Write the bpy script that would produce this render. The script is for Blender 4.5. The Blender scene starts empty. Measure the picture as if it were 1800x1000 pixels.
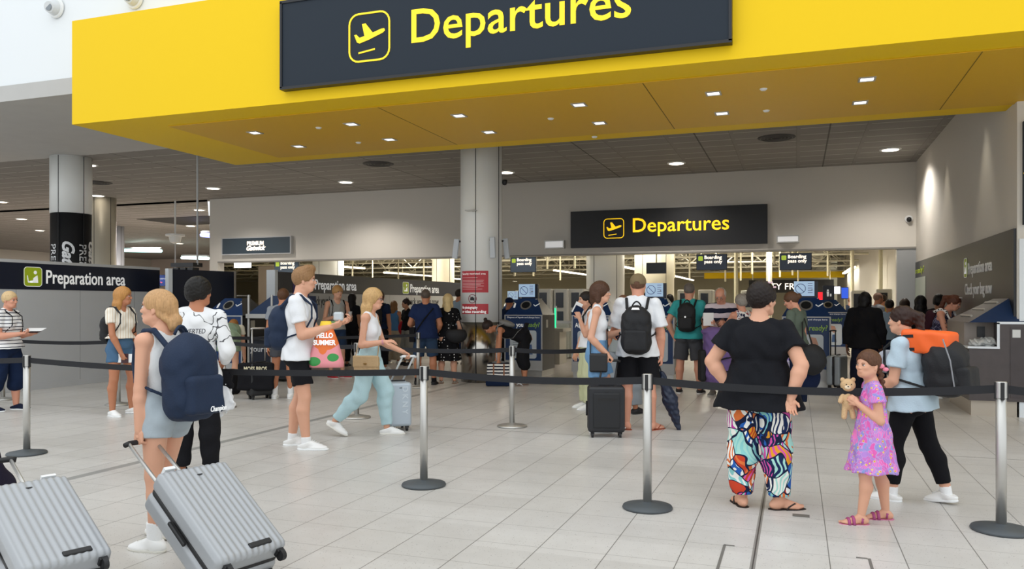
import bpy, bmesh, math, random
import numpy as np
from mathutils import Vector, Matrix
random.seed(7)
S = bpy.context.scene
COL = S.collection
# ---------------------------------------------------------------- camera, world, exposure
TH = math.radians(19.54); FPX = 1409.0; CZ = 1.45
cam_d = bpy.data.cameras.new('camera'); cam = bpy.data.objects.new('camera', cam_d); COL.objects.link(cam)
cam.location = (0, 0, CZ); cam.rotation_euler = (math.pi/2, 0, TH)
cam_d.sensor_width = 36; cam_d.lens = FPX/1800*36; cam_d.shift_y = 34/1800; cam_d.clip_end = 300
S.camera = cam
w = bpy.data.worlds.new('world'); S.world = w; w.use_nodes = True
bg = w.node_tree.nodes['Background']; bg.inputs[0].default_value = (0.93, 0.97, 1.0, 1); bg.inputs[1].default_value = 1.34
S.view_settings.view_transform = 'Standard'; S.view_settings.look = 'None'
S.view_settings.exposure = 0.0; S.view_settings.gamma = 1.0; S.view_settings.use_curve_mapping = False
def light(name, kind, loc, power, color=(1, .93, .82), size=.3, rot=(0, 0, 0), spot=None, sizey=None):
    d = bpy.data.lights.new(name, kind); d.energy = power; d.color = color
    if kind == 'AREA':
        d.size = size
        if sizey: d.shape = 'RECTANGLE'; d.size_y = sizey
    else: d.shadow_soft_size = size
    if spot: d.spot_size = math.radians(spot); d.spot_blend = .6
    o = bpy.data.objects.new(name, d); o.location = loc; o.rotation_euler = rot; COL.objects.link(o); return o
# daylight from the concourse rooflights above and behind the camera
light('rooflight', 'AREA', (-3, 1.5, 11), 300, (.95, .98, 1), 16, (math.radians(12), 0, 0), sizey=9)
# ---------------------------------------------------------------- geometry of the view
cr = np.array([math.cos(TH), math.sin(TH), 0.]); cf = np.array([-math.sin(TH), math.cos(TH), 0.])
def ray(px, py=534.): return cf + cr*((px-900)/FPX) + np.array([0, 0, 1.])*((534-py)/FPX)
C0 = np.array([0, 0, CZ])
def atD(px, py, D): return C0 + ray(px, py)*D
def atY(px, py, Y): r = ray(px, py); return C0 + r*(Y/r[1])
def atX(px, py, X): r = ray(px, py); return C0 + r*(X/r[0])
def atZ(px, py, Z): r = ray(px, py); return C0 + r*((Z-CZ)/r[2])
def gnd(px, D): p = atD(px, 534, D); return np.array([p[0], p[1], 0.])
Z = Z0 = np.array([0, 0, 1.])
CEIL = 4.8; WY = 21.0; RX = 2.66
# ---------------------------------------------------------------- materials
def lin(c):
    if isinstance(c, str):
        c = [int(c[i:i+2], 16)/255 for i in (0, 2, 4)]
    return tuple((v/12.92 if v <= .04045 else ((v+.055)/1.055)**2.4) for v in c) + (1,)
MC = {}
def mat(key, col='888888', rough=.6, metal=0., emit=None, es=1., bump=0., bscale=40., spec=.5, alpha=None, var=0., trans=0.):
    if key in MC: return MC[key]
    m = bpy.data.materials.new(key); m.use_nodes = True; MC[key] = m
    nt = m.node_tree; b = nt.nodes['Principled BSDF']
    b.inputs['Base Color'].default_value = lin(col); b.inputs['Roughness'].default_value = rough
    b.inputs['Metallic'].default_value = metal; b.inputs['Specular IOR Level'].default_value = spec
    if emit: b.inputs['Emission Color'].default_value = lin(emit); b.inputs['Emission Strength'].default_value = es
    if alpha is not None: b.inputs['Alpha'].default_value = alpha
    if trans: b.inputs['Transmission Weight'].default_value = trans
    if bump or var:
        tc = nt.nodes.new('ShaderNodeTexCoord'); n = nt.nodes.new('ShaderNodeTexNoise')
        n.inputs['Scale'].default_value = bscale; n.inputs['Detail'].default_value = 3
        nt.links.new(tc.outputs['Object'], n.inputs['Vector'])
        if bump:
            bp = nt.nodes.new('ShaderNodeBump'); bp.inputs['Strength'].default_value = bump; bp.inputs['Distance'].default_value = .01
            nt.links.new(n.outputs['Fac'], bp.inputs['Height']); nt.links.new(bp.outputs[0], b.inputs['Normal'])
        if var:
            mx = nt.nodes.new('ShaderNodeMix'); mx.data_type = 'RGBA'
            c = lin(col); mx.inputs[6].default_value = tuple(x*(1-var) for x in c[:3])+(1,)
            mx.inputs[7].default_value = tuple(min(1, x*(1+var)) for x in c[:3])+(1,)
            nt.links.new(n.outputs['Fac'], mx.inputs[0]); nt.links.new(mx.outputs[2], b.inputs['Base Color'])
    return m
class G:   # small node-graph helper
    def __init__(s, key, rough=.7, metal=0., spec=.5):
        s.m = bpy.data.materials.new(key); s.m.use_nodes = True; s.nt = s.m.node_tree; s.b = s.nt.nodes['Principled BSDF']
        s.b.inputs['Roughness'].default_value = rough; s.b.inputs['Metallic'].default_value = metal; s.b.inputs['Specular IOR Level'].default_value = spec
        MC[key] = s.m; s.tc = s.nt.nodes.new('ShaderNodeTexCoord'); s.sep = s.nt.nodes.new('ShaderNodeSeparateXYZ')
        s.nt.links.new(s.tc.outputs['Object'], s.sep.inputs[0]); s.o = s.tc.outputs['Object']; s.x, s.y, s.z = s.sep.outputs
    def put(s, sock, v):
        if hasattr(v, 'links') or isinstance(v, bpy.types.NodeSocket): s.nt.links.new(v, sock)
        else: sock.default_value = v
    def math(s, op, a, b=0., c=0.):
        n = s.nt.nodes.new('ShaderNodeMath'); n.operation = op
        for i, v in enumerate((a, b, c)): s.put(n.inputs[i], v)
        return n.outputs[0]
    def mix(s, f, a, b):
        n = s.nt.nodes.new('ShaderNodeMix'); n.data_type = 'RGBA'; s.put(n.inputs[0], f)
        for i, v in ((6, a), (7, b)): s.put(n.inputs[i], lin(v) if isinstance(v, str) else v)
        return n.outputs[2]
    def noise(s, scale, detail=2., vec=None):
        n = s.nt.nodes.new('ShaderNodeTexNoise'); n.inputs['Scale'].default_value = scale; n.inputs['Detail'].default_value = detail
        s.nt.links.new(vec or s.o, n.inputs['Vector']); return n.outputs['Fac']
    def vor(s, scale, out='Distance', feature='F1', vec=None, rnd=1.):
        n = s.nt.nodes.new('ShaderNodeTexVoronoi'); n.feature = feature; n.inputs['Scale'].default_value = scale
        n.inputs['Randomness'].default_value = rnd
        s.nt.links.new(vec or s.o, n.inputs['Vector']); return n.outputs[out]
    def scale(s, v):
        n = s.nt.nodes.new('ShaderNodeMapping'); n.inputs['Scale'].default_value = v; s.nt.links.new(s.o, n.inputs[0]); return n.outputs[0]
    def ramp(s, f, stops, interp='CONSTANT'):
        n = s.nt.nodes.new('ShaderNodeValToRGB'); n.color_ramp.interpolation = interp; e = n.color_ramp.elements
        while len(e) < len(stops): e.new(.5)
        for el, (p, c) in zip(e, stops): el.position = p; el.color = lin(c) if isinstance(c, str) else c
        s.put(n.inputs[0], f); return n.outputs[0]
    def line(s, coord, period, width, phase=0.):   # 1 on a thin line each period
        f = s.math('FRACT', s.math('DIVIDE', s.math('SUBTRACT', coord, phase-width/2), period)); return s.math('LESS_THAN', f, width/period)
    def bump(s, h, strength=.3, dist=.01):
        n = s.nt.nodes.new('ShaderNodeBump'); n.inputs['Strength'].default_value = strength; n.inputs['Distance'].default_value = dist
        s.put(n.inputs['Height'], h); s.nt.links.new(n.outputs[0], s.b.inputs['Normal'])
    def color(s, c): s.put(s.b.inputs['Base Color'], c); return s.m
# ---------------------------------------------------------------- object helpers
def mesh_obj(name, V, F, m, parent=None, smooth=False, base=None, mats=None, fm=None):
    V = np.asarray(V, dtype=np.float64).reshape(-1, 3)
    loc = None
    if parent is not None: off = np.array(parent.get('_b', (0, 0, 0)))
    elif base is not None: off = np.array(base, float); loc = off
    else: off = np.zeros(3)
    me = bpy.data.meshes.new(name); me.from_pydata((V-off).tolist(), [], [tuple(int(i) for i in f) for f in F]); me.update()
    return fin(name, me, m, parent, smooth, loc, off, mats, fm)
def fin(name, me, m, parent, smooth, loc, off, mats=None, fm=None):
    for x in (mats or [m]): me.materials.append(x)
    if fm is not None: me.polygons.foreach_set('material_index', np.asarray(fm, dtype=np.int32))
    if smooth: me.polygons.foreach_set('use_smooth', np.ones(len(me.polygons), dtype=bool))
    me.update()
    o = bpy.data.objects.new(name, me); COL.objects.link(o); o['_b'] = tuple(float(x) for x in off)
    if parent is not None: o.parent = parent
    elif loc is not None: o.location = [float(x) for x in loc]
    return o
def tag(o, label=None, cat=None, group=None, kind=None):
    if label: o['label'] = label
    if cat: o['category'] = cat
    if group: o['group'] = group
    if kind: o['kind'] = kind
    return o
def thing(name, label, cat, base, group=None):
    o = bpy.data.objects.new(name, None); COL.objects.link(o); o.location = [float(x) for x in base]; o.empty_display_size = .1
    o['_b'] = tuple(float(x) for x in base); return tag(o, label, cat, group)
def finish():
    for o in bpy.data.objects:
        if '_b' in o: del o['_b']
class MB:
    def __init__(s): s.V = []; s.F = []; s.n = 0; s.M = []
    def add(s, V, F, mi=0):
        s.V.append(np.asarray(V, float).reshape(-1, 3)); s.F += [tuple(i+s.n for i in f) for f in F]; s.n += len(s.V[-1]); s.M += [mi]*len(F); return s
    def box(s, c, size, R=None, mi=0):
        c = np.array(c, float); h = np.array(size, float)/2; R = np.eye(3) if R is None else np.asarray(R)
        V = [c + R@(h*np.array(q)) for q in ((-1,-1,-1),(1,-1,-1),(1,1,-1),(-1,1,-1),(-1,-1,1),(1,-1,1),(1,1,1),(-1,1,1))]
        return s.add(V, [(0,3,2,1),(4,5,6,7),(0,1,5,4),(1,2,6,5),(2,3,7,6),(3,0,4,7)], mi)
    def mm(s, a, b, mi=0): a = np.array(a, float); b = np.array(b, float); return s.box((a+b)/2, abs(b-a), None, mi)
    def cyl(s, a, b, r, r2=None, n=24, mi=0, caps=True):
        a = np.array(a, float); b = np.array(b, float); d = (b-a)/np.linalg.norm(b-a); r2 = r if r2 is None else r2
        u = np.cross(d, [0, 0, 1.]); u = np.array([1., 0, 0]) if np.linalg.norm(u) < 1e-6 else u/np.linalg.norm(u); v = np.cross(d, u)
        V = []; 
        for c, q in ((a, r), (b, r2)):
            for i in range(n): t = 2*math.pi*i/n; V.append(c+q*(math.cos(t)*u+math.sin(t)*v))
        F = [(i, (i+1) % n, n+(i+1) % n, n+i) for i in range(n)]
        if caps: F += [tuple(range(n-1, -1, -1)), tuple(range(n, 2*n))]
        return s.add(V, F, mi)
    def lathe(s, c, prof, n=32, mi=0, axis=None):
        V = []; F = []
        for (r, z) in prof:
            for i in range(n): t = 2*math.pi*i/n; V.append((c[0]+r*math.cos(t), c[1]+r*math.sin(t), c[2]+z))
        k = len(prof)
        for j in range(k-1):
            for i in range(n): F.append((j*n+i, j*n+(i+1) % n, (j+1)*n+(i+1) % n, (j+1)*n+i))
        F += [tuple(range(n-1, -1, -1)), tuple(range((k-1)*n, k*n))]
        return s.add(V, F, mi)
    def tube(s, pts, r, n=8, mi=0, flat=None):
        pts = [np.array(p, float) for p in pts]; V = []; F = []; k = len(pts); up = None
        for j, p in enumerate(pts):
            d = pts[min(j+1, k-1)]-pts[max(j-1, 0)]; d /= (np.linalg.norm(d)+1e-9)
            if up is None: up = np.cross(d, [0.123, .2, .97]); 
            up = up-d*np.dot(up, d); up /= np.linalg.norm(up); v = np.cross(d, up)
            for i in range(n): t = 2*math.pi*i/n; V.append(p+r*(math.cos(t)*up+math.sin(t)*v))
        for j in range(k-1):
            for i in range(n): F.append((j*n+i, j*n+(i+1) % n, (j+1)*n+(i+1) % n, (j+1)*n+i))
        F += [tuple(range(n-1, -1, -1)), tuple(range((k-1)*n, k*n))]
        return s.add(V, F, mi)
    def prism(s, poly, o, u, v, t, mi=0):   # polygon (a,b) at o + a*u + b*v, extruded by vector t
        o, u, v, t = (np.array(q, float) for q in (o, u, v, t)); n = len(poly)
        V = [o+a*u+b*v for a, b in poly] + [o+a*u+b*v+t for a, b in poly]
        F = [tuple(range(n)), tuple(range(2*n-1, n-1, -1))] + [(i, i+n, (i+1) % n+n, (i+1) % n) for i in range(n)]
        return s.add(V, F, mi)
    def build(s, name, m, parent=None, smooth=False, base=None, bevel=0, mats=None):
        o = mesh_obj(name, np.concatenate(s.V), s.F, m, parent, smooth, base, mats, s.M if mats else None)
        bm = bmesh.new(); bm.from_mesh(o.data); bmesh.ops.recalc_face_normals(bm, faces=bm.faces)
        bm.to_mesh(o.data); bm.free()
        if bevel:
            b = o.modifiers.new('bevel', 'BEVEL'); b.width = bevel; b.segments = 2; b.limit_method = 'ANGLE'
        return o
def struct(name, mb, m, **k): return tag(mb.build(name, m, **k), kind='structure')
# text turned to mesh, laid on plane o + a*u + b*v (a along the reading direction), slight thickness along n
def text_geo(body, size, shear=0., spacing=1., align='LEFT', ext=.004, bold=0.):
    c = bpy.data.curves.new('t', 'FONT'); c.body = body; c.size = size; c.shear = shear; c.space_character = spacing
    c.align_x = align; c.extrude = ext; c.offset = bold; c.resolution_u = 3; c.space_line = .9
    o = bpy.data.objects.new('t', c); COL.objects.link(o); bpy.context.view_layer.update()
    me = bpy.data.meshes.new_from_object(o); V = np.array([v.co[:] for v in me.vertices]).reshape(-1, 3); F = [tuple(p.vertices) for p in me.polygons]
    bpy.data.objects.remove(o); bpy.data.curves.remove(c); bpy.data.meshes.remove(me); return V, F
def text_on(name, body, size, o, u, v, m, parent, fitw=None, wrap=None, **k):
    V, F = text_geo(body, size, **k)
    if len(V) == 0: return None
    if fitw: V[:, 0] *= fitw/(V[:, 0].max()-V[:, 0].min())
    o, u, v = np.array(o, float), np.array(u, float), np.array(v, float); n = np.cross(u, v)
    P = wrap(V) if wrap else o + V[:, :1]*u + V[:, 1:2]*v + V[:, 2:3]*n
    return mesh_obj(name, P, F, m, parent)
def rrect(w, h, r, n=5):
    P = []
    for cx, cy, a in ((w/2-r, h/2-r, 0), (-w/2+r, h/2-r, 90), (-w/2+r, -h/2+r, 180), (w/2-r, -h/2+r, 270)):
        for i in range(n+1): t = math.radians(a+90*i/n); P.append((cx+r*math.cos(t), cy+r*math.sin(t)))
    return P
def ring(mb, w, h, r, t, o, u, v, ex, mi=0):
    A = rrect(w, h, r); B = rrect(w-2*t, h-2*t, max(r-t, .001)); n = len(A); o, u, v, ex = (np.array(q, float) for q in (o, u, v, ex))
    V = [o+a*u+b*v for a, b in A]+[o+a*u+b*v for a, b in B]; V += [p+ex for p in V]
    F = []
    for i in range(n):
        j = (i+1) % n; F += [(i, j, n+j, n+i), (2*n+i, 3*n+i, 3*n+j, 2*n+j), (i, 2*n+i, 2*n+j, j), (n+i, n+j, 3*n+j, 3*n+i)]
    mb.add(V, F, mi)
PLANE = [(-.42,.02),(-.36,.03),(-.27,-.06),(-.13,-.03),(-.2,.27),(-.1,.28),(.1,.03),(.34,.1),(.42,.1),(.44,.05),(.38,0),(0,-.13),(-.27,-.2),(-.34,-.17)]
# ---------------------------------------------------------------- distance-field modelling
def nrm(v): v = np.asarray(v, float); return v/(np.linalg.norm(v)+1e-12)
def frameR(x, y, z): return np.array([x, y, z])     # rows = local axes
class SD:
    def __init__(s): s.ops = []; s.amp = 0; s.fr = 12
    def _a(s, kind, args, lo, hi, k, mode): s.ops.append((kind, args, np.array(lo, float), np.array(hi, float), k, mode)); return s
    def cone(s, a, b, ra, rb=None, k=.0, mode='u', flat=False, flat0=False):
        a = np.asarray(a, float); b = np.asarray(b, float); rb = ra if rb is None else rb; r = max(ra, rb)
        return s._a('c', (a, b, ra, rb, flat, flat0), np.minimum(a, b)-r, np.maximum(a, b)+r, k, mode)
    def ell(s, c, r, R=None, k=.0, mode='u'):
        c = np.asarray(c, float); r = np.asarray(r, float); m = r.max() if R is not None else r
        return s._a('e', (c, r, R), c-m, c+m, k, mode)
    def box(s, c, h, R=None, rd=.01, k=.0, mode='u'):
        c = np.asarray(c, float); h = np.asarray(h, float); m = np.linalg.norm(h) if R is not None else h
        return s._a('b', (c, h, R, rd), c-m, c+m, k, mode)
    def frus(s, p0, p1, r0, r1, R, pleat=0., npl=12, k=.0, mode='u'):   # elliptic frustum from p0 (top) to p1 (bottom); R rows f,l,u ; r=(rf,rl)
        p0 = np.asarray(p0, float); p1 = np.asarray(p1, float); m = max(*r0, *r1)*(1+pleat)
        return s._a('f', (p0, p1, np.array(r0, float), np.array(r1, float), R, pleat, npl), np.minimum(p0, p1)-m, np.maximum(p0, p1)+m, k, mode)
    def cut(s, p, n): return s._a('p', (np.asarray(p, float), nrm(n)), (-1e9,)*3, (1e9,)*3, 0, 'i')   # removes the side n points to
    def rib(s, c, ax, period, amp, n=None): return s._a('r', (np.asarray(c, float), np.asarray(ax, float), period, amp, n), (-1e9,)*3, (1e9,)*3, 0, 'm')
    def ev(s, kind, a, P):
        if kind == 'c':
            A, B, ra, rb, flat, flat0 = a; ab = B-A; L2 = ab@ab; v = P-A; t = np.clip((v@ab)/max(L2, 1e-12), 0, 1)
            d = np.sqrt(((v-t[..., None]*ab)**2).sum(-1))-(ra+(rb-ra)*t); L = math.sqrt(L2)
            if flat: d = np.maximum(d, (P-B)@(ab/L))
            if flat0: d = np.maximum(d, -(v@(ab/L)))
            return d
        if kind == 'e':
            c, r, R = a; q = P-c; q = q@R.T if R is not None else q; k0 = np.sqrt(((q/r)**2).sum(-1)); k1 = np.sqrt(((q/(r*r))**2).sum(-1))
            return k0*(k0-1)/np.maximum(k1, 1e-6)
        if kind == 'b':
            c, h, R, rd = a; q = P-c; q = q@R.T if R is not None else q; q = np.abs(q)-(h-rd)
            return np.sqrt((np.maximum(q, 0)**2).sum(-1))+np.minimum(q.max(-1), 0)-rd
        if kind == 'f':
            p0, p1, r0, r1, R, pl, npl = a; ab = p1-p0; L2 = ab@ab; v = P-p0; t = np.clip((v@ab)/L2, 0, 1); q = (v-t[..., None]*ab)@R.T
            rf = r0[0]+(r1[0]-r0[0])*t; rl = r0[1]+(r1[1]-r0[1])*t
            if pl: m = 1+pl*t*np.cos(np.arctan2(q[..., 1], q[..., 0])*npl); rf = rf*m; rl = rl*m
            k0 = np.sqrt((q[..., 0]/rf)**2+(q[..., 1]/rl)**2); k1 = np.sqrt((q[..., 0]/rf**2)**2+(q[..., 1]/rl**2)**2)
            d = k0*(k0-1)/np.maximum(k1, 1e-6); L = math.sqrt(L2); d = np.maximum(d, (P-p1)@(ab/L)); return np.maximum(d, -(v@(ab/L)))
        if kind == 'p': return (P-a[0])@a[1]
        if kind == 'r':
            c, ax, per, amp, n = a; x = (P-c)@ax; rr = amp*np.cos(2*math.pi*x/per)
            if n is not None: rr = rr*(((P-c)@n[0]) > n[1])
            return rr
    def grid(s, res):
        A = [o for o in s.ops if o[5] == 'u']; lo = np.min([o[2] for o in A], 0)-3*res-.01; hi = np.max([o[3] for o in A], 0)+3*res+.01
        n = np.ceil((hi-lo)/res).astype(int)+1; D = np.full(n, .1, np.float64)
        X = [lo[i]+np.arange(n[i])*res for i in range(3)]
        for kind, args, l, h, k, mode in s.ops:
            m = k+2*res+.004+s.amp; i0 = np.clip(np.floor((l-m-lo)/res), 0, n).astype(int); i1 = np.clip(np.ceil((h+m-lo)/res)+1, 0, n).astype(int)
            if (i1 <= i0).any(): continue
            sl = tuple(slice(i0[q], i1[q]) for q in range(3))
            P = np.stack(np.meshgrid(*[X[q][sl[q]] for q in range(3)], indexing='ij'), -1); d = s.ev(kind, args, P); cur = D[sl]
            if mode == 'u':
                if k > 0: hh = np.maximum(k-np.abs(cur-d), 0)/k; D[sl] = np.minimum(cur, d)-hh*hh*k*.25
                else: D[sl] = np.minimum(cur, d)
            elif mode == 's':
                d = -d
                if k > 0: hh = np.maximum(k-np.abs(cur-d), 0)/k; D[sl] = np.maximum(cur, d)+hh*hh*k*.25
                else: D[sl] = np.maximum(cur, d)
            elif mode == 'i': D[sl] = np.maximum(cur, d)
            elif mode == 'm': D[sl] = cur+d
        if s.amp:
            P = np.meshgrid(*X, indexing='ij'); f = s.fr; ph = s.amp*1000 % 6.28
            D += s.amp*(np.sin(f*(P[0]*1.3+P[2]*2.1)+ph+1.7*np.sin(f*P[1]))*np.sin(f*(P[1]*2.-P[2]*1.1)+1.3*np.sin(f*1.3*P[0]+2)) + .6*np.sin(f*2.3*(P[2]+.5*P[0]-.3*P[1])+2*np.sin(f*P[0]*1.9)))
        return D, lo
    def geo(s, res):
        D, lo = s.grid(res); D[0] = D[-1] = .1; D[:, 0] = D[:, -1] = .1; D[:, :, 0] = D[:, :, -1] = .1
        I = D < 0; nx, ny, nz = np.array(D.shape)-1
        cnt = np.zeros((nx, ny, nz), np.int8)
        offs = [(i, j, k) for i in (0, 1) for j in (0, 1) for k in (0, 1)]
        for i, j, k in offs: cnt += I[i:i+nx, j:j+ny, k:k+nz]
        act = np.argwhere((cnt > 0) & (cnt < 8)); idx = -np.ones((nx, ny, nz), np.int64); idx[tuple(act.T)] = np.arange(len(act))
        acc = np.zeros((len(act), 3)); c = np.zeros(len(act)); val = {o: D[act[:, 0]+o[0], act[:, 1]+o[1], act[:, 2]+o[2]] for o in offs}
        for o in offs:
            for ax in range(3):
                if o[ax] == 0:
                    o2 = list(o); o2[ax] = 1; o2 = tuple(o2); a, b = val[o], val[o2]; m = (a < 0) != (b < 0)
                    t = np.where(m, a/np.where(m, a-b, 1), 0); p = np.tile(np.array(o, float), (len(act), 1)); p[:, ax] += t; acc += p*m[:, None]; c += m
        V = lo+(act+acc/c[:, None])*res; F = []
        for ax in range(3):
            sh = [slice(1, None)]*3; a = [slice(1, -1)]*3; b = [slice(1, -1)]*3; a[ax] = slice(0, -1); b[ax] = slice(1, None)
            A, B = I[tuple(a)], I[tuple(b)]; w_ = np.argwhere(A != B); 
            if len(w_) == 0: continue
            base = w_.copy(); base += 1; base[:, ax] -= 1; fl = A[tuple(w_.T)]
            u, v = (ax+1) % 3, (ax+2) % 3; q = []
            for du, dv in ((-1, -1), (0, -1), (0, 0), (-1, 0)):
                e = base.copy(); e[:, u] += du; e[:, v] += dv; q.append(idx[tuple(e.T)])
            q = np.stack(q, 1); q[~fl] = q[~fl][:, ::-1]; F.append(q)
        return V, np.concatenate(F)
def sd_mesh(name, sds, m, parent=None, base=None, mats=None):
    """sds: list of (SD, res[, material index]) joined into one mesh"""
    Vs, Fs, Ms, n = [], [], [], 0
    for t in sds:
        V, F = t[0].geo(t[1]); Vs.append(V); Fs.append(F+n); n += len(V); Ms.append(np.full(len(F), t[2] if len(t) > 2 else 0, np.int32))
    V = np.concatenate(Vs); F = np.concatenate(Fs); loc = None
    if parent is not None: off = np.array(parent.get('_b', (0, 0, 0)))
    elif base is not None: off = np.array(base, float); loc = off
    else: off = np.zeros(3)
    me = bpy.data.meshes.new(name); me.vertices.add(len(V)); me.vertices.foreach_set('co', (V-off).astype(np.float32).ravel())
    me.loops.add(4*len(F)); me.loops.foreach_set('vertex_index', F.astype(np.int32).ravel()); me.polygons.add(len(F))
    me.polygons.foreach_set('loop_start', np.arange(0, 4*len(F), 4, dtype=np.int32)); me.polygons.foreach_set('loop_total', np.full(len(F), 4, np.int32)); me.update(calc_edges=True)
    return fin(name, me, m, parent, True, loc, off, mats, np.concatenate(Ms) if mats else None)
# ================================================================ SETTING
def floor_mat():
    g = G('terrazzo', .32); T = .405; ox = -.229
    fl = g.noise(9, 4); vc = g.vor(95); v2 = g.vor(48, rnd=1)
    base = g.mix(fl, 'd2cfca', 'e2e0dc')
    big = g.noise(.55, 3); base = g.mix(g.math('MULTIPLY', big, .42), base, 'a39c92')
    cell = g.nt.nodes.new('ShaderNodeTexWhiteNoise'); cell.noise_dimensions = '2D'
    cv = g.nt.nodes.new('ShaderNodeCombineXYZ')
    g.put(cv.inputs[0], g.math('FLOOR', g.math('DIVIDE', g.math('SUBTRACT', g.x, ox), T*2))); g.put(cv.inputs[1], g.math('FLOOR', g.math('DIVIDE', g.y, T)))
    g.nt.links.new(cv.outputs[0], cell.inputs[0]); base = g.mix(g.math('MULTIPLY', cell.outputs['Value'], .22), base, '8f8a82')
    sp = g.math('LESS_THAN', vc, .2); sel = g.math('GREATER_THAN', g.noise(60, 1), .58)
    base = g.mix(g.math('MULTIPLY', g.math('MULTIPLY', sp, sel), .85), base, '57524c')
    sp2 = g.math('MULTIPLY', g.math('LESS_THAN', v2, .16), g.math('GREATER_THAN', g.noise(31, 1), .6)); base = g.mix(g.math('MULTIPLY', sp2, .75), base, '6f665c')
    l1 = g.line(g.x, T, .006, ox); l2 = g.line(g.y, T, .005, .1)
    base = g.mix(g.math('MULTIPLY', l1, .75), base, '55514c'); base = g.mix(g.math('MULTIPLY', l2, .6), base, '6a655f')
    def one(c, at, wd): return g.math('LESS_THAN', g.math('ABSOLUTE', g.math('SUBTRACT', c, at)), wd/2)
    for c, at, wd, k, colr in ((g.x, -.229, .03, .75, '6b6761'), (g.x, -.229, .008, .9, '3a3734'), (g.y, 8.6, .016, .8, '5c5852'), (g.x, -5.68, .10, .85, '8f8f8c'), (g.x, -9.3, .02, .6, '6b6761'), (g.y, 12.55, .015, .7, '6b6761')):
        base = g.mix(g.math('MULTIPLY', one(c, at, wd), k), base, colr)
    dirt = g.noise(2.3, 5); g.put(g.b.inputs['Roughness'], g.math('ADD', .22, g.math('MULTIPLY', dirt, .2)))
    far = g.math('GREATER_THAN', g.y, 13.8); base = g.mix(g.math('MULTIPLY', far, .42), base, 'a08e7e')
    return g.color(base)
struct('floor', MB().mm((-52, -6, -.2), (16, 66, 0)), floor_mat())
def ceil_mat():
    g = G('ceiling_tiles', .8); n = g.noise(1.2, 4)
    base = g.mix(n, '7f7c78', '8e8b87')
    lx = g.line(g.y, .62, .035, 13.8); gap = g.math('GREATER_THAN', g.math('FRACT', g.math('DIVIDE', g.x, 1.25)), .06)
    base = g.mix(g.math('MULTIPLY', g.math('MULTIPLY', lx, gap), .7), base, 'c9c7c2')
    ly = g.line(g.x, 2.5, .03, .6); base = g.mix(g.math('MULTIPLY', ly, .8), base, '3c3a38')
    ly2 = g.line(g.x, 1.25, .012, 0); base = g.mix(g.math('MULTIPLY', ly2, .4), base, '4c4a47')
    return g.color(base)
M_wall = mat('wall_paint', 'd3cfc7', .75, bump=.05); M_white = mat('white_wall_paint', 'e4e8ea', .7, bump=.03, bscale=8)
M_soff = mat('grey_soffit_paint', 'b9b8b5', .8, bump=.05, bscale=3, var=.06); M_navy = mat('navy_panel', '10182b', .35, bump=.04, bscale=120)
M_black = mat('black_panel', '17181c', .4); M_steel = mat('brushed_steel', 'c4c3bf', .42, .85, bump=.05, bscale=200)
M_cream = mat('cream_cladding', 'd9d3bf', .5); M_greyp = mat('grey_panel', 'bcbec0', .4, .0, var=.06, bscale=2); M_lite = mat('light_trim', 'dfe5ea', .4)
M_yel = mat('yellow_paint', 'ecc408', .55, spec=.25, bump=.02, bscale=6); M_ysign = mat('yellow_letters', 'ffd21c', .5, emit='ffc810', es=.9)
M_ysign2 = mat('yellow_film', 'ffdd22', .5, emit='ffd21c', es=.35)
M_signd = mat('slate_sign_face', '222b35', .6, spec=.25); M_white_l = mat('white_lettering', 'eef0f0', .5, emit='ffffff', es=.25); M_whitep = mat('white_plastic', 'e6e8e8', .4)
M_green = mat('lime_green', 'a9bf1e', .5); M_rub = mat('black_rubber', '1c1c1e', .6); M_dark = mat('dark_void', '0b0b0c', .7)
struct('ceiling', MB().mm((-46, 13.8, CEIL), (8, WY+.4, CEIL+.2)).prism([(-46, WY), (-17.85, WY), (-41.2, 49), (-46, 49)], (0, 0, CEIL), (1, 0, 0), (0, 1, 0), (0, 0, .2)), ceil_mat())
struct('soffit_front', MB().mm((-46, 9.75, CEIL), (16, 13.8, CEIL+.15)).mm((-46, 9.7, CEIL), (16, 9.75, CEIL+.26)), M_soff)
bpy.data.objects['soffit_front'].name = 'ceiling_front'
struct('wall_upper', MB().mm((-46, 9.76, CEIL+.2), (16, 10.0, 10)), M_white)
wl = -17.75
# back wall above the opening, with a short pier at its left end
struct('wall_back', MB().mm((wl, WY, 2.8), (RX, WY+.3, CEIL)).mm((wl, WY, 0), (wl+.32, WY+.3, 2.8)), M_wall)
struct('trim_1', MB().mm((wl+.32, WY-.02, 2.76), (RX, WY+.32, 2.8)), mat('opening_trim', '8e8b85', .5))
p = atY(1577, 500, WY); struct('wall_pier', MB().mm((p[0], WY+.02, 0), (RX, WY+.28, 2.76)), mat('pier_cladding', 'a3a6a8', .4, .3))
bpy.data.objects['wall_pier'].name = 'trim_2'
struct('wall_right', MB().mm((RX, 11.83, 0), (RX+.3, 60, CEIL)).mm((RX+.3, 11.83, 0), (16, 12.1, CEIL)), M_wall)
struct('wall_far', MB().mm((-46, 48, 0), (-40.4, 48.3, CEIL)), mat('far_wall_paint', 'cdbfb4', .8))
struct('wall_left', MB().mm((-46.3, 9.75, 0), (-46, 48.3, CEIL)), M_wall)
struct('wall_divider', MB().prism([(wl, WY+.3), (wl+.15, WY+.3), (-51.8, 62), (-52, 62)], (0, 0, 0), (1, 0, 0), (0, 1, 0), (0, 0, 4.8)), M_cream)
bpy.data.objects['wall_divider'].name = 'wall_inner'
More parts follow.
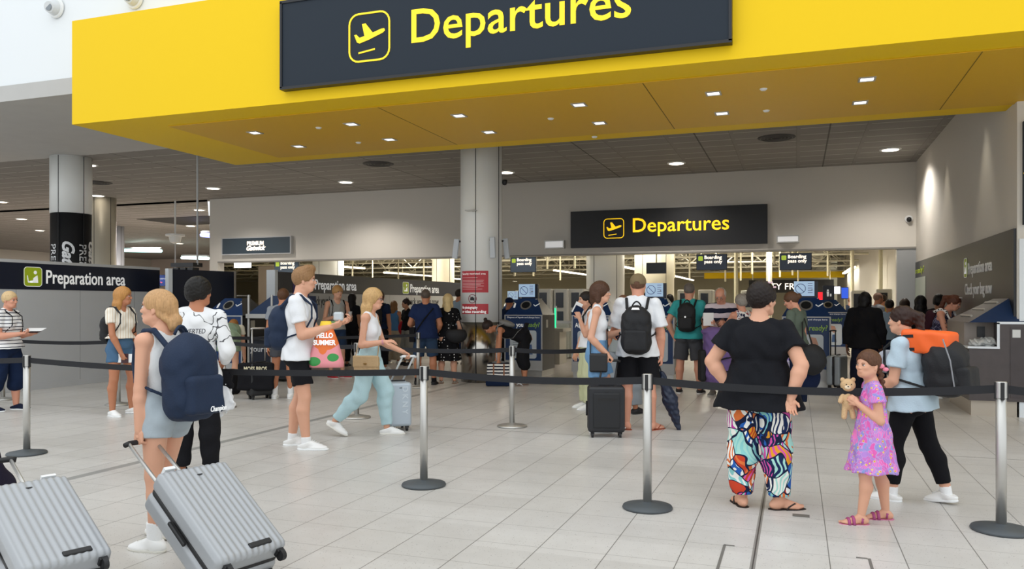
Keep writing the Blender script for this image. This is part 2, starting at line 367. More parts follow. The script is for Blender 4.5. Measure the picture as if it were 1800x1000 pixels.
g = G('security_ceiling', .8); struct('ceiling_security', MB().prism([(wl+.16, WY+.31), (RX, WY+.31), (RX, 62), (-51.7, 62)], (0, 0, 4.6), (1, 0, 0), (0, 1, 0), (0, 0, .19)), g.color(g.mix(g.noise(3, 4), '6d6858', '97917a')))
struct('wall_security', MB().mm((-52, 61.6, 0), (RX+.3, 62, 4.8)), mat('hall_end_paint', 'cdc5a8', .8))
# yellow portal box: front face at Y=8.82
YB = 8.82; XB = -9.9; ZB = 4.05; ZT = 5.55
yb = thing('yellow_canopy', 'long bright yellow box canopy carrying the large departures sign overhead', 'canopy', (XB, YB, ZB))
MB().mm((XB, YB, ZB), (9.5, 12.42, ZT)).build('canopy_box', M_yel, yb)
# shallow recessed soffit outline
gp = MB(); gm = mat('canopy_soffit_groove', '6b5600', .7); MB().mm((-8.65, 9.35, ZB-.012), (3.3, 12.0, ZB)).build('soffit_panel', mat('yellow_soffit_shaded', 'd8a800', .5), yb, bevel=.004)  # same yellow as the canopy, darkened to put the underside's shade into its colour
for gx in (-5.2, -1.7, 1.8): gp.mm((gx-.006, 9.37, ZB-.0135), (gx+.006, 11.98, ZB-.011))
gp.build('soffit_joints', gm, yb)
def sign_plane(mb, o, u, v, n, size, t=.02):
    q = [(a*size, b*size) for a, b in PLANE]; mb.prism(q, o, u, v, np.array(n)*t)
    mb.prism([(-.3*size, -.42*size), (.16*size, -.36*size), (.16*size, -.4*size), (-.3*size, -.46*size)], o, u, v, np.array(n)*t)
U = np.array([1., 0, 0]); V_ = np.array([0, 0, 1.]); N = np.array([0, -1., 0])
# big departures sign
a = atY(495, 155, YB-.1); b = atY(1283, 72, YB-.1); t1 = atY(495, 5, YB-.1)
zb, zt = (a[2]+b[2])/2, t1[2]
sg = thing('departures_sign', 'huge slate departures sign with yellow lettering mounted on yellow canopy front', 'sign', (a[0], YB-.11, zb))
MB().mm((a[0], YB-.1, zb), (b[0], YB-.005, zt)).build('sign_board', M_signd, sg)
fr = MB()
for q0, q1 in (((a[0]-.02, YB-.115, zb-.02), (b[0]+.02, YB-.004, zb+.015)), ((a[0]-.02, YB-.115, zt-.015), (b[0]+.02, YB-.004, zt+.02)), ((a[0]-.02, YB-.115, zb), (a[0]+.012, YB-.004, zt)), ((b[0]-.012, YB-.115, zb), (b[0]+.02, YB-.004, zt))): fr.mm(q0, q1)
fr.build('frame', M_black, sg)
ys = YB-.101
l = atY(718, 76, ys); r = atY(1103, 28, ys); top = atY(718, 17, ys)
text_on('lettering', 'Departures', 1.42*(top[2]-l[2]), (l[0], ys, l[2]), U, V_, M_ysign2, sg, fitw=r[0]-l[0], bold=.004)
c0 = atY(613, 65, ys); c1 = atY(686, 65, ys); ct = atY(650, 21, ys); cb = atY(650, 108, ys)
ic = MB(); cc = np.array([(c0[0]+c1[0])/2, ys, (ct[2]+cb[2])/2]); W_, H_ = c1[0]-c0[0], ct[2]-cb[2]
ring(ic, W_, H_, .14, .022, cc, U, V_, N*.006); sign_plane(ic, cc+np.array([0, 0, .03]), U, V_, N, W_*.86, .006); ic.build('take_off_symbol', M_ysign2, sg)
# departures sign on the back wall
ys = WY-.12; a = atY(1003, 436, ys); b = atY(1349, 428, ys); zt = atY(1003, 372, ys)[2]; zb = a[2]
s2 = thing('departures_sign', 'black departures sign with glowing yellow lettering on the back wall', 'sign', (a[0], ys, zb))
MB().mm((a[0], ys, zb), (b[0], WY, zt)).build('sign_board', M_black, s2)
l = atY(1110, 408, ys-.004); r = atY(1279, 405, ys); top = atY(1110, 383, ys)
text_on('lettering', 'Departures', 1.40*(top[2]-l[2]), (l[0], ys-.004, l[2]), U, V_, M_ysign, s2, fitw=r[0]-l[0], bold=.004)
c0 = atY(1061, 401, ys); c1 = atY(1097, 401, ys); ct = atY(1079, 384, ys)[2]; cb = atY(1079, 419, ys)[2]
ic = MB(); cc = np.array([(c0[0]+c1[0])/2, ys-.004, (ct+cb)/2]); W_ = c1[0]-c0[0]
ring(ic, W_, ct-cb, .1, .018, cc, U, V_, N*.006); sign_plane(ic, cc+np.array([0, 0, .03]), U, V_, N, W_*.86, .006); ic.build('take_off_symbol', M_ysign, s2)
# premium sign
a = atY(391, 447, ys); b = atY(510, 446, ys); zt = atY(391, 420, ys)[2]
s3 = thing('premium_sign', 'slim dark slate sign box with glowing white premium lettering at wall\'s left end', 'sign', (a[0], ys, a[2]))
MB().mm((a[0], ys, a[2]), (b[0], WY, zt)).build('sign_board', mat('slate_sign2', '31404b', .4), s3)
fr = MB(); z0 = a[2]; fr.mm((a[0]-.03, ys-.01, z0-.03), (b[0]+.03, WY-.002, z0)).mm((a[0]-.03, ys-.01, zt), (b[0]+.03, WY-.002, zt+.03)).mm((a[0]-.03, ys-.01, z0), (a[0], WY-.002, zt)).mm((b[0], ys-.01, z0), (b[0]+.03, WY-.002, zt)); fr.build('frame', M_greyp, s3)
l = atY(434, 431, ys); r = atY(463, 431, ys); M_glow = mat('glowing_letters', 'fff2e0', .5, emit='fff0dc', es=1.6)
text_on('lettering', 'PREMIUM', .17, (l[0], ys-.003, l[2]), U, V_, M_glow, s3, fitw=r[0]-l[0], bold=.004)
l = atY(432, 440, ys); r = atY(466, 441, ys); text_on('script_lettering', 'Gatwick', .2, (l[0], ys-.003, l[2]), U, V_, M_glow, s3, fitw=r[0]-l[0], shear=.45, bold=.008)
# small steel luminaires on back wall
for x0, y0, x1, y1, s in ((957, 437, 991, 422, 'left of'), (1365, 427, 1405, 413, 'right of')):
    a = atY(x0, y0, WY-.15); b = atY(x1, y1, WY-.15)
    e = thing('wall_light_box', f'small frosted rectangular light box on the wall {s} the black departures sign', 'light', (a[0], WY-.15, a[2]), 'light boxes on the back wall')
    MB().mm((a[0], WY-.15, a[2]), (b[0], WY, b[2])).build('housing', M_steel, e)
    MB().mm((a[0]+.03, WY-.156, a[2]+.03), (b[0]-.03, WY-.149, b[2]-.03)).build('diffuser', mat('frosted_diffuser', 'e9eaec', .25, emit='ffffff', es=.3), e)
# right end sign beyond the wall corner
a = atY(1790, 395, 11.8)
sr = thing('navy_wall_sign', 'tall navy sign panel with thin yellow line on the wall at right edge', 'sign', (a[0]+.04, 11.8, a[2]))
z0 = atY(1795, 395, 11.8)[2]; z1 = atY(1795, 214, 11.8)[2]; zy = atY(1795, 305, 11.79)[2]
MB().mm((RX+.06, 11.77, z0), (6, 11.83, z1)).build('sign_board', M_signd, sr); MB().mm((RX+.06, 11.765, zy-.008), (6, 11.77, zy+.008)).build('yellow_line', M_ysign2, sr)
MB().mm((RX+.02, 11.80, 0), (RX+.5, 11.83, 2.28)).build('corner_cladding', M_lite); tag(bpy.data.objects['corner_cladding'], kind='structure'); bpy.data.objects['corner_cladding'].name = 'trim_3'
# ---------------------------------------------------------------- columns
def cyl_wrap(cx, cy, r, a0, z0):      # maps flat (x, y, t) to the cylinder, x grows to the viewer's right
    def f(V):
        an = a0 + V[:, 0]/r; R = r+.003+V[:, 2]
        return np.stack([cx+R*np.cos(an), cy+R*np.sin(an), z0+V[:, 1]], 1)
    return f
def patch(mb, cx, cy, r, a0, w, z0, z1, t=.003, mi=0, n=12):
    V = []; F = []
    for i in range(n+1):
        an = a0+(i/n)*w/r
        for z in (z0, z1): V.append((cx+(r+t)*math.cos(an), cy+(r+t)*math.sin(an), z))
    for i in range(n): F.append((2*i, 2*i+2, 2*i+3, 2*i+1))
    mb.add(V, F, mi)
def column(px, Y, r, label, mats, top=CEIL, zs=None):
    p = atY(px, 534, Y); c = (p[0], p[1], 0); t = thing('column', label, 'column', c)
    vdir = math.atan2(-p[1], -p[0])   # angle from column towards the camera
    zs = zs or [0, top]
    for i, m in enumerate(mats):
        MB().cyl((c[0], c[1], zs[i]+(0 if i == 0 else .004)), (c[0], c[1], zs[i+1]), r-(.012 if i == 0 and len(mats) > 1 else 0), n=64).build(['shaft', 'upper_cladding'][i] if len(mats) > 1 else 'shaft', m, t, smooth=False)
    for o in t.children:
        bm = bmesh.new(); bm.from_mesh(o.data)
        for f in bm.faces: f.smooth = abs(f.normal.z) < .5
        bm.to_mesh(o.data); bm.free()
    sm = MB()
    for da in (-.62, .62, 2.5): an = vdir+da+(.35 if px == 846 else 0); sm.box((c[0]+r*math.cos(an), c[1]+r*math.sin(an), top/2), (.012, .012, top-.02), np.array([[math.cos(an), -math.sin(an), 0], [math.sin(an), math.cos(an), 0], [0, 0, 1]]))
    sm.build('joint_strips', M_rub, t); return t, c, vdir
M_cw = mat('column_cladding', 'eef0ee', .38, .0)
z_split = 1.45-32*15.06/1409
t1_, c, vd = column(846, 14.0, .39, 'big round column with red notices and steel base in front of back wall', [mat('polished_steel', 'b5b1aa', .24, 1., bump=.04, bscale=5), M_cw], zs=[0, z_split, CEIL])
cr1 = .39
def colz(y, D=14.7): return CZ+(534-y)*D/1409
A0 = vd-.6   # red notices: px 812..858 on the column
M_red = mat('notice_red', 'c23a44', .5)
def notice(y0, y1, px0, px1, lab):
    # angle on cylinder for pixel
    def ang(px):
        off = ((px-846)/1409.)*15.06/cr1; return vd+math.asin(max(-.98, min(.98, off)))
    a0, a1 = ang(px0), ang(px1); return a0, (a1-a0)*cr1, colz(y1), colz(y0)
a0, w_, z0, z1 = notice(476, 514, 813, 858, ''); mb = MB(); patch(mb, c[0], c[1], cr1, a0, w_, z0, z1)
n1 = thing('red_notice', 'red security notice with many white text lines on the big column', 'sign', (c[0], c[1]-.39, z0)); mb.build('panel', M_red, n1)
text_on('heading', 'Security restricted area', .055, 0, U, V_, M_white_l, n1, fitw=w_*.86, wrap=cyl_wrap(c[0], c[1], cr1+.003, a0+.03/cr1, z1-.07), ext=.001)
ln = MB()
for k, (f_, dz) in enumerate(((.6, .12), (.8, .17), (.78, .195), (.8, .22), (.7, .245), (.8, .275), (.6, .3), (.75, .33))): patch(ln, c[0], c[1], cr1, a0+.03/cr1, w_*f_, z1-dz-.009, z1-dz, .006)
ln.build('text_lines', mat('notice_text', 'e9b9bb', .5), n1)
a0, w_, z0, z1 = notice(534, 552, 813, 858, ''); mb = MB(); patch(mb, c[0], c[1], cr1, a0, w_, z0, z1)
n2 = thing('red_notice', 'smaller red no photography notice low on the big column', 'sign', (c[0], c[1]-.39, z0)); mb.build('panel', M_red, n2)
for s_, dz in (('No photography', .09), ('or video recording', .165)): text_on('lettering', s_, .07, 0, U, V_, M_white_l, n2, fitw=w_*(.62 if 'No' in s_ else .9), wrap=cyl_wrap(c[0], c[1], cr1+.003, a0+.02/cr1, z1-dz), ext=.001, bold=.002)
a0, w_, z0, z1 = notice(517, 533, 824, 841, ''); R_ = (z1-z0)/2; mb = MB()
V = []; F = []
def disc_ring(ri, ro, n=28):
    V = []; F = []
    for i in range(n): t = 2*math.pi*i/n; V += [(ri*math.cos(t), ri*math.sin(t), 0), (ro*math.cos(t), ro*math.sin(t), 0)]
    for i in range(n): j = (i+1) % n; F.append((2*i, 2*i+1, 2*j+1, 2*j))
    return np.array(V), F
wr = cyl_wrap(c[0], c[1], cr1+.002, a0+R_/cr1, (z0+z1)/2)
V, F = disc_ring(R_*.85, R_); mb.add(wr(V), F, 0)
mb.add(wr(np.array([(-.62*R_, .68*R_, .002), (-.7*R_, .58*R_, .002), (.62*R_, -.68*R_, .002), (.7*R_, -.58*R_, .002)])), [(0, 1, 2, 3)], 0)
mb.add(wr(np.array([(-.5*R_, -.35*R_, .001), (.5*R_, -.35*R_, .001), (.5*R_, .25*R_, .001), (.2*R_, .25*R_, .001), (.1*R_, .42*R_, .001), (-.15*R_, .42*R_, .001), (-.25*R_, .25*R_, .001), (-.5*R_, .25*R_, .001)])), [(0, 1, 2, 3, 4, 5, 6, 7)], 1)
n3 = thing('no_camera_symbol', 'round crossed-out camera symbol between the two red notices', 'sign', (c[0], c[1]-.39, z0)); mb.build('symbol', M_red, n3, mats=[mat('prohibit_ring', '8a3848', .5), M_black])
# aerial panels on the column
for px, y0, y1, da, lb in ((801, 420, 455, 0, 'left'), (866, 417, 453, 0, 'middle'), (890, 419, 455, 0, 'right')):
    q = atD(px, (y0+y1)/2, 14.62 if px == 866 else 15.0); hz = (y1-y0)*15/1409/2; tl = {801: .12, 866: -.03, 890: -.12}[px]
    R = np.array([[math.cos(tl), 0, math.sin(tl)], [0, 1, 0], [-math.sin(tl), 0, math.cos(tl)]]) if True else None
    t = thing('aerial_panel', f'slim pale aerial panel on bracket, {lb} of three around the big column', 'panel', q, 'aerial panels round the column')
    MB().box(q, (.1, .05, 2*hz), R).build('panel', mat('aerial_plastic', 'c7ced6', .4), t, bevel=.012)
    d = np.array([c[0]-q[0], c[1]-q[1], 0]); d /= np.linalg.norm(d); MB().cyl(q+np.array([0, 0, hz*.75]), q+d*.18+np.array([0, 0, hz*.75]), .018, n=8).build('bracket', M_black, t)
q = atD(828, 370, 14.6); t = thing('column_sensor', 'small flat clear sensor plate on the upper part of the big column', 'sensor', q); MB().box(q, (.2, .12, .02)).build('plate', M_steel, t, bevel=.006); MB().cyl(q+np.array([0, .05, 0]), q+np.array([0, .3, 0]), .012, n=8).build('stem', M_steel, t)
q = atD(887, 321, 15.0); t = thing('column_camera', 'small white dome camera at the right side of the big column top', 'camera', q); MB().lathe(q, [(.001, -.05), (.035, -.04), (.05, 0), (.05, .05)], 16).build('dome', M_black, t, smooth=True); MB().cyl(q+np.array([-.12, 0, .03]), q+np.array([0, 0, .03]), .03, n=12).build('arm', M_whitep, t)
# premium column at left
t3, c, vd = column(125, 13.95, .435, 'round column with black premium lettered band above the left partition', [M_black, M_cw], zs=[0, 1.45+158*18.3/1409, CEIL])
r3 = .425; M_wl2 = mat('vertical_lettering', 'e8eaec', .5)
def vert_text(body, size, a_off, ztop, **k):
    V, F = text_geo(body, size, ext=.001, **k); P = np.stack([V[:, 1], -V[:, 0], V[:, 2]], 1)  # reading downwards
    mesh_obj('lettering', cyl_wrap(c[0], c[1], r3, vd+a_off/r3, ztop)(P), F, M_wl2, t3)
vert_text('PREMIUM', .24, .17, 1.45+105*18.2/1409, bold=.002); vert_text('Gatwick', .34, -.17, 1.45+112*18.2/1409, shear=.4, bold=.012); vert_text('PREMIUM', .24, -.5, 1.45+105*18.2/1409); vert_text('Gatwick', .34, .42, 1.45+114*18.2/1409, shear=.4, bold=.01)
column(180, 19.6, .40, 'cream round column close behind the premium lettered column', [mat('cream_col', 'c9c4b4', .4, .15)])
column(205, 27, .30, 'slim pale column far behind the left partition', [mat('pale_col', 'b9bec8', .4, .15)])
column(1064, 22.4, .54, 'wide silver column just inside the opening behind the bob-haired woman', [M_cw], top=4.6)
column(1150, 25.5, .62, 'wide cream column behind the black blank screen inside the opening', [M_cream], top=4.6)
column(577, 23.6, .52, 'silver column inside the opening above the left navy partition', [M_cw], top=4.6)
column(779, 27.5, .42, 'cream column inside opening just left of the big notice column', [M_cream], top=4.6)
column(1352, 30, .1, 'very slim pale post deep inside the security hall', [M_cream], top=4.6)
# ---------------------------------------------------------------- ceiling fittings
M_lamp = mat('lamp_face', 'fff6e8', .5, emit='fff1de', es=6)
DL = [(608, 320), (375, 331), (1189, 287), (1565, 263), (172, 344), (38, 385), (70, 405), (350, 369), (335, 397), (2, 355), (316, 428), (155, 290), (890, 303)]
where = {608: 'near the left edge of the canopy', 375: 'above the left end of the back wall', 1189: 'above the wall departures sign', 1565: 'beside the right wall', 172: 'beside the premium column', 38: 'at far left, upper of two', 70: 'at far left, lower of two', 350: 'over dark ceiling recess', 335: 'behind the dark ceiling recess', 2: 'at the very left edge of the view', 316: 'deepest in the far left hall', 155: 'partly hidden by premium column head', 890: 'partly hidden behind big column'}
for i, (px, py) in enumerate(DL):
    q = atZ(px, py, CEIL-.01); t = thing('ceiling_downlight', 'round recessed downlight glowing in the tiled ceiling '+where[px], 'light', q, 'round downlights in tiled ceiling')
    MB().lathe(q, [(.17, -.012), (.215, -.008), (.22, .009)], 32).build('trim_ring', M_whitep, t); MB().lathe(q+np.array([0, 0, -.014]), [(.168, 0), (.168, .004)], 32).build('lamp', M_lamp, t)
    if q[1] < 30 and px not in (155, 890, 172): light('downlight', 'SPOT', q+np.array([0, 0, -.05]), 330, (1, .93, .85), .15, spot=140)
for px, py, lb in ((665, 288, 'left of the big column'), (1365, 242, 'in front of the right wall'), (172, 321, 'beside the premium column')):
    q = atZ(px, py, CEIL-.005); t = thing('ceiling_vent', 'round dark swirl air diffuser in tiled ceiling '+lb, 'vent', q, 'round air diffusers in the ceiling'); k = MB()
    MB().lathe(q, [(.01, -.0), (.30, -.01), (.36, -.005), (.37, .004)], 32).build('dish', mat('vent_dark', '2a2a2a', .6), t)
    for r in (.1, .17, .24, .31):
        pts = [q+np.array([r*math.cos(a), r*math.sin(a), -.014]) for a in np.linspace(0, 2*math.pi, 25)]; k.tube(pts, .008, 5)
    k.build('louvres', mat('vent_mid', '5d5c5a', .5), t)
# dark open ceiling recess at left
a = atZ(240, 385, CEIL-.005); MB().mm((a[0], a[1], CEIL-.012), (a[0]+5.5, a[1]+2.6, CEIL-.001)).build('ceiling_recess', mat('recess_dark', '1e1d1b', .8)); tag(bpy.data.objects['ceiling_recess'], kind='structure')
# canopy downlights
wl_ = {448: 'leftmost', 525: 'left end, rear row', 618: 'second from left, front row', 685: 'second from left, rear row', 807: 'above the big column, front row', 860: 'above the big column, rear row', 1018: 'right of centre, front row', 1054: 'right of centre, rear row', 1254: 'third from right, front row', 1269: 'third from right, rear row', 1524: 'rightmost, front row', 1512: 'rightmost, rear row'}
M_lamp2 = mat('cool_lamp_face', 'f4f6ff', .4, emit='eef2ff', es=2.2)
for px, py in ((448, 233), (525, 257), (618, 218), (685, 245), (807, 203), (860, 232), (1018, 184), (1054, 216), (1254, 164), (1269, 199), (1524, 139), (1512, 180)):
    q = atZ(px, py, ZB-.014); t = thing('canopy_spotlight', 'small square spotlight set in the yellow canopy underside, '+wl_[px], 'light', q, 'square spotlights under the yellow canopy')
    k = MB()
    for s in (-1, 1): k.box(q+np.array([s*.082, 0, 0]), (.022, .186, .02)).box(q+np.array([0, s*.082, 0]), (.142, .022, .02))
    k.build('bezel', mat('bezel_grey', 'a9a59a', .4), t); MB().box(q+np.array([0, 0, .003]), (.142, .142, .008)).build('lamp', M_lamp2, t)
    light('canopy_beam', 'SPOT', q+np.array([0, 0, -.04]), 10, (1, .97, .92), .08, spot=85)
for k_, (px, py) in enumerate(((560, 224), (630, 250), (1342, 156), (1347, 194), (968, 208), (1045, 240))):
    q = atZ(px, py, ZB-.012); tag(MB().lathe(q, [(.03, -.02), (.045, -.006), (.045, .002)], 12).build('canopy_sensor', M_whitep, base=q), 'tiny round sensor under the yellow canopy '+['between leftmost spotlights', 'behind the second front spotlight', 'third from right edge, front', 'third from right edge, rear', 'left of the middle spotlight', 'near the rear edge middle'][k_], 'sensor', 'sensors under the canopy')
# wall-washing spots by the right wall
for yy in (13.6, 16.9): light('wall_wash', 'SPOT', (RX-.28, yy, CEIL-.08), 70, (1, .9, .72), .05, (0, math.radians(9), 0), spot=62)
# cctv
for px, py, r, lb in ((99, 15, .1, 'further left'), (237, -2, .1, 'nearer the yellow canopy')):
    q = atY(px, py, 9.74); t = thing('wall_nozzle', 'round white eyeball air nozzle high on white wall, '+lb, 'vent', q, 'air nozzles on white wall')
    MB().cyl(q, q+np.array([0, -.03, 0]), .16, .15, n=32).build('flange', M_whitep, t, smooth=False); MB().cyl(q+np.array([0, -.02, 0]), q+np.array([.02, -.16, -.03]), .125, .085, n=32).build('barrel', mat('nozzle', 'cfd2d4', .4), t)
    MB().cyl(q+np.array([.02, -.158, -.03]), q+np.array([.02, -.165, -.03]), .06, n=24).build('opening', mat('nozzle_hole', '7f868c', .5), t)
q = atY(1597, 385, WY); t = thing('wall_camera', 'small dome security camera on the back wall near right corner', 'camera', q+np.array([0, -.05, 0])); MB().cyl(q, q+np.array([0, -.06, 0]), .085, n=24).build('mount', M_whitep, t); MB().lathe(q+np.array([0, -.1, -.02]), [(.005, -.06), (.04, -.045), (.058, 0), (.04, .045), (.005, .06)], 16).build('dome', M_black, t, smooth=True)
# ---------------------------------------------------------------- partitions
def partition(name, label, X, Y0, Y1, H, body, band=.44, end=None, trim=True):
    t = thing('partition', label, 'partition', (X, Y0, 0)); th = .08
    MB().mm((X-th, Y0, .0), (X, Y1, H-band)).build('lower_panel', body, t); MB().mm((X-th-.005, Y0, H-band), (X+.006, Y1, H)).build('header_band', M_navy, t)
    if trim: MB().mm((X-th-.01, Y0, H), (X+.012, Y1, H+.05)).build('top_rail', M_greyp, t)
    k = MB(); k.mm((X, Y0, 0), (X+.012, Y1, .1)); k.build('skirting', M_greyp, t)
    j = MB()
    for y in np.arange(Y0+1.25, Y1, 1.25): j.mm((X-.001, y-.003, .1), (X+.0015, y+.003, H-band))
    j.build('panel_joints', mat('joint_grey', '77797b', .5), t)
    if end: MB().mm((X-.16, Y0-.1, 0), (X+.05, Y0, H+.03)).build('end_post', end, t)
    return t
UY = np.array([0, 1., 0])
def pict(t, y0, z0, w, h, X, u, sgn, squash=1):   # green waiting-person symbol
    o = np.array([X, y0, z0]); n = np.cross(u, V_); k = MB(); k.prism(rrect(w, h, .06), o+u*w/2+V_*h/2, u, V_, n*.006); k.build('green_symbol', M_green, t)
    q = MB(); c_ = o+u*w/2+V_*h/2+n*.006; ring(q, w, h, .06, .008, c_, u, V_, n*.002)
    circ = [(.12*w+.09*h*math.cos(a), .22*h+.09*h*math.sin(a)) for a in np.linspace(0, 2*math.pi, 14)[:-1]]; q.prism(circ, c_, u, V_, n*.003)
    q.prism([(.24*w, .08*h), (.28*w, -.3*h), (-.16*w, -.3*h), (-.2*w, -.22*h), (.0, -.18*h), (.02*w, -.06*h)], c_, u, V_, n*.003)
    q.prism([(-.34*w, .06*h), (-.3*w, .06*h), (-.24*w, -.24*h), (-.02*w, -.24*h), (-.02*w, -.3*h), (-.28*w, -.3*h)], c_, u, V_, n*.003); q.build('symbol_figure', M_white_l, t)
XP = -12.1
pa = partition('partition', 'long grey partition with navy band reading preparation area at the left', XP, 7.2, 12.85, 2.13, M_greyp)
l = atX(80, 500, XP+.01); r = atX(219, 500, XP+.01); text_on('lettering', 'Preparation area', .33, (XP+.007, l[1], 1.80), UY, V_, M_white_l, pa, fitw=r[1]-l[1], bold=.004)
l = atX(41, 500, XP); r = atX(73, 500, XP); pict(pa, l[1], 1.74, r[1]-l[1], .33, XP+.007, UY, 1)
# second, navy screen with pale end post
a = gnd(300, 15.7); b = gnd(409, 17.0)
pb = thing('partition', 'plain navy screen with pale end post behind the dark-haired man', 'partition', a)
d = (b-a)/np.linalg.norm(b-a); nn = np.array([d[1], -d[0], 0]); R = np.array([d, -nn, [0, 0, 1]]).T
MB().box((a+b)/2+np.array([0, 0, 1.65]), (np.linalg.norm(b-a), .07, .96), R).build('navy_panel', M_navy, pb); MB().box((a+b)/2+np.array([0, 0, .585]), (np.linalg.norm(b-a), .06, 1.17), R).build('lower_panel', M_greyp, pb)
MB().box(a-d*.04+np.array([0, 0, 1.07]), (.09, .1, 2.14), R).build('end_post', M_lite, pb); MB().box(b+d*.03+np.array([0, 0, 1.07]), (.05, .08, 2.14), R).build('end_post', mat('taupe', '9c9388', .5), pb)
XQ = -10.3
pc = partition('partition', 'black partition lettered preparation area running back through the opening', XQ, 14.2, 24.4, 2.13, M_greyp, end=M_lite, trim=False)
for px0, px1, y in ((553, 626, 502), (721, 771, 512)):
    l = atX(px0, y, XQ+.01); r = atX(px1, y, XQ+.01); text_on('lettering', 'Preparation area', .33, (XQ+.007, l[1], 1.78), UY, V_, M_white_l, pc, fitw=r[1]-l[1], bold=.004)
    g0 = atX(px0-14, y, XQ); pict(pc, g0[1], 1.73, (l[1]-g0[1])*.82, .33, XQ+.007, UY, 1)
for px0, px1, s_ in ((545, 600, 'Check your bag now'), (712, 771, 'Check your bag now')):
    l = atX(px0, 530, XQ+.01); r = atX(px1, 530, XQ+.01); text_on('lettering', s_, .3, (XQ+.002, l[1], 1.42), UY, V_, mat('dark_letters', '26282c', .5), pc, fitw=r[1]-l[1])
a = atX(531, 520, XQ); MB().mm((XQ+.001, a[1]-.35, .2), (XQ+.014, a[1]+.25, 1.95)).build('purple_panel', mat('purple_panel', '4a3574', .5), pc)
# black info wall at right
pr = thing('wall_panel', 'long black panel lettered preparation area along the right wall', 'panel', (RX, 12, 0)); MB().mm((RX-.03, 11.86, 0), (RX-.001, 20.9, 2.42)).build('panel', M_black, pr); UN = -UY
XR = RX-.033; l = atX(1701, 458, XR); r = atX(1743, 447, XR); text_on('lettering', 'Preparation area', .26, (XR, l[1], 1.93), UN, V_, M_wl2, pr, fitw=l[1]-r[1], bold=.003)
l2 = atX(1696, 490, XR); r2 = atX(1743, 485, XR); text_on('lettering', 'Check your bag now', .26, (XR, l2[1], 1.60), UN, V_, M_wl2, pr, fitw=l2[1]-r2[1])
g0 = atX(1695, 450, XR); pict(pr, g0[1], 1.88, (g0[1]-l[1])*.9, .32, XR, UN, 1)
a = atX(1608, 490, XR); b = atX(1627, 490, XR); MB().mm((XR-.004, b[1], 1.5), (XR, a[1]-.1, 2.05)).build('poster', mat('poster_pale', '98a29a', .5), pr)
text_on('poster_heading', 'ready?', .2, (XR-.001, a[1]-.1, 2.15), UN, V_, M_green, pr, fitw=1.3)
# ================================================================ SECURITY HALL SEEN THROUGH THE OPENING
M_truss = mat('truss_white', 'c9c5b2', .5); M_pole = mat('cream_pole', 'cfc9ae', .5); M_strip = mat('strip_tube', 'fff8e8', .4, emit='fff4de', es=5); M_booth = mat('booth_grey', 'cfcdc2', .5); M_screen = mat('dark_screen', '10141c', .25)
for k, yy in enumerate((33, 38, 43, 49, 56)):
    t = thing('roof_truss', 'pale lattice roof truss across the security hall, '+['nearest', 'second nearest', 'middle', 'second farthest', 'farthest'][k]+' of five', 'truss', (-8, yy, 3.5), 'roof trusses in security hall')
    m = MB(); XL = -.83*yy+.4; m.tube([(XL, yy, 3.35), (RX-.1, yy, 3.35)], .045, 6).build('bottom_chord', M_truss, t)
    m = MB(); m.tube([(XL, yy, 4.05), (RX-.1, yy, 4.05)], .045, 6).build('top_chord', M_truss, t)
    m = MB(); x = XL+.1; i = 0
    while x < RX-.9: m.tube([(x, yy, 3.35 if i % 2 else 4.05), (x+.8, yy, 4.05 if i % 2 else 3.35)], .025, 5); x += .8; i += 1
    m.build('lattice_bars', M_truss, t)
for k, (x, z0, r) in enumerate(((-13.5, 3.75, .3), (-5.4, 3.9, .26), (.9, 3.85, .32))):
    t = thing('air_duct', 'long metal air duct under the security hall roof, '+['left', 'middle', 'right'][k]+' one', 'duct', (x, 30, z0), 'air ducts'); MB().cyl((x, 26, z0), (x, 60, z0), r, n=20).build('duct_tube', mat('duct_metal', '8d8a7c', .35, .6), t, smooth=False)
    m = MB()
    for yy in np.arange(27, 60, 2.2): m.cyl((x, yy, z0), (x, yy+.08, z0), r+.03, n=20)
    m.build('duct_flanges', M_truss, t)
strips = [((672, 480), (761, 486)), ((560, 466), (600, 470)), ((885, 497), (956, 502)), ((982, 476), (1033, 485)), ((1095, 470), (1136, 478)), ((1180, 485), (1241, 498)), ((1457, 496), (1507, 470)), ((1560, 491), (1578, 489))]
sl_ = ['over the left lanes', 'far left', 'beside the big column', 'left of the silver column', 'behind the capped man', 'above teal-shirted man', 'right side, longest', 'far right']
for k, ((x0, y0), (x1, y1)) in enumerate(strips):
    zs_ = 3.1; a = atZ(x0, y0, zs_); b = atZ(x1, y1, zs_); xm = (a[0]+b[0])/2; ya, ybb = sorted((min(a[1], 48), min(b[1], 58))); ybb = max(ybb, ya+4)
    t = thing('strip_light', 'long glowing tube light in the security hall, '+sl_[k], 'light', (xm, ya, zs_), 'tube lights in the security hall')
    MB().mm((xm-.07, ya, zs_), (xm+.07, ybb, zs_+.06)).build('tube', M_strip, t); m = MB()
    MB().mm((xm-.09, ya, zs_+.06), (xm+.09, ybb, zs_+.1)).build('tray', M_truss, t)
    for yy in np.linspace(ya+.5, ybb-.5, 4): MB().cyl((xm, yy, zs_+.1), (xm, yy, 4.6), .015, n=6).build('hanger', M_pole, t)
    light('strip_glow', 'AREA', (xm, (ya+ybb)/2, zs_-.03), 120, (1, .95, .82), .25, sizey=ybb-ya)
for x, y in ((-14, 25), (-10, 29), (-4.5, 25), (-1, 29), (-18, 38), (-3, 38)): light('hall_fill', 'AREA', (x, y, 4.5), 420, (1, .93, .78), 2.0)  # unseen area lamps added to brighten the security hall
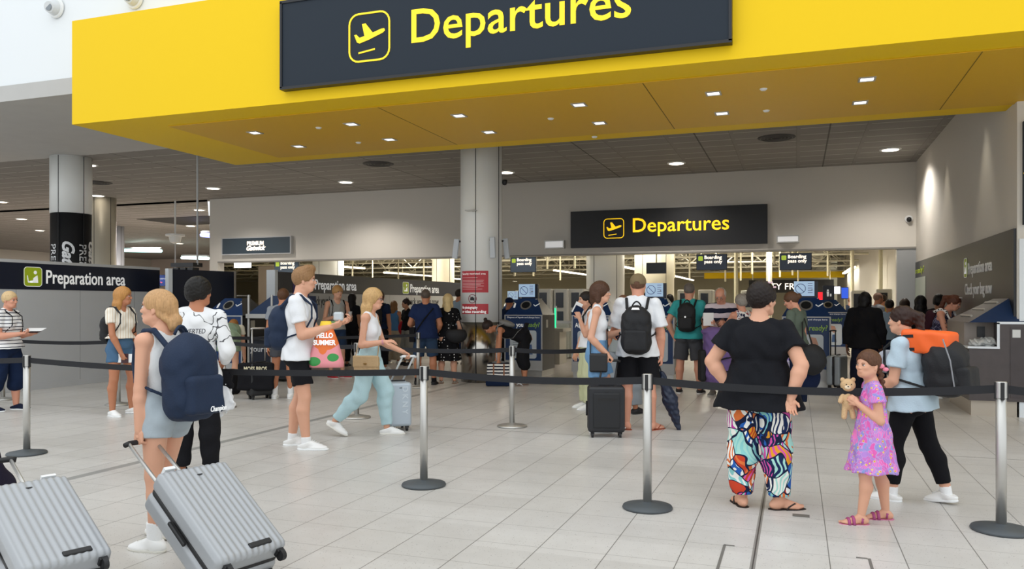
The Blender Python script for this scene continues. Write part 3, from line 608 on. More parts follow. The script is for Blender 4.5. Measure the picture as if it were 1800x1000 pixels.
# glowing square panels added to go with those unseen fill lamps
for k, (x, y) in enumerate(((-14, 25), (-10, 29), (-4.5, 25), (-1, 29), (-18, 38), (-3, 38))):
    tag(MB().mm((x-.6, y-.6, 4.56), (x+.6, y+.6, 4.6)).build('added_fill_panel', M_strip, base=(x, y, 4.56)), 'square light panel flush in the security hall ceiling, '+['far left front', 'left', 'middle front', 'right front', 'middle rear', 'right rear'][k], 'light', 'square light panels')
pp = [(905, 26), (938, 30), (962, 27), (985, 33), (1010, 25), (1185, 28), (1212, 33), (1262, 27), (1275, 35), (1294, 24), (1302, 31), (1322, 28), (1361, 24), (1371, 29), (1393, 31), (1403, 36), (1455, 30), (1498, 27), (1520, 34), (1548, 25), (1565, 29), (620, 36), (700, 40), (745, 33)]
for k, (px, D) in enumerate(pp):
    q = gnd(px, D); full = px in (1294, 1498, 1548); z0 = 0 if full else 2.35+.35*((k*7) % 5)/5
    tag(MB().cyl((q[0], q[1], z0), (q[0], q[1], 4.6), .035 if not full else .06, n=8).build('ceiling_pole', M_pole, base=(q[0], q[1], z0)), ('tall' if full else 'thin') + ' cream pole in the security hall, %s' % ('reaching the floor' if full else 'hanging from the roof'), 'pole', 'tall poles reaching floor' if full else 'hanging poles')
a = atD(1238, 484, 48); b = atD(1565, 484, 48)
tag(MB().mm((a[0], a[1], 2.95), (min(b[0], RX-.1), a[1]+.2, 3.3)).build('yellow_beam', M_yel, base=(a[0], a[1], 2.95)), 'horizontal yellow beam deep in the security hall', 'beam')
# gate frames and dim shop at the end
q = atD(1383, 503, 44); df = thing('shop_sign', 'illuminated duty free letters above far shop', 'sign', q); text_on('lettering', 'DUTY FREE', .5, q-np.array([1.6, 0, .18]), U, V_, M_glow, df)
MB().mm(q+np.array([-2, .03, -.35]), q+np.array([2.4, .12, .35])).build('sign_board', M_dark, df); MB().cyl(q+np.array([-1.8, .08, .3]), (q[0]-1.8, q[1]+.08, 4.6), .03, n=6).cyl(q+np.array([2.2, .08, .3]), (q[0]+2.2, q[1]+.08, 4.6), .03, n=6).build('hangers', M_pole, df)
for k, (px, D, w_, z0, z1, key, col, nm, lab) in enumerate(((1440, 26, .7, 1.45, 1.85, 'red_screen', 'd0202c', 'display_screen', 'glowing red screen in the far hall above the navy bins'), (1485, 24, .2, 1.6, 1.95, 'blue_screen', '2b4fc0', 'display_screen', 'glowing blue screen in the far hall'), (1463, 25, .5, 1.75, 2.0, 'white_screen', 'f3f6ff', 'display_screen', 'small white lit screen beside the blue screen'), (1430, 23.5, .18, 1.5, 1.8, 'orange_screen', 'ea7a2a', 'display_screen', 'small orange lit screen beside the bin display'), (655, 30, .6, 2.0, 2.35, 'pale_blue_screen', 'a9c6f2', 'display_screen', 'pale blue lit screen above the left partition'))):
    q = gnd(px, D)+Z*(z0+z1)/2; t = thing(nm, lab, 'screen', q)
    MB().box(q, (w_, .06, z1-z0)).build('casing', M_screen, t); MB().box(q-np.array([0, .035, 0]), (w_*.92, .01, (z1-z0)*.9)).build('screen', mat(key, col, .4, emit=col, es=1.2), t); MB().cyl(q-np.array([0, 0, 0]), (q[0], q[1], 4.6 if z0 > 1.9 else 0), .025, n=6).build('post', M_pole, t)
def gate(px, D, k, w_=.42, hh=1.75, lab=''):
    q = gnd(px, D); t = thing('passage_gate', lab, 'gate', q, None); MB().mm(q+np.array([-w_/2, -.2, 0]), q+np.array([w_/2, .5, hh])).build('cabinet', M_booth, t, bevel=.03)
    MB().mm(q+np.array([-w_*.32, -.215, hh-.5]), q+np.array([w_*.2, -.199, hh-.1])).build('screen', M_screen, t); MB().mm(q+np.array([-w_*.32, -.215, hh-.85]), q+np.array([w_*.2, -.199, hh-.6])).build('reader', mat('reader_blue', '22303c', .3), t)
for k, (px, D, lb) in enumerate(((960, 21.5, 'tall grey ticket gate cabinet with dark screens, left of the silver column'), (989, 21.5, 'narrow grey gate cabinet right next to first gate cabinet'), (1016, 21.5, 'grey gate cabinet nearest the silver column'), (1205, 23, 'grey gate cabinet partly behind teal-shirted man'), (1241, 23, 'grey gate cabinet with black screen left of bald man'), (1315, 24, 'grey gate cabinet behind grey-haired woman'), (1508, 24, 'grey gate cabinet near the blue screen'), (1553, 21.8, 'grey gate cabinet next to the right pier'))): gate(px, D, k, .4 if px != 991 else .3, 1.85 if px != 991 else 1.95, lb)
for k, (px, D) in enumerate(((978, 20.5), (1225, 22), (1320, 21.8))):
    q = gnd(px, D); t = thing('glass_barrier', 'low glass barrier with steel rail, '+['by the gates beside the first bin', 'behind the man in teal', 'behind the grey-haired woman'][k], 'barrier', q)
    MB().mm(q+np.array([-.5, 0, .1]), q+np.array([.5, .02, .95])).build('glass_pane', mat('gate_glass', 'cfe0da', .05, alpha=.25), t); MB().mm(q+np.array([-.55, -.03, .95]), q+np.array([.55, .05, 1.02])).build('rail', M_steel, t); 
    for s in (-1, 1): MB().mm(q+np.array([s*.53-.03, -.03, 0]), q+np.array([s*.53+.03, .05, .95])).build('post', M_steel, t)
q = gnd(955, 19.6); tag(MB().mm(q+np.array([-.35, -.3, .0]), q+np.array([.5, .3, .78])).mm(q+np.array([-.45, -.35, .78]), q+np.array([.6, .35, .86])).build('tray_table', mat('table_grey', 'a8a496', .4), base=q), 'low grey tray table beside the first navy bin', 'table')
t = thing('indicator_light', 'slim green indicator light on the gate beside first bin', 'light', gnd(975, 19.6)); q = gnd(976, 19.8); MB().mm(q+np.array([-.03, 0, 0]), q+np.array([.03, .05, 1.4])).build('post', M_steel, t); MB().mm(q+np.array([-.02, -.012, .85]), q+np.array([.02, 0, 1.35])).build('lamp', mat('green_lamp', '38d69a', .4, emit='2fd08e', es=1.5), t)
# ================================================================ HANGING SCREENS
M_lcd = mat('lcd_navy', '101b2c', .25, emit='16263c', es=.25); M_lcd2 = mat('lcd_grey_blue', '3b4a5a', .12, emit='33414f', es=.3)
def boarding(x0, y0, x1, y1, lab, lit=M_lcd, txt=True, Y=21.5):
    a = atY(x0, y1, Y); b = atY(x1, y0, Y); t = thing('hanging_screen', lab, 'screen', (a[0], Y, a[2]), None); w_ = b[0]-a[0]; hh = b[2]-a[2]
    MB().mm((a[0], Y, a[2]), (b[0], Y+.08, b[2])).build('casing', M_black, t, bevel=.006); MB().mm((a[0]+.015, Y-.004, a[2]+.015), (b[0]-.015, Y+.001, b[2]-.015)).build('screen', lit, t)
    MB().cyl(((a[0]+b[0])/2, Y+.04, b[2]), ((a[0]+b[0])/2, Y+.04, 4.6), .02, n=8).build('hanger', M_pole, t)
    if txt:
        k = MB(); k.prism(rrect(w_*.15, w_*.15, .02), (a[0]+w_*.14, Y-.006, b[2]-hh*.27), U, V_, N*.002); k.build('green_symbol', mat('lime_lit', 'b9d24a', .5, emit='b9d24a', es=.5), t)
        text_on('lettering', 'Boarding\npass only', .13*w_/.82, (a[0]+w_*.26, Y-.006, b[2]-hh*.3), U, V_, M_glow, t, ext=.001, bold=.002)
boarding(897, 450, 942, 479, 'greyish hanging screen reading boarding pass only beside the big column', M_lcd2); boarding(1224, 446, 1278, 475, 'dark hanging screen reading boarding pass only, above the bald man'); boarding(1370, 444, 1427, 475, 'dark hanging screen reading boarding pass only, rightmost')
boarding(1136, 461, 1171, 481, 'blank black hanging screen in front of the cream column', M_screen, False, 22.5); boarding(482, 458, 525, 480, 'hanging screen reading boarding pass only, above left navy partition', M_lcd2, True, 21.8)
a = atY(422, 471, 21.6); b = atY(447, 458, 21.6); tag(MB().mm((a[0], WY+.3, a[2]), (b[0], WY+.45, b[2])).build('exit_light', mat('bright_panel', 'ffffff', .4, emit='ffffff', es=2), base=(a[0], 21.6, a[2])), 'small bright white light box just inside the left opening', 'light')
t = thing('arrival_board', 'small blue advert screen between the two left partitions', 'screen', atD(281, 495, 16.8)); q = atD(281, 493, 16.8); MB().box(q, (.34, .05, .24)).build('casing', M_black, t); 
g = G('advert_blue', .4); cc_ = g.ramp(g.vor(14, 'Color'), [(0, '1c3a86'), (.6, '16306e'), (.75, '4f9ad0'), (.85, 'd35b7a')]); g.put(g.b.inputs['Emission Color'], cc_); g.b.inputs['Emission Strength'].default_value = .7
MB().box(q-np.array([0, .03, 0]), (.32, .01, .22)).build('screen', g.color(cc_), t); MB().cyl(q, (q[0], q[1]+.02, 0), .03, n=8).build('stand', M_steel, t); text_on('lettering', 'A WONDERFUL\nWORLD', .045, q+np.array([-.13, -.037, .02]), U, V_, M_white_l, t, ext=.001)
# far left hall fittings
for k, (x0, x1, D, col) in enumerate(((216, 283, 45, 'b8f4f0'), (355, 372, 44, '8f9cff'), (320, 366, 46, 'cfeaea'))):
    D = D if k != 1 else 33; z_ = {0: 440, 1: 413, 2: 453}[k]; a = atD(x0, z_, D); b = atD(x1, z_+1, D*.93); t = thing('neon_strip', 'glowing '+['turquoise', 'violet', 'pale'][k]+' light strip in the far left hall', 'light', a); MB().tube([a, b], .09, 6).build('tube', mat('neon_%d' % k if 0 else 'neon_'+['cyan', 'violet', 'pale'][k], col, .4, emit=col, es=2.5), t); MB().tube([a+np.array([0, 0, .12]), b+np.array([0, 0, .12])], .07, 4).build('tray', M_greyp, t)
for x, y in ((-24, 25), (-30, 24), (-33, 33), (-40, 38)): light('far_hall_fill', 'AREA', (x, y, 4.7), 300, (1, .9, .82), 3)  # area lamps without fittings, added to lift the far left hall
q = atD(308, 415, 26); t = thing('ceiling_fan_unit', 'white dome unit hanging on thin rod in the far left hall', 'lamp', q); MB().lathe(q, [(.02, -.25), (.16, -.2), (.2, -.02), (.3, 0), (.3, .06)], 20).build('dome', M_whitep, t, smooth=False); MB().cyl(q, (q[0], q[1], CEIL), .03, n=8).build('rod', M_whitep, t); MB().cyl(q, (q[0], q[1], 2.15), .02, n=8).build('stem', M_greyp, t)
q = atD(328, 466, 18); t = thing('spotlight_rack', 'black rack of lamp units above the navy screen', 'rack', q); MB().box(q, (.62, .3, .09)).build('rail', M_black, t)
for s in (-.2, 0, .2): MB().box(q+np.array([s, -.02, -.11]), (.15, .2, .1)).build('lamp_head', M_black, t)
MB().cyl(q+np.array([.3, 0, 0]), (q[0]+.3, q[1], CEIL), .02, n=8).build('hanger', M_greyp, t)
# premium lane back wall pieces
a = atY(400, 500, 23); b = atY(552, 500, 23); struct('wall_premium', MB().mm((wl+.2, 23.2, 0), (b[0], 23.4, 2.75)), mat('taupe_wall', 'a3968a', .7)); bpy.data.objects['wall_premium'].name = 'wall_inner_left'
# ================================================================ RECYCLING BINS / PREPARATION DESKS
def binu(px, lab, Y=15.2, w=.80, body=M_navy, dep=.85, sym=False, disp=True, D=None, words=True):
    p = atY(px, 534, Y); x, y = p[0], Y; t = thing('preparation_bin', lab, 'bin', (x, y, 0)); hw = w/2; H = 1.22
    M_pn = mat('bin_panel_navy', '16386a', .4); M_side = mat('bin_side_dark', '1b1c1f', .4)
    MB().mm((x-hw, y, .12), (x+hw, y+dep, H)).build('cabinet', M_side, t); MB().mm((x-hw+.02, y+.03, 0), (x+hw-.02, y+dep-.03, .12)).build('plinth', M_steel, t)
    MB().mm((x-hw+.025, y-.012, .32), (x+hw-.025, y+.002, H-.01)).build('front_panel', M_pn, t); fr = MB(); fr.mm((x-hw, y-.014, .12), (x-hw+.025, y+.004, H)).mm((x+hw-.025, y-.014, .12), (x+hw, y+.004, H)).mm((x-hw, y-.016, H-.012), (x+hw, y+.004, H+.01)).mm((x-hw+.02, y-.012, .12), (x+hw-.02, y+.002, .32)); fr.build('trim', M_greyp, t)
    tw, y1, y2, Ht = .20, y+.30, y+dep-.30, 1.56
    V = [(x-hw, y, H+.01), (x+hw, y, H+.01), (x+hw, y+dep, H+.01), (x-hw, y+dep, H+.01), (x-tw, y1, Ht), (x+tw, y1, Ht), (x+tw, y2, Ht), (x-tw, y2, Ht)]
    mesh_obj('sloping_lid', V, [(0, 1, 5, 4), (1, 2, 6, 5), (2, 3, 7, 6), (3, 0, 4, 7), (4, 5, 6, 7), (3, 2, 1, 0)], None, t, mats=[M_pn, mat('lid_grey', '5c5b59', .4)], fm=[0, 1, 0, 1, 0, 0])
    sl = nrm(np.array([0, .30, Ht-H])); nn = np.array([0, -sl[2], sl[1]]); c_ = np.array([x, y, H+.01])+sl*.25
    k = MB(); k.cyl(c_, c_+nn*.015, .115, n=28); k.build('hole_ring', M_steel, t); MB().cyl(c_+nn*.002, c_+nn*.018, .085, n=28).build('hole', M_dark, t)
    k = MB(); k.prism([(-.26, -.06), (-.22, -.06), (-.22, .04), (-.23, .06), (-.25, .06), (-.26, .04)], c_+nn*.002, U, sl, nn*.003); k.build('bottle_symbol', M_white_l, t); k = MB(); k.tube([c_+nn*.004+U*.16+sl*.02, c_+nn*.004+U*.2-sl*.02, c_+nn*.004+U*.28+sl*.05], .010, 4); k.build('tick_symbol', M_white_l, t)
    k = MB(); ux = nrm(np.array([-(hw-tw), 0, Ht-H]))
    for j in range(4): q0 = np.array([x+hw-.03-.09*j, y+.22+.0*j, H+.02+.09*j*(Ht-H)/(hw-tw)]); k.tube([q0, q0+np.array([0, dep-.45, 0])], .012, 4)
    k.build('slots', mat('slot_pale', 'b5b2ac', .5), t)
    if words:
        V, F = text_geo('Are you', .13, ext=.001, bold=.0015); text_on('lettering', 'Are you', .13, (x-hw+.07, y-.013, .99), U, V_, M_white_l, t, ext=.001, bold=.0015, fitw=.33); text_on('green_lettering', 'ready?', .13, (x+.04, y-.013, .99), U, V_, mat('ready_green', '9ccb4d', .5), t, ext=.001, shear=.15, bold=.0015, fitw=.30); text_on('small_lettering', 'Dispose of liquids and sharps here', .042, (x-hw+.06, y-.018, H-.055), U, V_, M_white_l, t, fitw=w-.12, ext=.001)
        MB().prism(rrect(w*.7, .56, .05), (x+.0, y-.0135, .64), U, V_, N*.002).build('picture', mat('bin_picture', 'd3dde6', .5), t)
        k = MB(); k.prism([(.05, .24), (.16, .22), (.2, .1), (.13, .04), (.08, .1)], (x, y-.0155, .64), U, V_, N*.0015); k.build('picture_hand', mat('picture_skin', 'd3a08a', .5), t); k = MB(); k.prism([(.08, -.2), (.2, -.2), (.18, 0), (.1, 0)], (x, y-.0155, .64), U, V_, N*.0015); k.build('picture_bottle', mat('picture_blue', '4a6a9a', .5), t); k = MB()
        for j in range(6): k.box((x-.14, y-.016, .78-.05*j), (.16, .002, .014))
        k.build('picture_text', mat('picture_text', '8b98a6', .5), t)
    k = MB(); k.box((x+hw+.002, y+.3, 1.05), (.006, .12, .16)); k.build('side_latch', M_steel, t); 
    if disp:
        d = thing('bin_display', 'pale crossed-bottle display atop '+lab, 'screen', (x, y1+.05, Ht)); zc = Ht+.16
        MB().mm((x-.15, y1+.02, Ht), (x+.2, y1+.1, zc+.13)).build('casing', M_navy, d); MB().mm((x-.2, y1, zc-.13), (x+.14, y1+.03, zc+.13)).build('screen', mat('pale_display', 'b7d0ea', .4, emit='a9c8ea', es=.45), d)
        k = MB(); o_ = np.array([x-.09, y1-.002, zc]); V, F = disc_ring(.078, .088); k.add(np.stack([o_[0]+V[:, 0], np.full(len(V), o_[1]), o_[2]+V[:, 1]], 1), F); k.tube([o_+np.array([-.06, 0, .06]), o_+np.array([.06, 0, -.06])], .005, 4); k.build('ring_symbol', mat('ring_navy', '34506e', .5), d); k = MB()
        for j in range(5): k.box((x+.07, y1-.002, zc+.09-.04*j), (.08, .003, .012))
        k.build('display_text', mat('display_text', '8a98b6', .5), d)
    if sym:
        d = thing('bin_sign', 'luggage figure sign atop '+lab, 'sign', (x, y1+.05, Ht)); MB().mm((x-.13, y1+.02, Ht), (x+.16, y1+.08, Ht+.38)).build('board', M_navy, d); k = MB(); o_ = np.array([x, y1+.018, Ht+.17]); k.prism([(-.02, -.08), (.02, -.08), (.03, .05), (-.03, .05)], o_, U, V_, N*.003); k.prism([(.025*math.cos(a), .085+.025*math.sin(a)) for a in np.linspace(0, 6, 10)], o_, U, V_, N*.003); k.prism([(.05, -.08), (.09, -.08), (.09, -.01), (.05, -.01)], o_, U, V_, N*.003); k.build('figure', M_white_l, d)
    return t
binu(920, 'navy recycling bin lettered are you ready beside the big column'); binu(1040, 'navy bin mostly hidden by bob-haired woman', disp=False); binu(1148, 'navy bin behind the capped man'); binu(1417, 'navy bin lettered ready behind green-shirted woman', Y=14.8)
binu(1456, 'farther navy bin beyond the rightmost navy bin', Y=22.8, sym=True, disp=False, w=.95)
b6 = binu(392, 'dark bin in the premium lane', Y=12.6, disp=False, words=False, w=.9); binu(897, 'far navy bin peeping beside the big column', Y=23.5, words=False, w=.6)
# premium lane shelf desk
q = gnd(470, 15.0); t = thing('sorting_desk', 'black shelf desk with navy sloping lid in the premium lane', 'desk', q); M_bk = mat('desk_black', '15161a', .5)
MB().mm(q+np.array([-.40, 0, .05]), q+np.array([.45, .7, .78])).build('cabinet', M_bk, t); MB().mm(q+np.array([-.46, -.12, .78]), q+np.array([.5, .75, .82])).build('shelf', M_steel, t); MB().mm(q+np.array([-.45, -.05, 1.18]), q+np.array([.6, .7, 1.26])).build('upper_shelf', M_steel, t)
for s in (-.42, .1, .55): MB().cyl(q+np.array([s, 0, .0]), q+np.array([s, 0, 1.62]), .025, n=10).build('post', M_steel, t)
mesh_obj('sloping_lid', [q+np.array(v) for v in ((-.45, 0, 1.26), (.6, 0, 1.26), (.6, 0, 1.6), (.1, 0, 1.6), (-.45, .7, 1.26), (.6, .7, 1.26), (.6, .7, 1.6), (.1, .7, 1.6))], [(0, 1, 2, 3), (7, 6, 5, 4), (0, 3, 7, 4), (3, 2, 6, 7), (1, 5, 6, 2), (0, 4, 5, 1)], mat('lid_navy', '1a3358', .4), t)
MB().mm(q+np.array([-.40, -.005, .1]), q+np.array([.45, -.0, .76])).build('front_panel', M_navy, t); text_on('lettering', 'your bag', .16, q+np.array([-.38, -.01, .55]), U, V_, M_wl2, t, ext=.001)
# right desk
x0, y0 = 2.11, 11.78; M_wood = mat('grey_wood', '4a4343', .45, var=.25, bscale=7, bump=.08); t = thing('preparation_desk', 'large grey wood search desk with sloped slotted lid at the right edge', 'desk', (x0, y0, 0))
y1 = y0+1.6; H = 1.21
zn = 1.45-78*10.4/1409; xn = atY(1757, 590, y0)[0]
MB().mm((x0+.03, y0+.05, 0), (4.6, y1, .2)).build('plinth', mat('desk_plinth', 'b4aa9c', .35, .4), t); MB().mm((x0, y0, .2), (4.6, y1, zn)).build('cabinet', M_wood, t); MB().mm((xn, y0, zn), (4.6, y1, H)).build('upper_cabinet', M_wood, t)
MB().mm((x0, y0+.32, zn), (xn, y1, H)).build('niche_back', mat('niche_grey', '8b8179', .4), t); MB().mm((x0-.02, y0-.02, zn), (xn, y0+.32, zn+.025)).build('niche_shelf', M_lite, t)
MB().mm((xn-.03, y0-.012, zn), (xn, y0, H)).mm((xn-.03, y0-.012, H-.02), (4.6, y0, H+.01)).build('trim', M_lite, t)
MB().mm((xn+.12, y0-.008, .25), (4.6, y0, H-.06)).build('door', mat('door_wood', '433c3d', .45, var=.25, bscale=7), t); MB().mm((xn+.14, y0-.016, 1.02), (xn+.23, y0-.006, 1.12)).build('lock_plate', M_steel, t)
MB().box(((x0+xn)/2+.02, y0+.31, 1.08), (.09, .02, .14)).build('handle', M_black, t)
mesh_obj('sloping_lid', [(x0, y0, H), (4.6, y0, H+.012), (4.6, y1, H+.012), (x0, y1, H), (x0+.55, y0+.35, H+.33), (4.2, y0+.35, H+.33), (4.2, y1-.4, H+.33), (x0+.55, y1-.4, H+.33)], [(0, 1, 5, 4), (1, 2, 6, 5), (2, 3, 7, 6), (3, 0, 4, 7), (4, 5, 6, 7), (3, 2, 1, 0)], None, t, mats=[mat('lid_navy', '1a3358', .4), mat('lid_taupe', '5f5954', .4)], fm=[0, 1, 0, 1, 1, 0])
k = MB(); u_ = nrm(np.array([.55, 0, .33]))
for j, s in enumerate((.12, .28, .44)): q = np.array([x0, y0+.45, H+.006])+u_*s*1.1; k.tube([q, q+np.array([0, .75, 0])], .014 if j % 2 else .02, 4)
k.build('slots', mat('slot_pale', 'b5b2ac', .5), t)
# ================================================================ BELT POSTS
def stanchion_parts(name='belt_post'):
    t = thing(name, '', 'barrier post', (0, 0, 0)); MB().lathe((0, 0, 0), [(.17, 0), (.178, .008), (.172, .02), (.09, .035), (.045, .045), (.03, .05)], 40).build('base', mat('post_base_grey', '4c5256', .5, .1), t, smooth=True); MB().lathe((0, 0, 0), [(.031, .03), (.031, .91)], 28).build('pole', M_steel, t, smooth=True)
    for f in t.children[-1].data.polygons: f.use_smooth = abs(f.normal.z) < .5
    MB().lathe((0, 0, 0), [(.034, .85), (.034, .948), (.031, .953), (.004, .954)], 28).build('head', M_steel, t); MB().box((0, 0, .895), (.078, .022, .11)).box((0, 0, .895), (.022, .078, .11)).build('belt_slots', M_rub, t, bevel=.002); return t
def cp(t, loc, **k):
    r = t.copy(); COL.objects.link(r); r.location = [float(v) for v in loc]
    for ch in t.children: c = ch.copy(); COL.objects.link(c); c.parent = r
    for a, b in k.items(): r[a] = b
    return r
PB = [(47, 7.74, 'steel belt post in front row at far left, before striped-shirt woman', 0), (745, 6.4, 'steel belt post in front row at picture centre', 0), (1138, 5.69, 'steel belt post in front row in front of capped backpack man', 0), (1760, 5.12, 'steel belt post in front row at far right', 0), (900, 9.46, 'steel belt post behind front belt, before the bending woman', 0), (627, 10.2, 'steel belt post behind the striding blonde woman', 0), (393, 11.2, 'steel belt post behind dark-haired man, only lower part showing', 0), (208, 11.5, 'steel belt post just behind blonde woman in denim shorts', 0), (5, 12.1, 'steel belt post at left edge behind striped-shirt woman', 0), (1064, 9.8, 'steel belt post behind the black upright suitcase', 0), (735, 13.9, 'steel belt post far back beside the navy polo man', 0)]
st0 = stanchion_parts(); PL = []
for i, (px, D, lb, _) in enumerate(PB):
    q = gnd(px, D); PL.append(q)
    if i == 0: st0.location = [float(v) for v in q]; st0['label'] = lb; r = st0
    else: r = cp(st0, q, label=lb)
    r['group'] = 'belt barrier posts'
    if i >= 4:   # chromed disc bases on the second row
        for ch in r.children:
            if ch.name.startswith('base'):
                if 'steel_base' not in bpy.data.meshes: me = ch.data.copy(); me.name = 'steel_base'; me.materials[0] = M_steel
                ch.data = bpy.data.meshes['steel_base']
M_belt = mat('black_belt', '17181d', .75)
def belt(a, b, lab, z=.905, sag=.03, hh=.052, ext=0):
    a = np.array([a[0], a[1], z]); b = np.array([b[0], b[1], z]); d = nrm(b-a); a = a+d*.034; b = b-d*.034 if not ext else b; n_ = np.array([-d[1], d[0], 0])*.0015; V = []; F = []; N_ = 16
    for i in range(N_+1):
        s = i/N_; p = a+(b-a)*s-np.array([0, 0, sag*4*s*(1-s)])
        for q in (-hh/2, hh/2): V += [p+np.array([0, 0, q])-n_, p+np.array([0, 0, q])+n_]
    for i in range(N_): o = 4*i; F += [(o, o+4, o+6, o+2), (o+1, o+3, o+7, o+5), (o+2, o+6, o+7, o+3), (o, o+1, o+5, o+4)]
    return tag(mesh_obj('barrier_belt', V, F, M_belt, base=a), lab, 'belt')
belt(gnd(-220, 8.6), PL[0], 'black belt running off the left edge from the leftmost front post'); belt(PL[0], PL[1], 'long black front belt between the leftmost and centre posts', sag=.05); belt(PL[1], PL[2], 'black front belt between the centre post and the next front post'); belt(PL[2], PL[3], 'black front belt passing before the floral-trousered woman and girl', sag=.045); belt(PL[3], gnd(2050, 4.9), 'black belt running off the right edge from the rightmost post', ext=1)
belt(PL[8], PL[7], 'rear belt behind the striped-shirt woman along grey partition'); belt(PL[7], PL[6], 'rear belt behind foreground blonde woman'); belt(PL[6], PL[5], 'rear belt crossing behind the white-shirted man'); belt(PL[5], PL[4], 'rear belt crossing in front of the big column'); belt(PL[4], PL[9], 'rear belt from middle rear post toward black suitcase'); belt(gnd(350, 13.0), PL[10], 'farther black belt crossing the premium lane entrance')
for x0, y0, x1, y1 in ((1273, 957, 1262, 1000), (1525, 981, 1537, 1002)):   # floor tape corners
    a = atZ(x0, y0, .003); k = MB(); b = atZ(x1, y1, .003); k.box((a+b)/2-np.array([0, 0, .0015]), (.016, np.linalg.norm(b-a), .002), np.array([[math.cos(.0), -math.sin(0.), 0], [0, 1, 0], [0, 0, 1]])); s = 1 if x0 < 1400 else -1; k.box(a+np.array([s*.03, 0, -.0015]), (.06, .016, .002)); tag(k.build('floor_tape', mat('tape_grey', '6e6b66', .6), base=a), ('left' if s > 0 else 'right')+' corner of grey tape mark on the floor', 'tape')
a = atZ(1408, 906, .002); tag(MB().box(a, (.11, .07, .002)).build('floor_tape', MC['tape_grey'], base=a), 'short grey tape rectangle on floor beside the flip-flop', 'tape')
# ================================================================ SUITCASES
M_rubw = mat('wheel_black', '141416', .5)
def case(name, lab, A, a, w, n, W, L, T_, m, ribs=True, band=M_rubw, grip=None, rod=M_steel, group=None, res=.005, nr=11, wheel=.028, rodx=.11, hl=None, pocket=None):
    """A: near top corner of the front face; a: up the case; w: across; n: out of the front face"""
    a, w, n = nrm(a), nrm(w), nrm(n); c = A+w*W/2-a*L/2-n*T_/2; t = thing(name, lab, 'suitcase', c-a*(L/2), group); R = frameR(w, n, a)
    for s, nm in ((1, 'front_shell'), (-1, 'rear_shell')):
        sd = SD(); sd.box(c+n*s*(T_*.27), (W/2, T_*.235, L/2), R, .035)
        if ribs: sd.rib(c, w, W/nr, .0022, (n*s, T_*.40))
        sd_mesh(nm, [(sd, res)], m, t)
    sd = SD(); sd.box(c, (W/2-.008, T_*.12, L/2-.008), R, .03); sd_mesh('zip_band', [(sd, res)], band, t)
    k = MB(); Rc = np.array([w, n, a]).T
    for s in (-1, 1):
        for q in (-1, 1): o = c-a*(L/2+wheel)+w*s*(W/2-.05)+n*q*(T_/2-.045); MB().cyl(o-w*.012, o+w*.012, wheel, n=20).build('wheel', M_rubw, t); MB().box(o+a*wheel*.9, (.04, .04, .03), Rc).build('wheel_fork', M_rubw, t)
    MB().box(c+a*(L/2+.012)+n*T_*.1, (.16, .02, .018), Rc).build('top_handle', M_rubw, t, bevel=.006)
    MB().box(c+w*(-W/2-.010), (.018, .02, .16), Rc).build('side_handle', M_rubw, t, bevel=.006)
    MB().box(c+n*(T_/2+.0)-a*(L*.5-.045)+w*W*.12, (.13, .02, .03), Rc).build('foot_grip', M_rubw, t, bevel=.005) if ribs else None
    MB().box(c+n*(T_/2+.002)+a*(L*.38)-w*W*.0, (.03, .004, .007), Rc).build('badge', M_rubw, t)
    if hl or grip is not None:
        for s in (-1, 1):
            b0 = c+a*L*.45-n*T_*.28+w*s*rodx
            if grip is not None: b1 = np.array(grip)+w*s*rodx*.92
            else: b1 = b0+a*(hl+L*.05)
            MB().cyl(b0, b1, .0105, n=10).build('telescopic_rod', rod, t, smooth=True)
        g_ = np.array(grip) if grip is not None else c+a*(L*.5+hl)-n*T_*.28
        MB().tube([g_-w*(rodx+.02)-a*.012, g_-w*rodx*.9, g_, g_+w*rodx*.9, g_+w*(rodx+.02)-a*.012], .015, 10).build('handle_grip', band if rod is M_steel and ribs else rod, t, smooth=True)
    if pocket: sd = SD(); sd.box(c+n*(T_/2+.004)-a*L*.02, (W*.36, .012, L*.38), R, .01); sd_mesh('front_pocket', [(sd, .006)], pocket, t); MB().box(c+n*(T_/2+.016)+a*L*.22, (W*.5, .006, .03), Rc).build('logo_strip', M_rubw, t)
    return t, c
def cam2w(v): v = np.asarray(v, float); return cr*v[0]+cf*v[1]+Z0*v[2]
Z0 = np.array([0, 0, 1.])
def fit_case(x, d, z, yaw, tilt, W, L, T_):
    a = np.array([math.cos(yaw)*math.cos(tilt), math.sin(yaw)*math.cos(tilt), math.sin(tilt)]); w_ = np.array([math.sin(yaw), -math.cos(yaw), 0]); w_ = -w_ if w_[1] < 0 else w_; n_ = np.cross(a, w_); n_ = -n_ if n_[2] < 0 else n_
    A = cam2w((x, d, z)); return A, cam2w(a), cam2w(w_), cam2w(n_)
def upright(px, D, face, W, L, T_, tilt=0):
    """frame of an upright case standing at px, D with front turned by face degrees (0 = to the camera)"""
    rx = nrm(cf+cr*((px-900)/FPX)); pr = np.array([rx[1], -rx[0], 0.]); q = math.radians(face); n_ = -math.cos(q)*rx+math.sin(q)*pr; w_ = np.cross(n_, Z0)*-1; a = Z0*math.cos(tilt)-n_*math.sin(tilt)*-1 if tilt else Z0
    n_ = nrm(n_-a*(n_@a)); b = gnd(px, D); c = b+a*(.056+L/2+.0); A = c-w_*W/2+a*L/2+n_*T_/2; return A, a, w_, n_
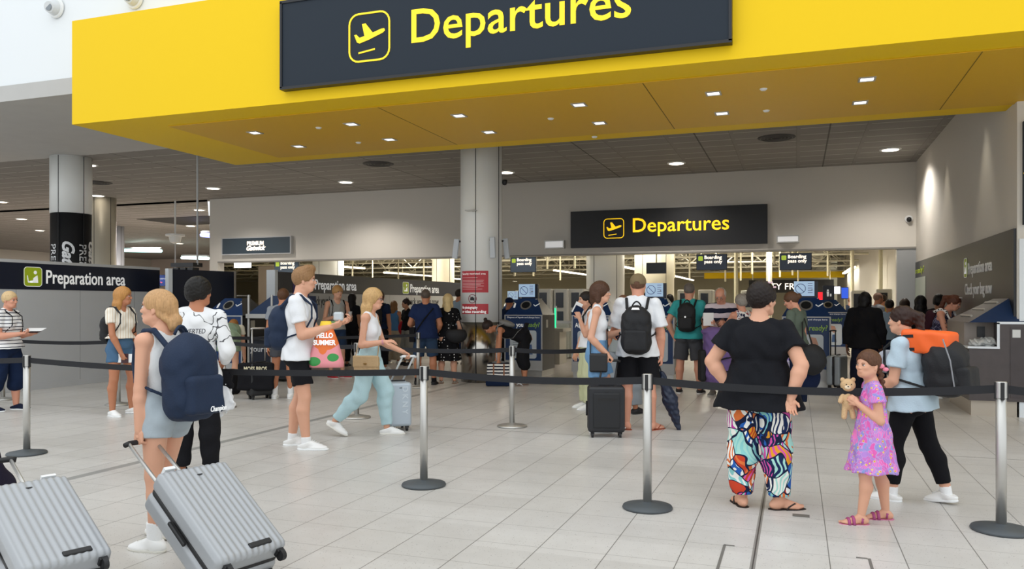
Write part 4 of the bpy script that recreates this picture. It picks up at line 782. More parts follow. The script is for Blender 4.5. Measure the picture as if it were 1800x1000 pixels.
# ================================================================ PEOPLE
def fab(key, col, **k): return mat('cloth_'+key, col, .88, bump=.25, bscale=90, spec=.2, **k)
SKIN = {}
def skin(t):
    if t not in SKIN:
        m = mat('skin_'+t, {'fair': 'd9a488', 'tan': 'b97c5c', 'pink': 'd79a80', 'olive': 'b98463', 'brown': '6b4531'}[t], .5, spec=.35, var=.06, bscale=6)
        b = m.node_tree.nodes['Principled BSDF']; b.inputs['Subsurface Weight'].default_value = .08; b.inputs['Subsurface Radius'].default_value = (.02, .008, .004); SKIN[t] = m
    return SKIN[t]
def hairm(col):
    key = 'hair_'+col
    if key in MC: return MC[key]
    g = G(key, .5, spec=.3); v = g.scale((30, 30, 3)); n = g.noise(4, 3, v); c = lin(col)
    g.bump(n, .6, .01); return g.color(g.mix(n, tuple(x*.6 for x in c[:3])+(1,), tuple(min(1, x*1.3) for x in c[:3])+(1,)))
class Person: pass
def rotv(v, ax, a):
    v = np.asarray(v, float); ax = nrm(ax); return v*math.cos(a)+np.cross(ax, v)*math.sin(a)+ax*(ax@v)*(1-math.cos(a))
Z = np.array([0, 0, 1.])
def pose(px, D, h, face, female=True, fat=1., lean=0, hface=None, hp=0, arms=None, legs=None, side=0, child=False, twist=0, footyaw=(0, 0), footpitch=(0, 0), dz=0, broad=1., tilt=0, hscale=1.):
    p = Person(); rx = nrm(cf+cr*((px-900)/FPX)); pr = np.array([rx[1], -rx[0], 0.])
    def hd(a): a = math.radians(a); return -math.cos(a)*rx+math.sin(a)*pr
    f = hd(face); l = np.cross(Z, f); p.h = h; p.fat = fat; p.female = female; p.child = child
    F = f*math.cos(math.radians(lean))-Z*math.sin(math.radians(lean)); U_ = Z*math.cos(math.radians(lean))+f*math.sin(math.radians(lean))
    U_ = rotv(U_, f, math.radians(side)); L = np.cross(U_, F); ft = rotv(F, U_, math.radians(twist)); lt = np.cross(U_, ft)
    p.f, p.l, p.F, p.L, p.U = f, l, ft, lt, U_; g = gnd(px, D); p.D = D
    legs = legs or {}; ll = {}
    for s_, sg in (('l', 1), ('r', -1)):
        th, sh = legs.get(s_, ((.03, .06, -1), (-.03, .03, -1))); ll[s_] = [nrm(f*v[0]+l*sg*v[1]+Z*v[2]) for v in (th, sh)]
    LT, LS = .235*h, .235*h
    ank = .045*h; drop = max(-(ll[s_][0][2]*LT+ll[s_][1][2]*LS)+(ank if not footpitch[i] else ank+.02) for i, s_ in enumerate('lr'))
    hip = np.array([g[0], g[1], drop+dz]); p.hip = hip; sw = (.094 if female else .104)*h*broad
    if child: sw = .084*h
    T = lambda a, b, c: hip+ft*a+lt*b+U_*c
    p.T = T; ch = .03*h*(1 if not child else .8)
    su = .274*h if not child else .256*h
    p.sh = {'l': T(0, sw, su), 'r': T(0, -sw, su)}; p.su = su; p.sw = sw
    p.hipj = {'l': hip+l*.05*h*fat**.5, 'r': hip-l*.05*h*fat**.5}; p.knee = {}; p.ank = {}
    for s_ in 'lr': p.knee[s_] = p.hipj[s_]+ll[s_][0]*LT; p.ank[s_] = p.knee[s_]+ll[s_][1]*LS
    p.footd = {}; p.footu = {}
    for i, (s_, sg) in enumerate((('l', 1), ('r', -1))):
        d = rotv(f, Z, math.radians(footyaw[i]+sg*7)); pit = math.radians(footpitch[i]); sd_ = np.cross(Z, d); p.footd[s_] = rotv(d, sd_, pit); p.footu[s_] = np.cross(p.footd[s_], sd_); p.footu[s_] = -p.footu[s_] if p.footu[s_][2] < 0 else p.footu[s_]
    arms = arms or {}; p.elb = {}; p.wri = {}; p.handd = {}; p.hpose = {}
    for s_, sg in (('l', 1), ('r', -1)):
        a = arms.get(s_, ((0, .12, -1), (.12, .05, -1))); ua, fa = [nrm(ft*v[0]+lt*sg*v[1]+(Z if len(v) < 4 else U_)*v[2]) for v in a[:2]]
        p.elb[s_] = p.sh[s_]+ua*.178*h; p.wri[s_] = p.elb[s_]+fa*.148*h; p.hpose[s_] = a[2] if len(a) > 2 else {}
        hd_ = p.hpose[s_].get('d'); p.handd[s_] = nrm(ft*hd_[0]+lt*sg*hd_[1]+Z*hd_[2]) if hd_ else fa
    # head frame
    hf = hd(face if hface is None else hface); hl = np.cross(Z, hf); a = math.radians(hp); p.hf = hf*math.cos(a)-Z*math.sin(a); p.hu = Z*math.cos(a)+hf*math.sin(a)
    if tilt: p.hf = rotv(p.hf, hf, math.radians(tilt)); p.hu = rotv(p.hu, hf, math.radians(tilt))
    p.hl = np.cross(p.hu, p.hf); p.hs = hscale*(.137*h if not child else .165*h)/.235   # head scale, 1 = 23.5 cm
    p.neck = T(0, 0, su+.041*h); p.nt = p.neck+U_*.03*h+p.F*.008*h+ (p.hf*.01)
    p.hc = p.nt+p.hu*.085*p.hs+p.hf*.02*p.hs
    p.base = g; return p
def Hh(p, a, b, c):
    if p.child: c = c*.86 if c < 0 else c; a = a*.975
    return p.hc+(p.hf*a+p.hl*b+p.hu*c)*p.hs
def torso(sd, p, off=0., k=.028, hips=True):
    h, fa, T = p.h, p.fat, p.T; R = frameR(p.F, p.L, p.U); fm = p.female; c_ = p.child
    W = lambda a: a*h*fa+off
    cw, ww, pw = (.088, .070, .098) if fm else (.100, .083, .090)
    if c_: cw, ww, pw = .085, .082, .085
    cd, wd, pd = (.060, .054, .066) if fm else (.066, .058, .064)
    if c_: cd, wd, pd = .058, .06, .062
    q = p.su/.274/h
    sd.ell(T(0, 0, .200*h*q), (W(cd), W(cw), .110*h*q+off), R, k)
    sd.ell(T(.004*h, 0, .10*h*q), (W(wd), W(ww), .11*h*q+off), R, k)
    if hips:
        Rp = frameR(p.f, p.l, Z); sd.ell(p.hip+Z*.015*h, (W(pd), W(pw), .085*h+off), Rp, k)
        for s_ in (-1, 1): sd.ell(p.hip-p.f*.03*h*fa+p.l*s_*.042*h*fa-Z*.012*h, (W(.047), W(.048), .06*h+off), Rp, k)
    sd.cone(p.sh['l']-p.L*.012*h-p.U*.004*h, p.sh['r']+p.L*.012*h-p.U*.004*h, .026*h*fa**.4+off*.8, None, k)
    for s_ in 'lr': sd.cone(p.neck-p.U*.004*h, p.sh[s_]-p.L*(.008*h if s_ == 'l' else -.008*h), .020*h+off*.8, .027*h+off*.8, k)
    if fm and not c_:
        for s_ in (-1, 1): sd.ell(T(.031*h*fa, s_*.040*h*fa, .185*h), (.038*h*fa+off, .040*h*fa+off, .044*h+off), R, k*1.3)
def limb_r(p): h, f = p.h, p.fat**.7; return dict(sh=.0258*h*f*(1 if p.female else 1.15), el=.0225*h*f*(1 if p.female else 1.15), fo=.0245*h*f*(1 if p.female else 1.12), wr=.0155*h*f**.5, th=.054*h*f, kn=.032*h*f, ca=.034*h*f, an=.021*h*f**.5)
def hand(p, s_, sd, first=True):
    h = p.h; sc = h/1.7*(.95 if p.female else 1.05)*(1.05 if p.child else 1); d = p.handd[s_]; hp = p.hpose[s_]; w0 = p.wri[s_]
    pn = hp.get('n'); sg = 1 if s_ == 'l' else -1
    n = (p.F*pn[0]+p.L*sg*pn[1]+Z*pn[2]) if pn else -p.L*sg   # palm normal (out of palm)
    n = nrm(n-d*(n@d)); side = np.cross(d, n)*sg  # towards the thumb
    th_dir = side; curl = hp.get('curl', 18); spread = hp.get('spread', 3)
    sd.cone(w0-d*.012*sc, w0+d*.02*sc, .019*sc, .02*sc); R = frameR(d, th_dir, n)
    sd.ell(w0+d*.05*sc, (.055*sc, .041*sc, .0155*sc), R, .012); sd.ell(w0+d*.03*sc+th_dir*.018*sc+n*.006*sc, (.03*sc, .016*sc, .016*sc), R, .01)
    for i, (L_, off) in enumerate(((.068, .030), (.077, .010), (.071, -.010), (.056, -.029))):
        b = w0+d*(.088-.004*abs(i-1))*sc+th_dir*off*sc; a = math.radians(spread*(1.5-i)); dd = rotv(d, n, 0); dd = nrm(d*math.cos(a)+th_dir*math.sin(a)); c = 0; sd.cone(b-dd*.025*sc, b, .0095*sc, .0092*sc, .006)
        for j, fr in enumerate((.44, .31, .25)):
            c += math.radians(curl*(1, 1.15, .8)[j]+(i*2)); v = dd*math.cos(c)+n*math.sin(c); e = b+v*L_*fr*1.02*sc; sd.cone(b, e, (.0092, .0084, .0076)[j]*sc, (.0084, .0076, .0066)[j]*sc, .003); b = e
    t0 = w0+d*.028*sc+th_dir*.026*sc+n*.006*sc; tv = nrm(d*.62+th_dir*.62+n*hp.get('thumb', .45)); t1 = t0+tv*.036*sc; sd.cone(t0, t1, .0125*sc, .0102*sc, .008); tv2 = nrm(d*.85+th_dir*.1+n*(hp.get('thumb', .45)+.15)); t2 = t1+tv2*.03*sc; sd.cone(t1, t2, .0098*sc, .0082*sc, .004)
    p.grip = getattr(p, 'grip', {}); p.grip[s_] = w0+d*.085*sc+n*.022*sc
def foot_geo(sd, p, s_, off=0., toes=False):
    h = p.h; d, u = p.footd[s_], p.footu[s_]; sdv = np.cross(u, d); a = p.ank[s_]; dn = a-u*.045*h; R = frameR(d, sdv, u); sc = h/1.7
    sd.cone(a, a-u*.016*h-d*.008*h, .0215*h+off, .024*h+off, .012)
    sd.ell(dn-d*.012*h+u*.019*h, (.032*h+off, .021*h+off, .021*h+off), R, .015)
    sd.cone(a+d*.012*h-u*.012*h, dn+d*.075*h+u*.014*h, .019*h+off, .0135*h+off, .02)
    sd.ell(dn+d*.062*h+u*.011*h, (.05*h+off, .026*h+off, .0125*h+off), R, .015)
    if toes:
        for i in range(5):
            b = dn+d*(.098-.007*i*(i > 0))*h+sdv*(-1 if s_ == 'l' else 1)*(.018-.0095*i)*h+u*.008*h; sd.cone(b, b+d*(.014-.001*i)*h, (.0085 if i == 0 else .0055)*h, (.0075 if i == 0 else .005)*h, .004)
    sd.cut(dn, -u)
def body(p, tone, bare_feet=False, name='body', parent=None):
    near = p.D < 7.2; r0 = .0095 if near else (.012 if p.D < 13 else .016); r = limb_r(p); sd = SD(); h = p.h
    torso(sd, p); sd.cone(p.neck-p.U*.02*h, p.nt+p.hu*.02*h, .033*h*p.fat**.3*(1 if p.female else 1.12), .031*h*(1 if p.female else 1.12)*p.fat**.2, .03)
    for s_ in 'lr':
        sd.ell(p.sh[s_], (.029*h*p.fat**.5,)*3, None, .015)
        sd.cone(p.sh[s_], p.elb[s_], r['sh'], r['el'], .015); m = p.elb[s_]+(p.wri[s_]-p.elb[s_])*.25; sd.cone(p.elb[s_], m, r['el'], r['fo'], .012); sd.cone(m, p.wri[s_]+p.handd[s_]*.012, r['fo'], r['wr'], .012)
        hj = p.hipj[s_]; sd.cone(hj, p.knee[s_], r['th'], r['kn'], .04); bk = -p.f*.012*h; v = p.ank[s_]-p.knee[s_]
        sd.cone(p.knee[s_], p.knee[s_]+v*.3+bk, r['kn'], r['ca'], .015); sd.cone(p.knee[s_]+v*.3+bk, p.ank[s_], r['ca'], r['an'], .02)
        sd.ell(p.wri[s_]+p.handd[s_]*.045, (.032, .022, .014) if 0 else (.02, .02, .02), None, .01)
    fsd = SD()
    for s_ in 'lr':
        if bare_feet: foot_geo(fsd if 0 else sd, p, s_) if False else None
    parts = [(sd, r0)]
    hsd = SD(); head_geo(hsd, p); parts.append((hsd, .0042 if near else (.0065 if p.D < 13 else .010)))
    for s_ in 'lr':
        q = SD(); hand(p, s_, q)
        if not p.hpose[s_].get('hidden'): parts.append((q, .0034 if near else (.0045 if p.D < 13 else .007)))
        if bare_feet: q = SD(); foot_geo(q, p, s_, 0, True); parts.append((q, .005))
    return sd_mesh(name, parts, skin(tone), parent)
def head_geo(sd, p):
    s = p.hs; R = frameR(p.hf, p.hl, p.hu); P = lambda a, b, c: Hh(p, a, b, c); f = .93 if p.female else 1.
    sd.ell(P(-.012, 0, .028), (.094*s, .075*s, .088*s), R); sd.ell(P(.03, 0, -.035), (.058*s, .056*s*f, .062*s), R, .03)
    sd.cone(P(.055, -.018, -.083), P(.055, .018, -.083), .021*s*f*(.85 if p.child else 1), None, .03)      # chin
    for b in (-1, 1): sd.cone(P(-.005, b*.052*f, -.055), P(.05, b*.025, -.082), .018*s, .015*s, .025); sd.ell(P(.062, b*.034, -.018), (.022*s, .02*s, .018*s), R, .015)
    if not p.child: sd.ell(P(.073, 0, .034), (.015*s, .043*s, .012*s), R, .015)
    for b in (-1, 1): sd.ell(P(.090, b*.031, .004), (.012*s, .015*s, .011*s), R, .008, 's')
    nq = .78 if p.child else 1.; sd.cone(P(.081, 0, .014), P(.081+.021*nq, 0, -.024), .0068*s*nq, .0092*s*nq, .008); sd.ell(P(.093, .012, -.028), (.01*s, .007*s, .007*s), R, .005); sd.ell(P(.093, -.012, -.028), (.01*s, .007*s, .007*s), R, .005)
    sd.ell(P(.087, 0, -.052), (.010*s, .022*s, .006*s), R, .006); sd.ell(P(.085, 0, -.062), (.010*s, .019*s, .006*s), R, .006)
    for b in (-1, 1): sd.ell(P(-.008, b*.076, -.008), (.016*s, .008*s, .03*s), R, .006); sd.cone(P(-.004, b*.074, -.03), P(.0, b*.073, -.037), .006*s, None, .004)
    for b in (-1, 1): sd.ell(P(.0, b*.085, -.006), (.008*s, .005*s, .016*s), R, .003, 's')
    sd.cone(P(-.02, 0, -.04), p.nt-p.U*.01, .052*s*(.93 if p.female else 1.08), .033*p.h*(1 if p.female else 1.12), .03)
def ellmesh(mb, c, r, R, n=12, mi=0):
    V = []; F = []; m = n//2
    for j in range(m+1):
        for i in range(n): a = 2*math.pi*i/n; b = math.pi*j/m; q = np.array([math.sin(b)*math.cos(a)*r[0], math.sin(b)*math.sin(a)*r[1], math.cos(b)*r[2]]); V.append(c+R.T@q)
    for j in range(m):
        for i in range(n): F.append((j*n+i, (j+1)*n+i, (j+1)*n+(i+1) % n, j*n+(i+1) % n))
    mb.add(V, F, mi)
def face_bits(p, parent, brow='6b4a30', lips='b5655c', iris='3d2c20', closed=False):
    R = frameR(p.hf, p.hl, p.hu); s = p.hs
    for b in (-1, 1):
        if not closed:
            k = MB(); ellmesh(k, Hh(p, .079, b*.031, .004), (.0095*s, .0125*s, .0068*s), R); ellmesh(k, Hh(p, .0855, b*.031, .004), (.0045*s, .0062*s, .0062*s), R, mi=1); k.build('eye', mat('eye_white', 'e8e4e0', .25), parent, smooth=True, mats=[mat('eye_white', 'e8e4e0', .25), mat('iris_'+iris, iris, .2)])
        k = MB(); k.tube([Hh(p, .087, b*.016, .019), Hh(p, .087, b*.03, .0235), Hh(p, .079, b*.045, .019)], (.0016 if p.child else .0026)*s, 6); k.build('eyebrow', hairm(brow), parent, smooth=True)
        k = MB(); k.tube([Hh(p, .0875, b*.019, .0085), Hh(p, .0895, b*.031, .0115), Hh(p, .083, b*.045, .0065)], .0019*s, 6); k.build('eyelid', mat('lash', '3b2a22', .6), parent, smooth=True)
    k = MB(); ellmesh(k, Hh(p, .0875, 0, -.0515), (.010*s, (.014 if p.child else .020)*s, .0038*s), R); ellmesh(k, Hh(p, .0865, 0, -.0585), (.010*s, (.011 if p.child else .016)*s, .0042*s), R); k.build('lips', mat('lips_'+lips, lips, .4), parent, smooth=True)
def hair(p, style, col, parent, name='hair'):
    s = p.hs; R = frameR(p.hf, p.hl, p.hu); P = lambda a, b, c: Hh(p, a, b, c); sd = SD(); res = .006 if p.D < 10 else .009
    t = .010 if style in ('short', 'buzz', 'bald', 'pulled', 'bun', 'lowbun', 'pony', 'plait', 'topbun') else .016
    if style == 'buzz': t = .004
    if style == 'crop': t = .013
    vol = {'quiff': .011, 'mop': .02, 'bowl': .018, 'curly': .022}.get(style, t)
    sd.ell(P(-.016, 0, .030), ((.096+vol)*s, (.077+vol)*s, (.090+vol*1.15)*s), R)
    if style in ('bald',):
        sd.ell(P(.02, 0, .08), (.11*s, .068*s, .085*s), R, .01, 's'); sd.ell(P(.085, 0, -.02), (.095*s, .12*s, .11*s), R, .01, 's'); sd.cut(P(0, 0, -.05), -p.hu)
    else:
        fy = {'bowl': .012, 'bob': .012, 'mop': .02}.get(style, .038)
        sd.ell(P(.105, 0, fy-.09), (.088*s, .094*s, .10*s), R, .012, 's')
        if style in ('short', 'buzz', 'quiff', 'crop', 'curly', 'mop', 'bowl', 'pulled', 'bun', 'lowbun', 'pony', 'plait', 'topbun'):
            sd.ell(P(.02, .0, -.075), (.075*s, .13*s, .075*s), R, .01, 's'); sd.ell(P(-.10, 0, -.135), (.09*s, .12*s, .075*s), R, .01, 's')
    if style == 'quiff': sd.cone(P(.02, -.03, .108), P(.055, -.012, .112), .032*s, .030*s, .04); sd.cone(P(.03, .02, .112), P(.062, .02, .110), .030*s, .026*s, .04); sd.amp = .0018; sd.fr = 90
    if style in ('mop', 'crop', 'curly'): sd.amp = .0022 if style != 'curly' else .004; sd.fr = 80
    if style == 'mop':
        for b in (-1, 1): sd.ell(P(-.03, b*.07, -.01), (.05*s, .028*s, .05*s), R, .02)
        sd.ell(P(-.08, 0, -.02), (.045*s, .07*s, .06*s), R, .02)
    if style == 'long':
        for b, L_ in ((-1, .30), (1, .30)):
            sd.cone(P(-.02, b*.062, .03), P(-.035, b*.068, -.10), .034*s, .032*s, .03); sd.cone(P(-.035, b*.068, -.10), P(-.045, b*.078, -.10)-p.U*(L_-.17), .033*s, .024*s, .03); sd.cone(P(-.045, b*.078, -.10)-p.U*(L_-.17), P(-.05, b*.08, -.10)-p.U*(L_-.08), .024*s, .012*s, .02)
        sd.cone(P(-.07, 0, .03), P(-.085, 0, -.10), .055*s, .052*s, .03); sd.cone(P(-.085, 0, -.1), P(-.11, 0, -.1)-p.U*.22, .055*s, .034*s, .03); sd.cone(P(-.085, .03, -.1), P(-.11, .04, -.1)-p.U*.24, .035*s, .02*s, .03); sd.cone(P(-.085, -.03, -.1), P(-.11, -.04, -.1)-p.U*.24, .035*s, .02*s, .03)
    if style == 'bob':
        for b in (-1, 1): sd.cone(P(-.03, b*.066, .03), P(-.03, b*.072, -.085), .038*s, .034*s, .025)
        sd.cone(P(-.075, .0, .03), P(-.08, 0, -.085), .052*s, .05*s, .03); sd.cone(P(-.07, -.045, -.02), P(-.07, .045, -.085), .04*s, .04*s, .03); sd.cut(P(0, 0, -.11), nrm(-p.hu+.25*p.hf))
    if style == 'bun': sd.ell(P(-.125, 0, .02), (.035*s, .042*s, .042*s), R, .012)
    if style == 'topbun': sd.ell(P(-.09, 0, .125), (.036*s, .04*s, .034*s), R, .012)
    if style == 'lowbun':
        sd.cone(P(-.07, 0, .02), P(-.115, 0, -.06), .06*s, .035*s, .03); sd.ell(P(-.125, .0, -.075), (.042*s, .05*s, .048*s), R, .01); sd.ell(P(-.12, .03, -.11), (.03*s, .032*s, .035*s), R, .012); sd.cone(P(-.04, .06, -.04), P(-.1, .045, -.08), .018*s, .02*s, .02); sd.cone(P(-.04, -.06, -.04), P(-.1, -.045, -.08), .018*s, .02*s, .02); sd.amp = .0010; sd.fr = 110
    if style in ('pony',):
        b0 = P(-.115, 0, .055); b1 = P(-.15, 0, .03); b2 = P(-.15, 0, -.03)-p.U*.09; sd.cone(P(-.08, 0, .05), b0, .035*s, .026*s, .02); sd.cone(b0, b1, .026*s, .034*s, .02); sd.cone(b1, b2, .037*s, .034*s, .02); sd.cone(b2, b2-p.U*.10, .034*s, .014*s, .02); sd.amp = .003; sd.fr = 50
    if style == 'plait':
        a = P(-.06, -.055, -.01)+(0*p.hf); sd.cone(P(-.03, -.05, .03), a, .04*s, .028*s, .02)
        for i in range(7): c = a-p.U*(.022*i+.01)+p.hl*(-.004*i)*s; sd.ell(c+p.hf*.005*(-1)**i, (.019*s, .019*s, .017*s), R, .006)
        sd.cone(a-p.U*.16, a-p.U*.2, .012*s, .016*s, .008)
    if sd.amp == 0: sd.amp = .0015; sd.fr = 90
    return sd_mesh(name, [(sd, res)], hairm(col), parent)
# ---------------------------------------------------------------- clothing
def top(p, kind, m, parent, off=.012, sleeve=.5, hem=.0, neckr=.062, flare=0., name='shirt', wr=.0035, k=.018, sl_loose=.012, crop=None, mats=None, v=False):
    sd = SD(); h = p.h; r = limb_r(p); torso(sd, p, off, k, hips=(crop is None)); T = p.T
    hemu = crop if crop is not None else hem    # height along torso (fraction of h) of the lower edge
    if crop is None:
        pw = (.104 if p.female else .104)*h*p.fat+off+flare; pd = .073*h*p.fat+off+flare
        R = frameR(p.F, p.L, p.U); sd.frus(T(0, 0, .12*h), T(0, 0, hem*h-.001), (.054*h*p.fat+off*.8, (.072 if p.female else .082)*h*p.fat+off*.8), (pd*1.06+.008, pw*1.06+.008), R, k=.04)
    if kind != 'tank':
        for s_ in 'lr':
            sd.ell(p.sh[s_], (.028*h*p.fat**.5+off*.8,)*3, None, .01)
            ua = p.elb[s_]-p.sh[s_]
            if sleeve <= 1: e = p.sh[s_]+ua*sleeve; sd.cone(p.sh[s_], e, r['sh']+off, r['sh']+(r['el']-r['sh'])*sleeve+off+sl_loose, .012, flat=True)
            else:
                e = p.elb[s_]+(p.wri[s_]-p.elb[s_])*(sleeve-1); sd.cone(p.sh[s_], p.elb[s_], r['sh']+off, r['el']+off+.006, .012); sd.cone(p.elb[s_], e, r['el']+off+.006, r['wr']+off+.010, .02, flat=True)
    else:
        for s_ in 'lr':
            sg = 1 if s_ == 'l' else -1; ax = p.sh[s_]+p.L*sg*.012*h
            sd.ell(ax+p.U*.0, (.062*h*p.fat**.5, .040*h*p.fat**.5, .062*h), frameR(p.F, p.L, p.U), .008, 's')
            sd.cone(p.sh[s_], p.elb[s_]*.6+p.sh[s_]*.4, r['sh']+.003, r['el']+.004, .0, 's')
    sd.ell(p.neck+p.U*.018*h+p.F*.012*h, (neckr, neckr*(1.0 if kind != 'tank' else 1.05), .05*h*(1 if kind != 'tank' else 1.3)), frameR(p.F, p.L, p.U), .004, 's')
    if v or kind == 'tank': sd.ell(p.neck+p.F*.06*h-p.U*.0*h, (.05*h, .035*h, .045*h), frameR(p.F, p.L, p.U), .006, 's')
    sd.cut(T(0, 0, hemu*h), -p.U); sd.amp = wr; sd.fr = 16
    res = .008 if p.D < 7.2 else (.010 if p.D < 12 else .014)
    return sd_mesh(name, [(sd, res)], m, parent, mats=mats)
def bottoms(p, L_, m, parent, off=.012, loose=.02, taper=0., name='trousers', wr=.004, waist=.03, k=.014):
    """L_: 0..1 on the thigh, 1..2 on the shin"""
    sd = SD(); h, fa = p.h, p.fat; r = limb_r(p); Rp = frameR(p.f, p.l, Z); pw = (.098 if p.female else .090)*h*fa+off; pd = .066*h*fa+off
    sd.ell(p.hip+Z*.015*h, (pd, pw, .09*h+off), Rp)
    for s_ in (-1, 1): sd.ell(p.hip-p.f*.03*h*fa+p.l*s_*.042*h*fa-Z*.012*h, (.047*h*fa+off, .048*h*fa+off, .06*h+off), Rp, k)
    sd.frus(p.hip+p.U*.09*h, p.hip, (.058*h*fa+off, (.074 if p.female else .083)*h*fa+off), (pd, pw), Rp, k=.02)
    for s_ in 'lr':
        a, kn, an = p.hipj[s_], p.knee[s_], p.ank[s_]; t = min(L_, 1); e = a+(kn-a)*t; rr = lambda x: r['th']+(r['kn']-r['th'])*x
        sd.cone(a, e, r['th']+off, rr(t)+off+loose*t, k, flat=(L_ <= 1))
        if L_ > 1:
            t = L_-1; e2 = kn+(an-kn)*t; q = kn+(an-kn)*min(.3, t)-p.f*.01*h; rk = r['kn']+off+loose
            re = (r['ca'] if t < .35 else r['ca']+(r['an']-r['ca'])*((t-.3)/.7))+off+loose*(1-taper); sd.cone(kn, q, rk, max(r['ca']+off+loose*.9*(1-taper*.4), re*.9), .02); sd.cone(q, e2, r['ca']+off+loose*.9*(1-taper*.4), re, .02, flat=True)
    sd.cut(p.hip+p.U*waist*h, p.U); sd.amp = wr; sd.fr = 14
    return sd_mesh(name, [(sd, .008 if p.D < 7.2 else (.010 if p.D < 12 else .014))], m, parent)
def skirt(p, u0, zhem, m, parent, w1=.16, d1=.13, name='dress_skirt', pleat=.06, off=.014, wr=.003, npl=9):
    h = p.h; sd = SD(); R = frameR(p.f, p.l, Z); p0 = p.T(0, 0, u0*h); p1 = np.array([p.hip[0], p.hip[1], zhem])
    sd.frus(p0, p1, (.058*h*p.fat+off, (.074 if not p.child else .083)*h*p.fat+off), (d1, w1), R, pleat, npl); sd.ell(p.hip+Z*.0*h, (.064*h*p.fat+off, .092*h*p.fat+off, .09*h), R, .03); sd.cut(p1, -Z); sd.amp = wr; sd.fr = 16
    return sd_mesh(name, [(sd, .008 if p.D < 7.2 else .011)], m, parent)
def shoes(p, m, parent, sole='eef0f0', high=False, name='shoe', sock=None, laces=True):
    h = p.h; ms = mat('sole_'+sole, sole, .6)
    for s_ in 'lr':
        sd = SD(); foot_geo(sd, p, s_, .0075); d, u = p.footd[s_], p.footu[s_]; a = p.ank[s_]; dn = a-u*.045*h; sv = np.cross(u, d)
        sd.cut(a+u*(.006 if high else -.006)*h, nrm(u-.35*d)); res = .0055 if p.D < 9.5 else .009
        so = SD(); R = frameR(d, sv, u); so.ell(dn+d*.058*h+u*.004*h, (.066*h, .031*h, .013*h), R, .01); so.ell(dn-d*.016*h+u*.004*h, (.033*h, .025*h, .013*h), R, .015); so.box(dn+d*.02*h+u*.004*h, (.05*h, .023*h, .012*h), R, .01, .015); so.cut(dn+u*.009*h, u); so.cut(dn-u*.004*h, -u)
        q = sd_mesh(name, [(sd, res)], m, parent); sd_mesh('sole', [(so, res)], ms, q)
        if laces and p.D < 10:
            k = MB()
            for i in range(4): c = dn+d*(.036+.011*i)*h+u*(.0505-.0045*i)*h; k.tube([c-sv*.012*h, c+u*.003*h, c+sv*.012*h], .0028, 5)
            k.build('laces', ms, q, smooth=True)
        if sock:
            so = SD(); so.cone(a-u*.02*h, a-u*.0+(p.knee[s_]-a)*sock[1], .0215*h+.006, .022*h+.006+.01*sock[1], flat=True); sd_mesh('sock', [(so, res)], sock[0], parent)
def sandals(p, m, parent, sole, strap=True, name='sandal', flip=True):
    h = p.h
    for s_ in 'lr':
        d, u = p.footd[s_], p.footu[s_]; a = p.ank[s_]; dn = a-u*.045*h; sv = np.cross(u, d); so = SD(); R = frameR(d, sv, u)
        so.ell(dn+d*.06*h, (.062*h, .032*h, .014*h), R); so.ell(dn-d*.014*h, (.036*h, .026*h, .014*h), R, .015); so.box(dn+d*.02*h, (.05*h, .024*h, .012*h), R, .01, .015); so.cut(dn+u*.002*h, u); so.cut(dn-u*.010*h, -u); q = sd_mesh(name, [(so, .006)], sole, parent)
        k = MB()
        if flip:
            t = dn+d*.088*h+u*.012*h
            for b in (-1, 1): k.tube([t, dn+d*.065*h+sv*b*.014*h+u*.026*h, dn+d*.035*h+sv*b*.025*h+u*.014*h, dn+d*.025*h+sv*b*.027*h], .0055, 6)
        else:
            for x, z in ((.07, .027), (.045, .036)): k.tube([dn+d*x*h-sv*.03*h, dn+d*x*h-sv*.018*h+u*z*.9*h, dn+d*x*h+u*(z+.004)*h, dn+d*x*h+sv*.018*h+u*z*.9*h, dn+d*x*h+sv*.03*h], .011, 6)
            k.tube([dn-d*.0*h-sv*.024*h+u*.01*h, a-u*.012*h-sv*.025*h, a-d*.03*h-u*.012*h, a-u*.012*h+sv*.025*h, dn+sv*.024*h+u*.01*h], .008, 6)
        k.build('strap', m, q, smooth=True)
def socks(p, m, parent, hgt=.3):
    for s_ in 'lr':
        a = p.ank[s_]; so = SD(); so.cone(a-Z*.02*p.h, a+(p.knee[s_]-a)*hgt, .0215*p.h+.006, .022*p.h+.006+.02*hgt, flat=True); sd_mesh('sock', [(so, .007)], m, parent)
def person(label, tone='fair', bare=False, group=None, **k):
    p = pose(**k); p.t = thing('person', label, 'person', p.base, group); body(p, tone, bare, parent=p.t); return p
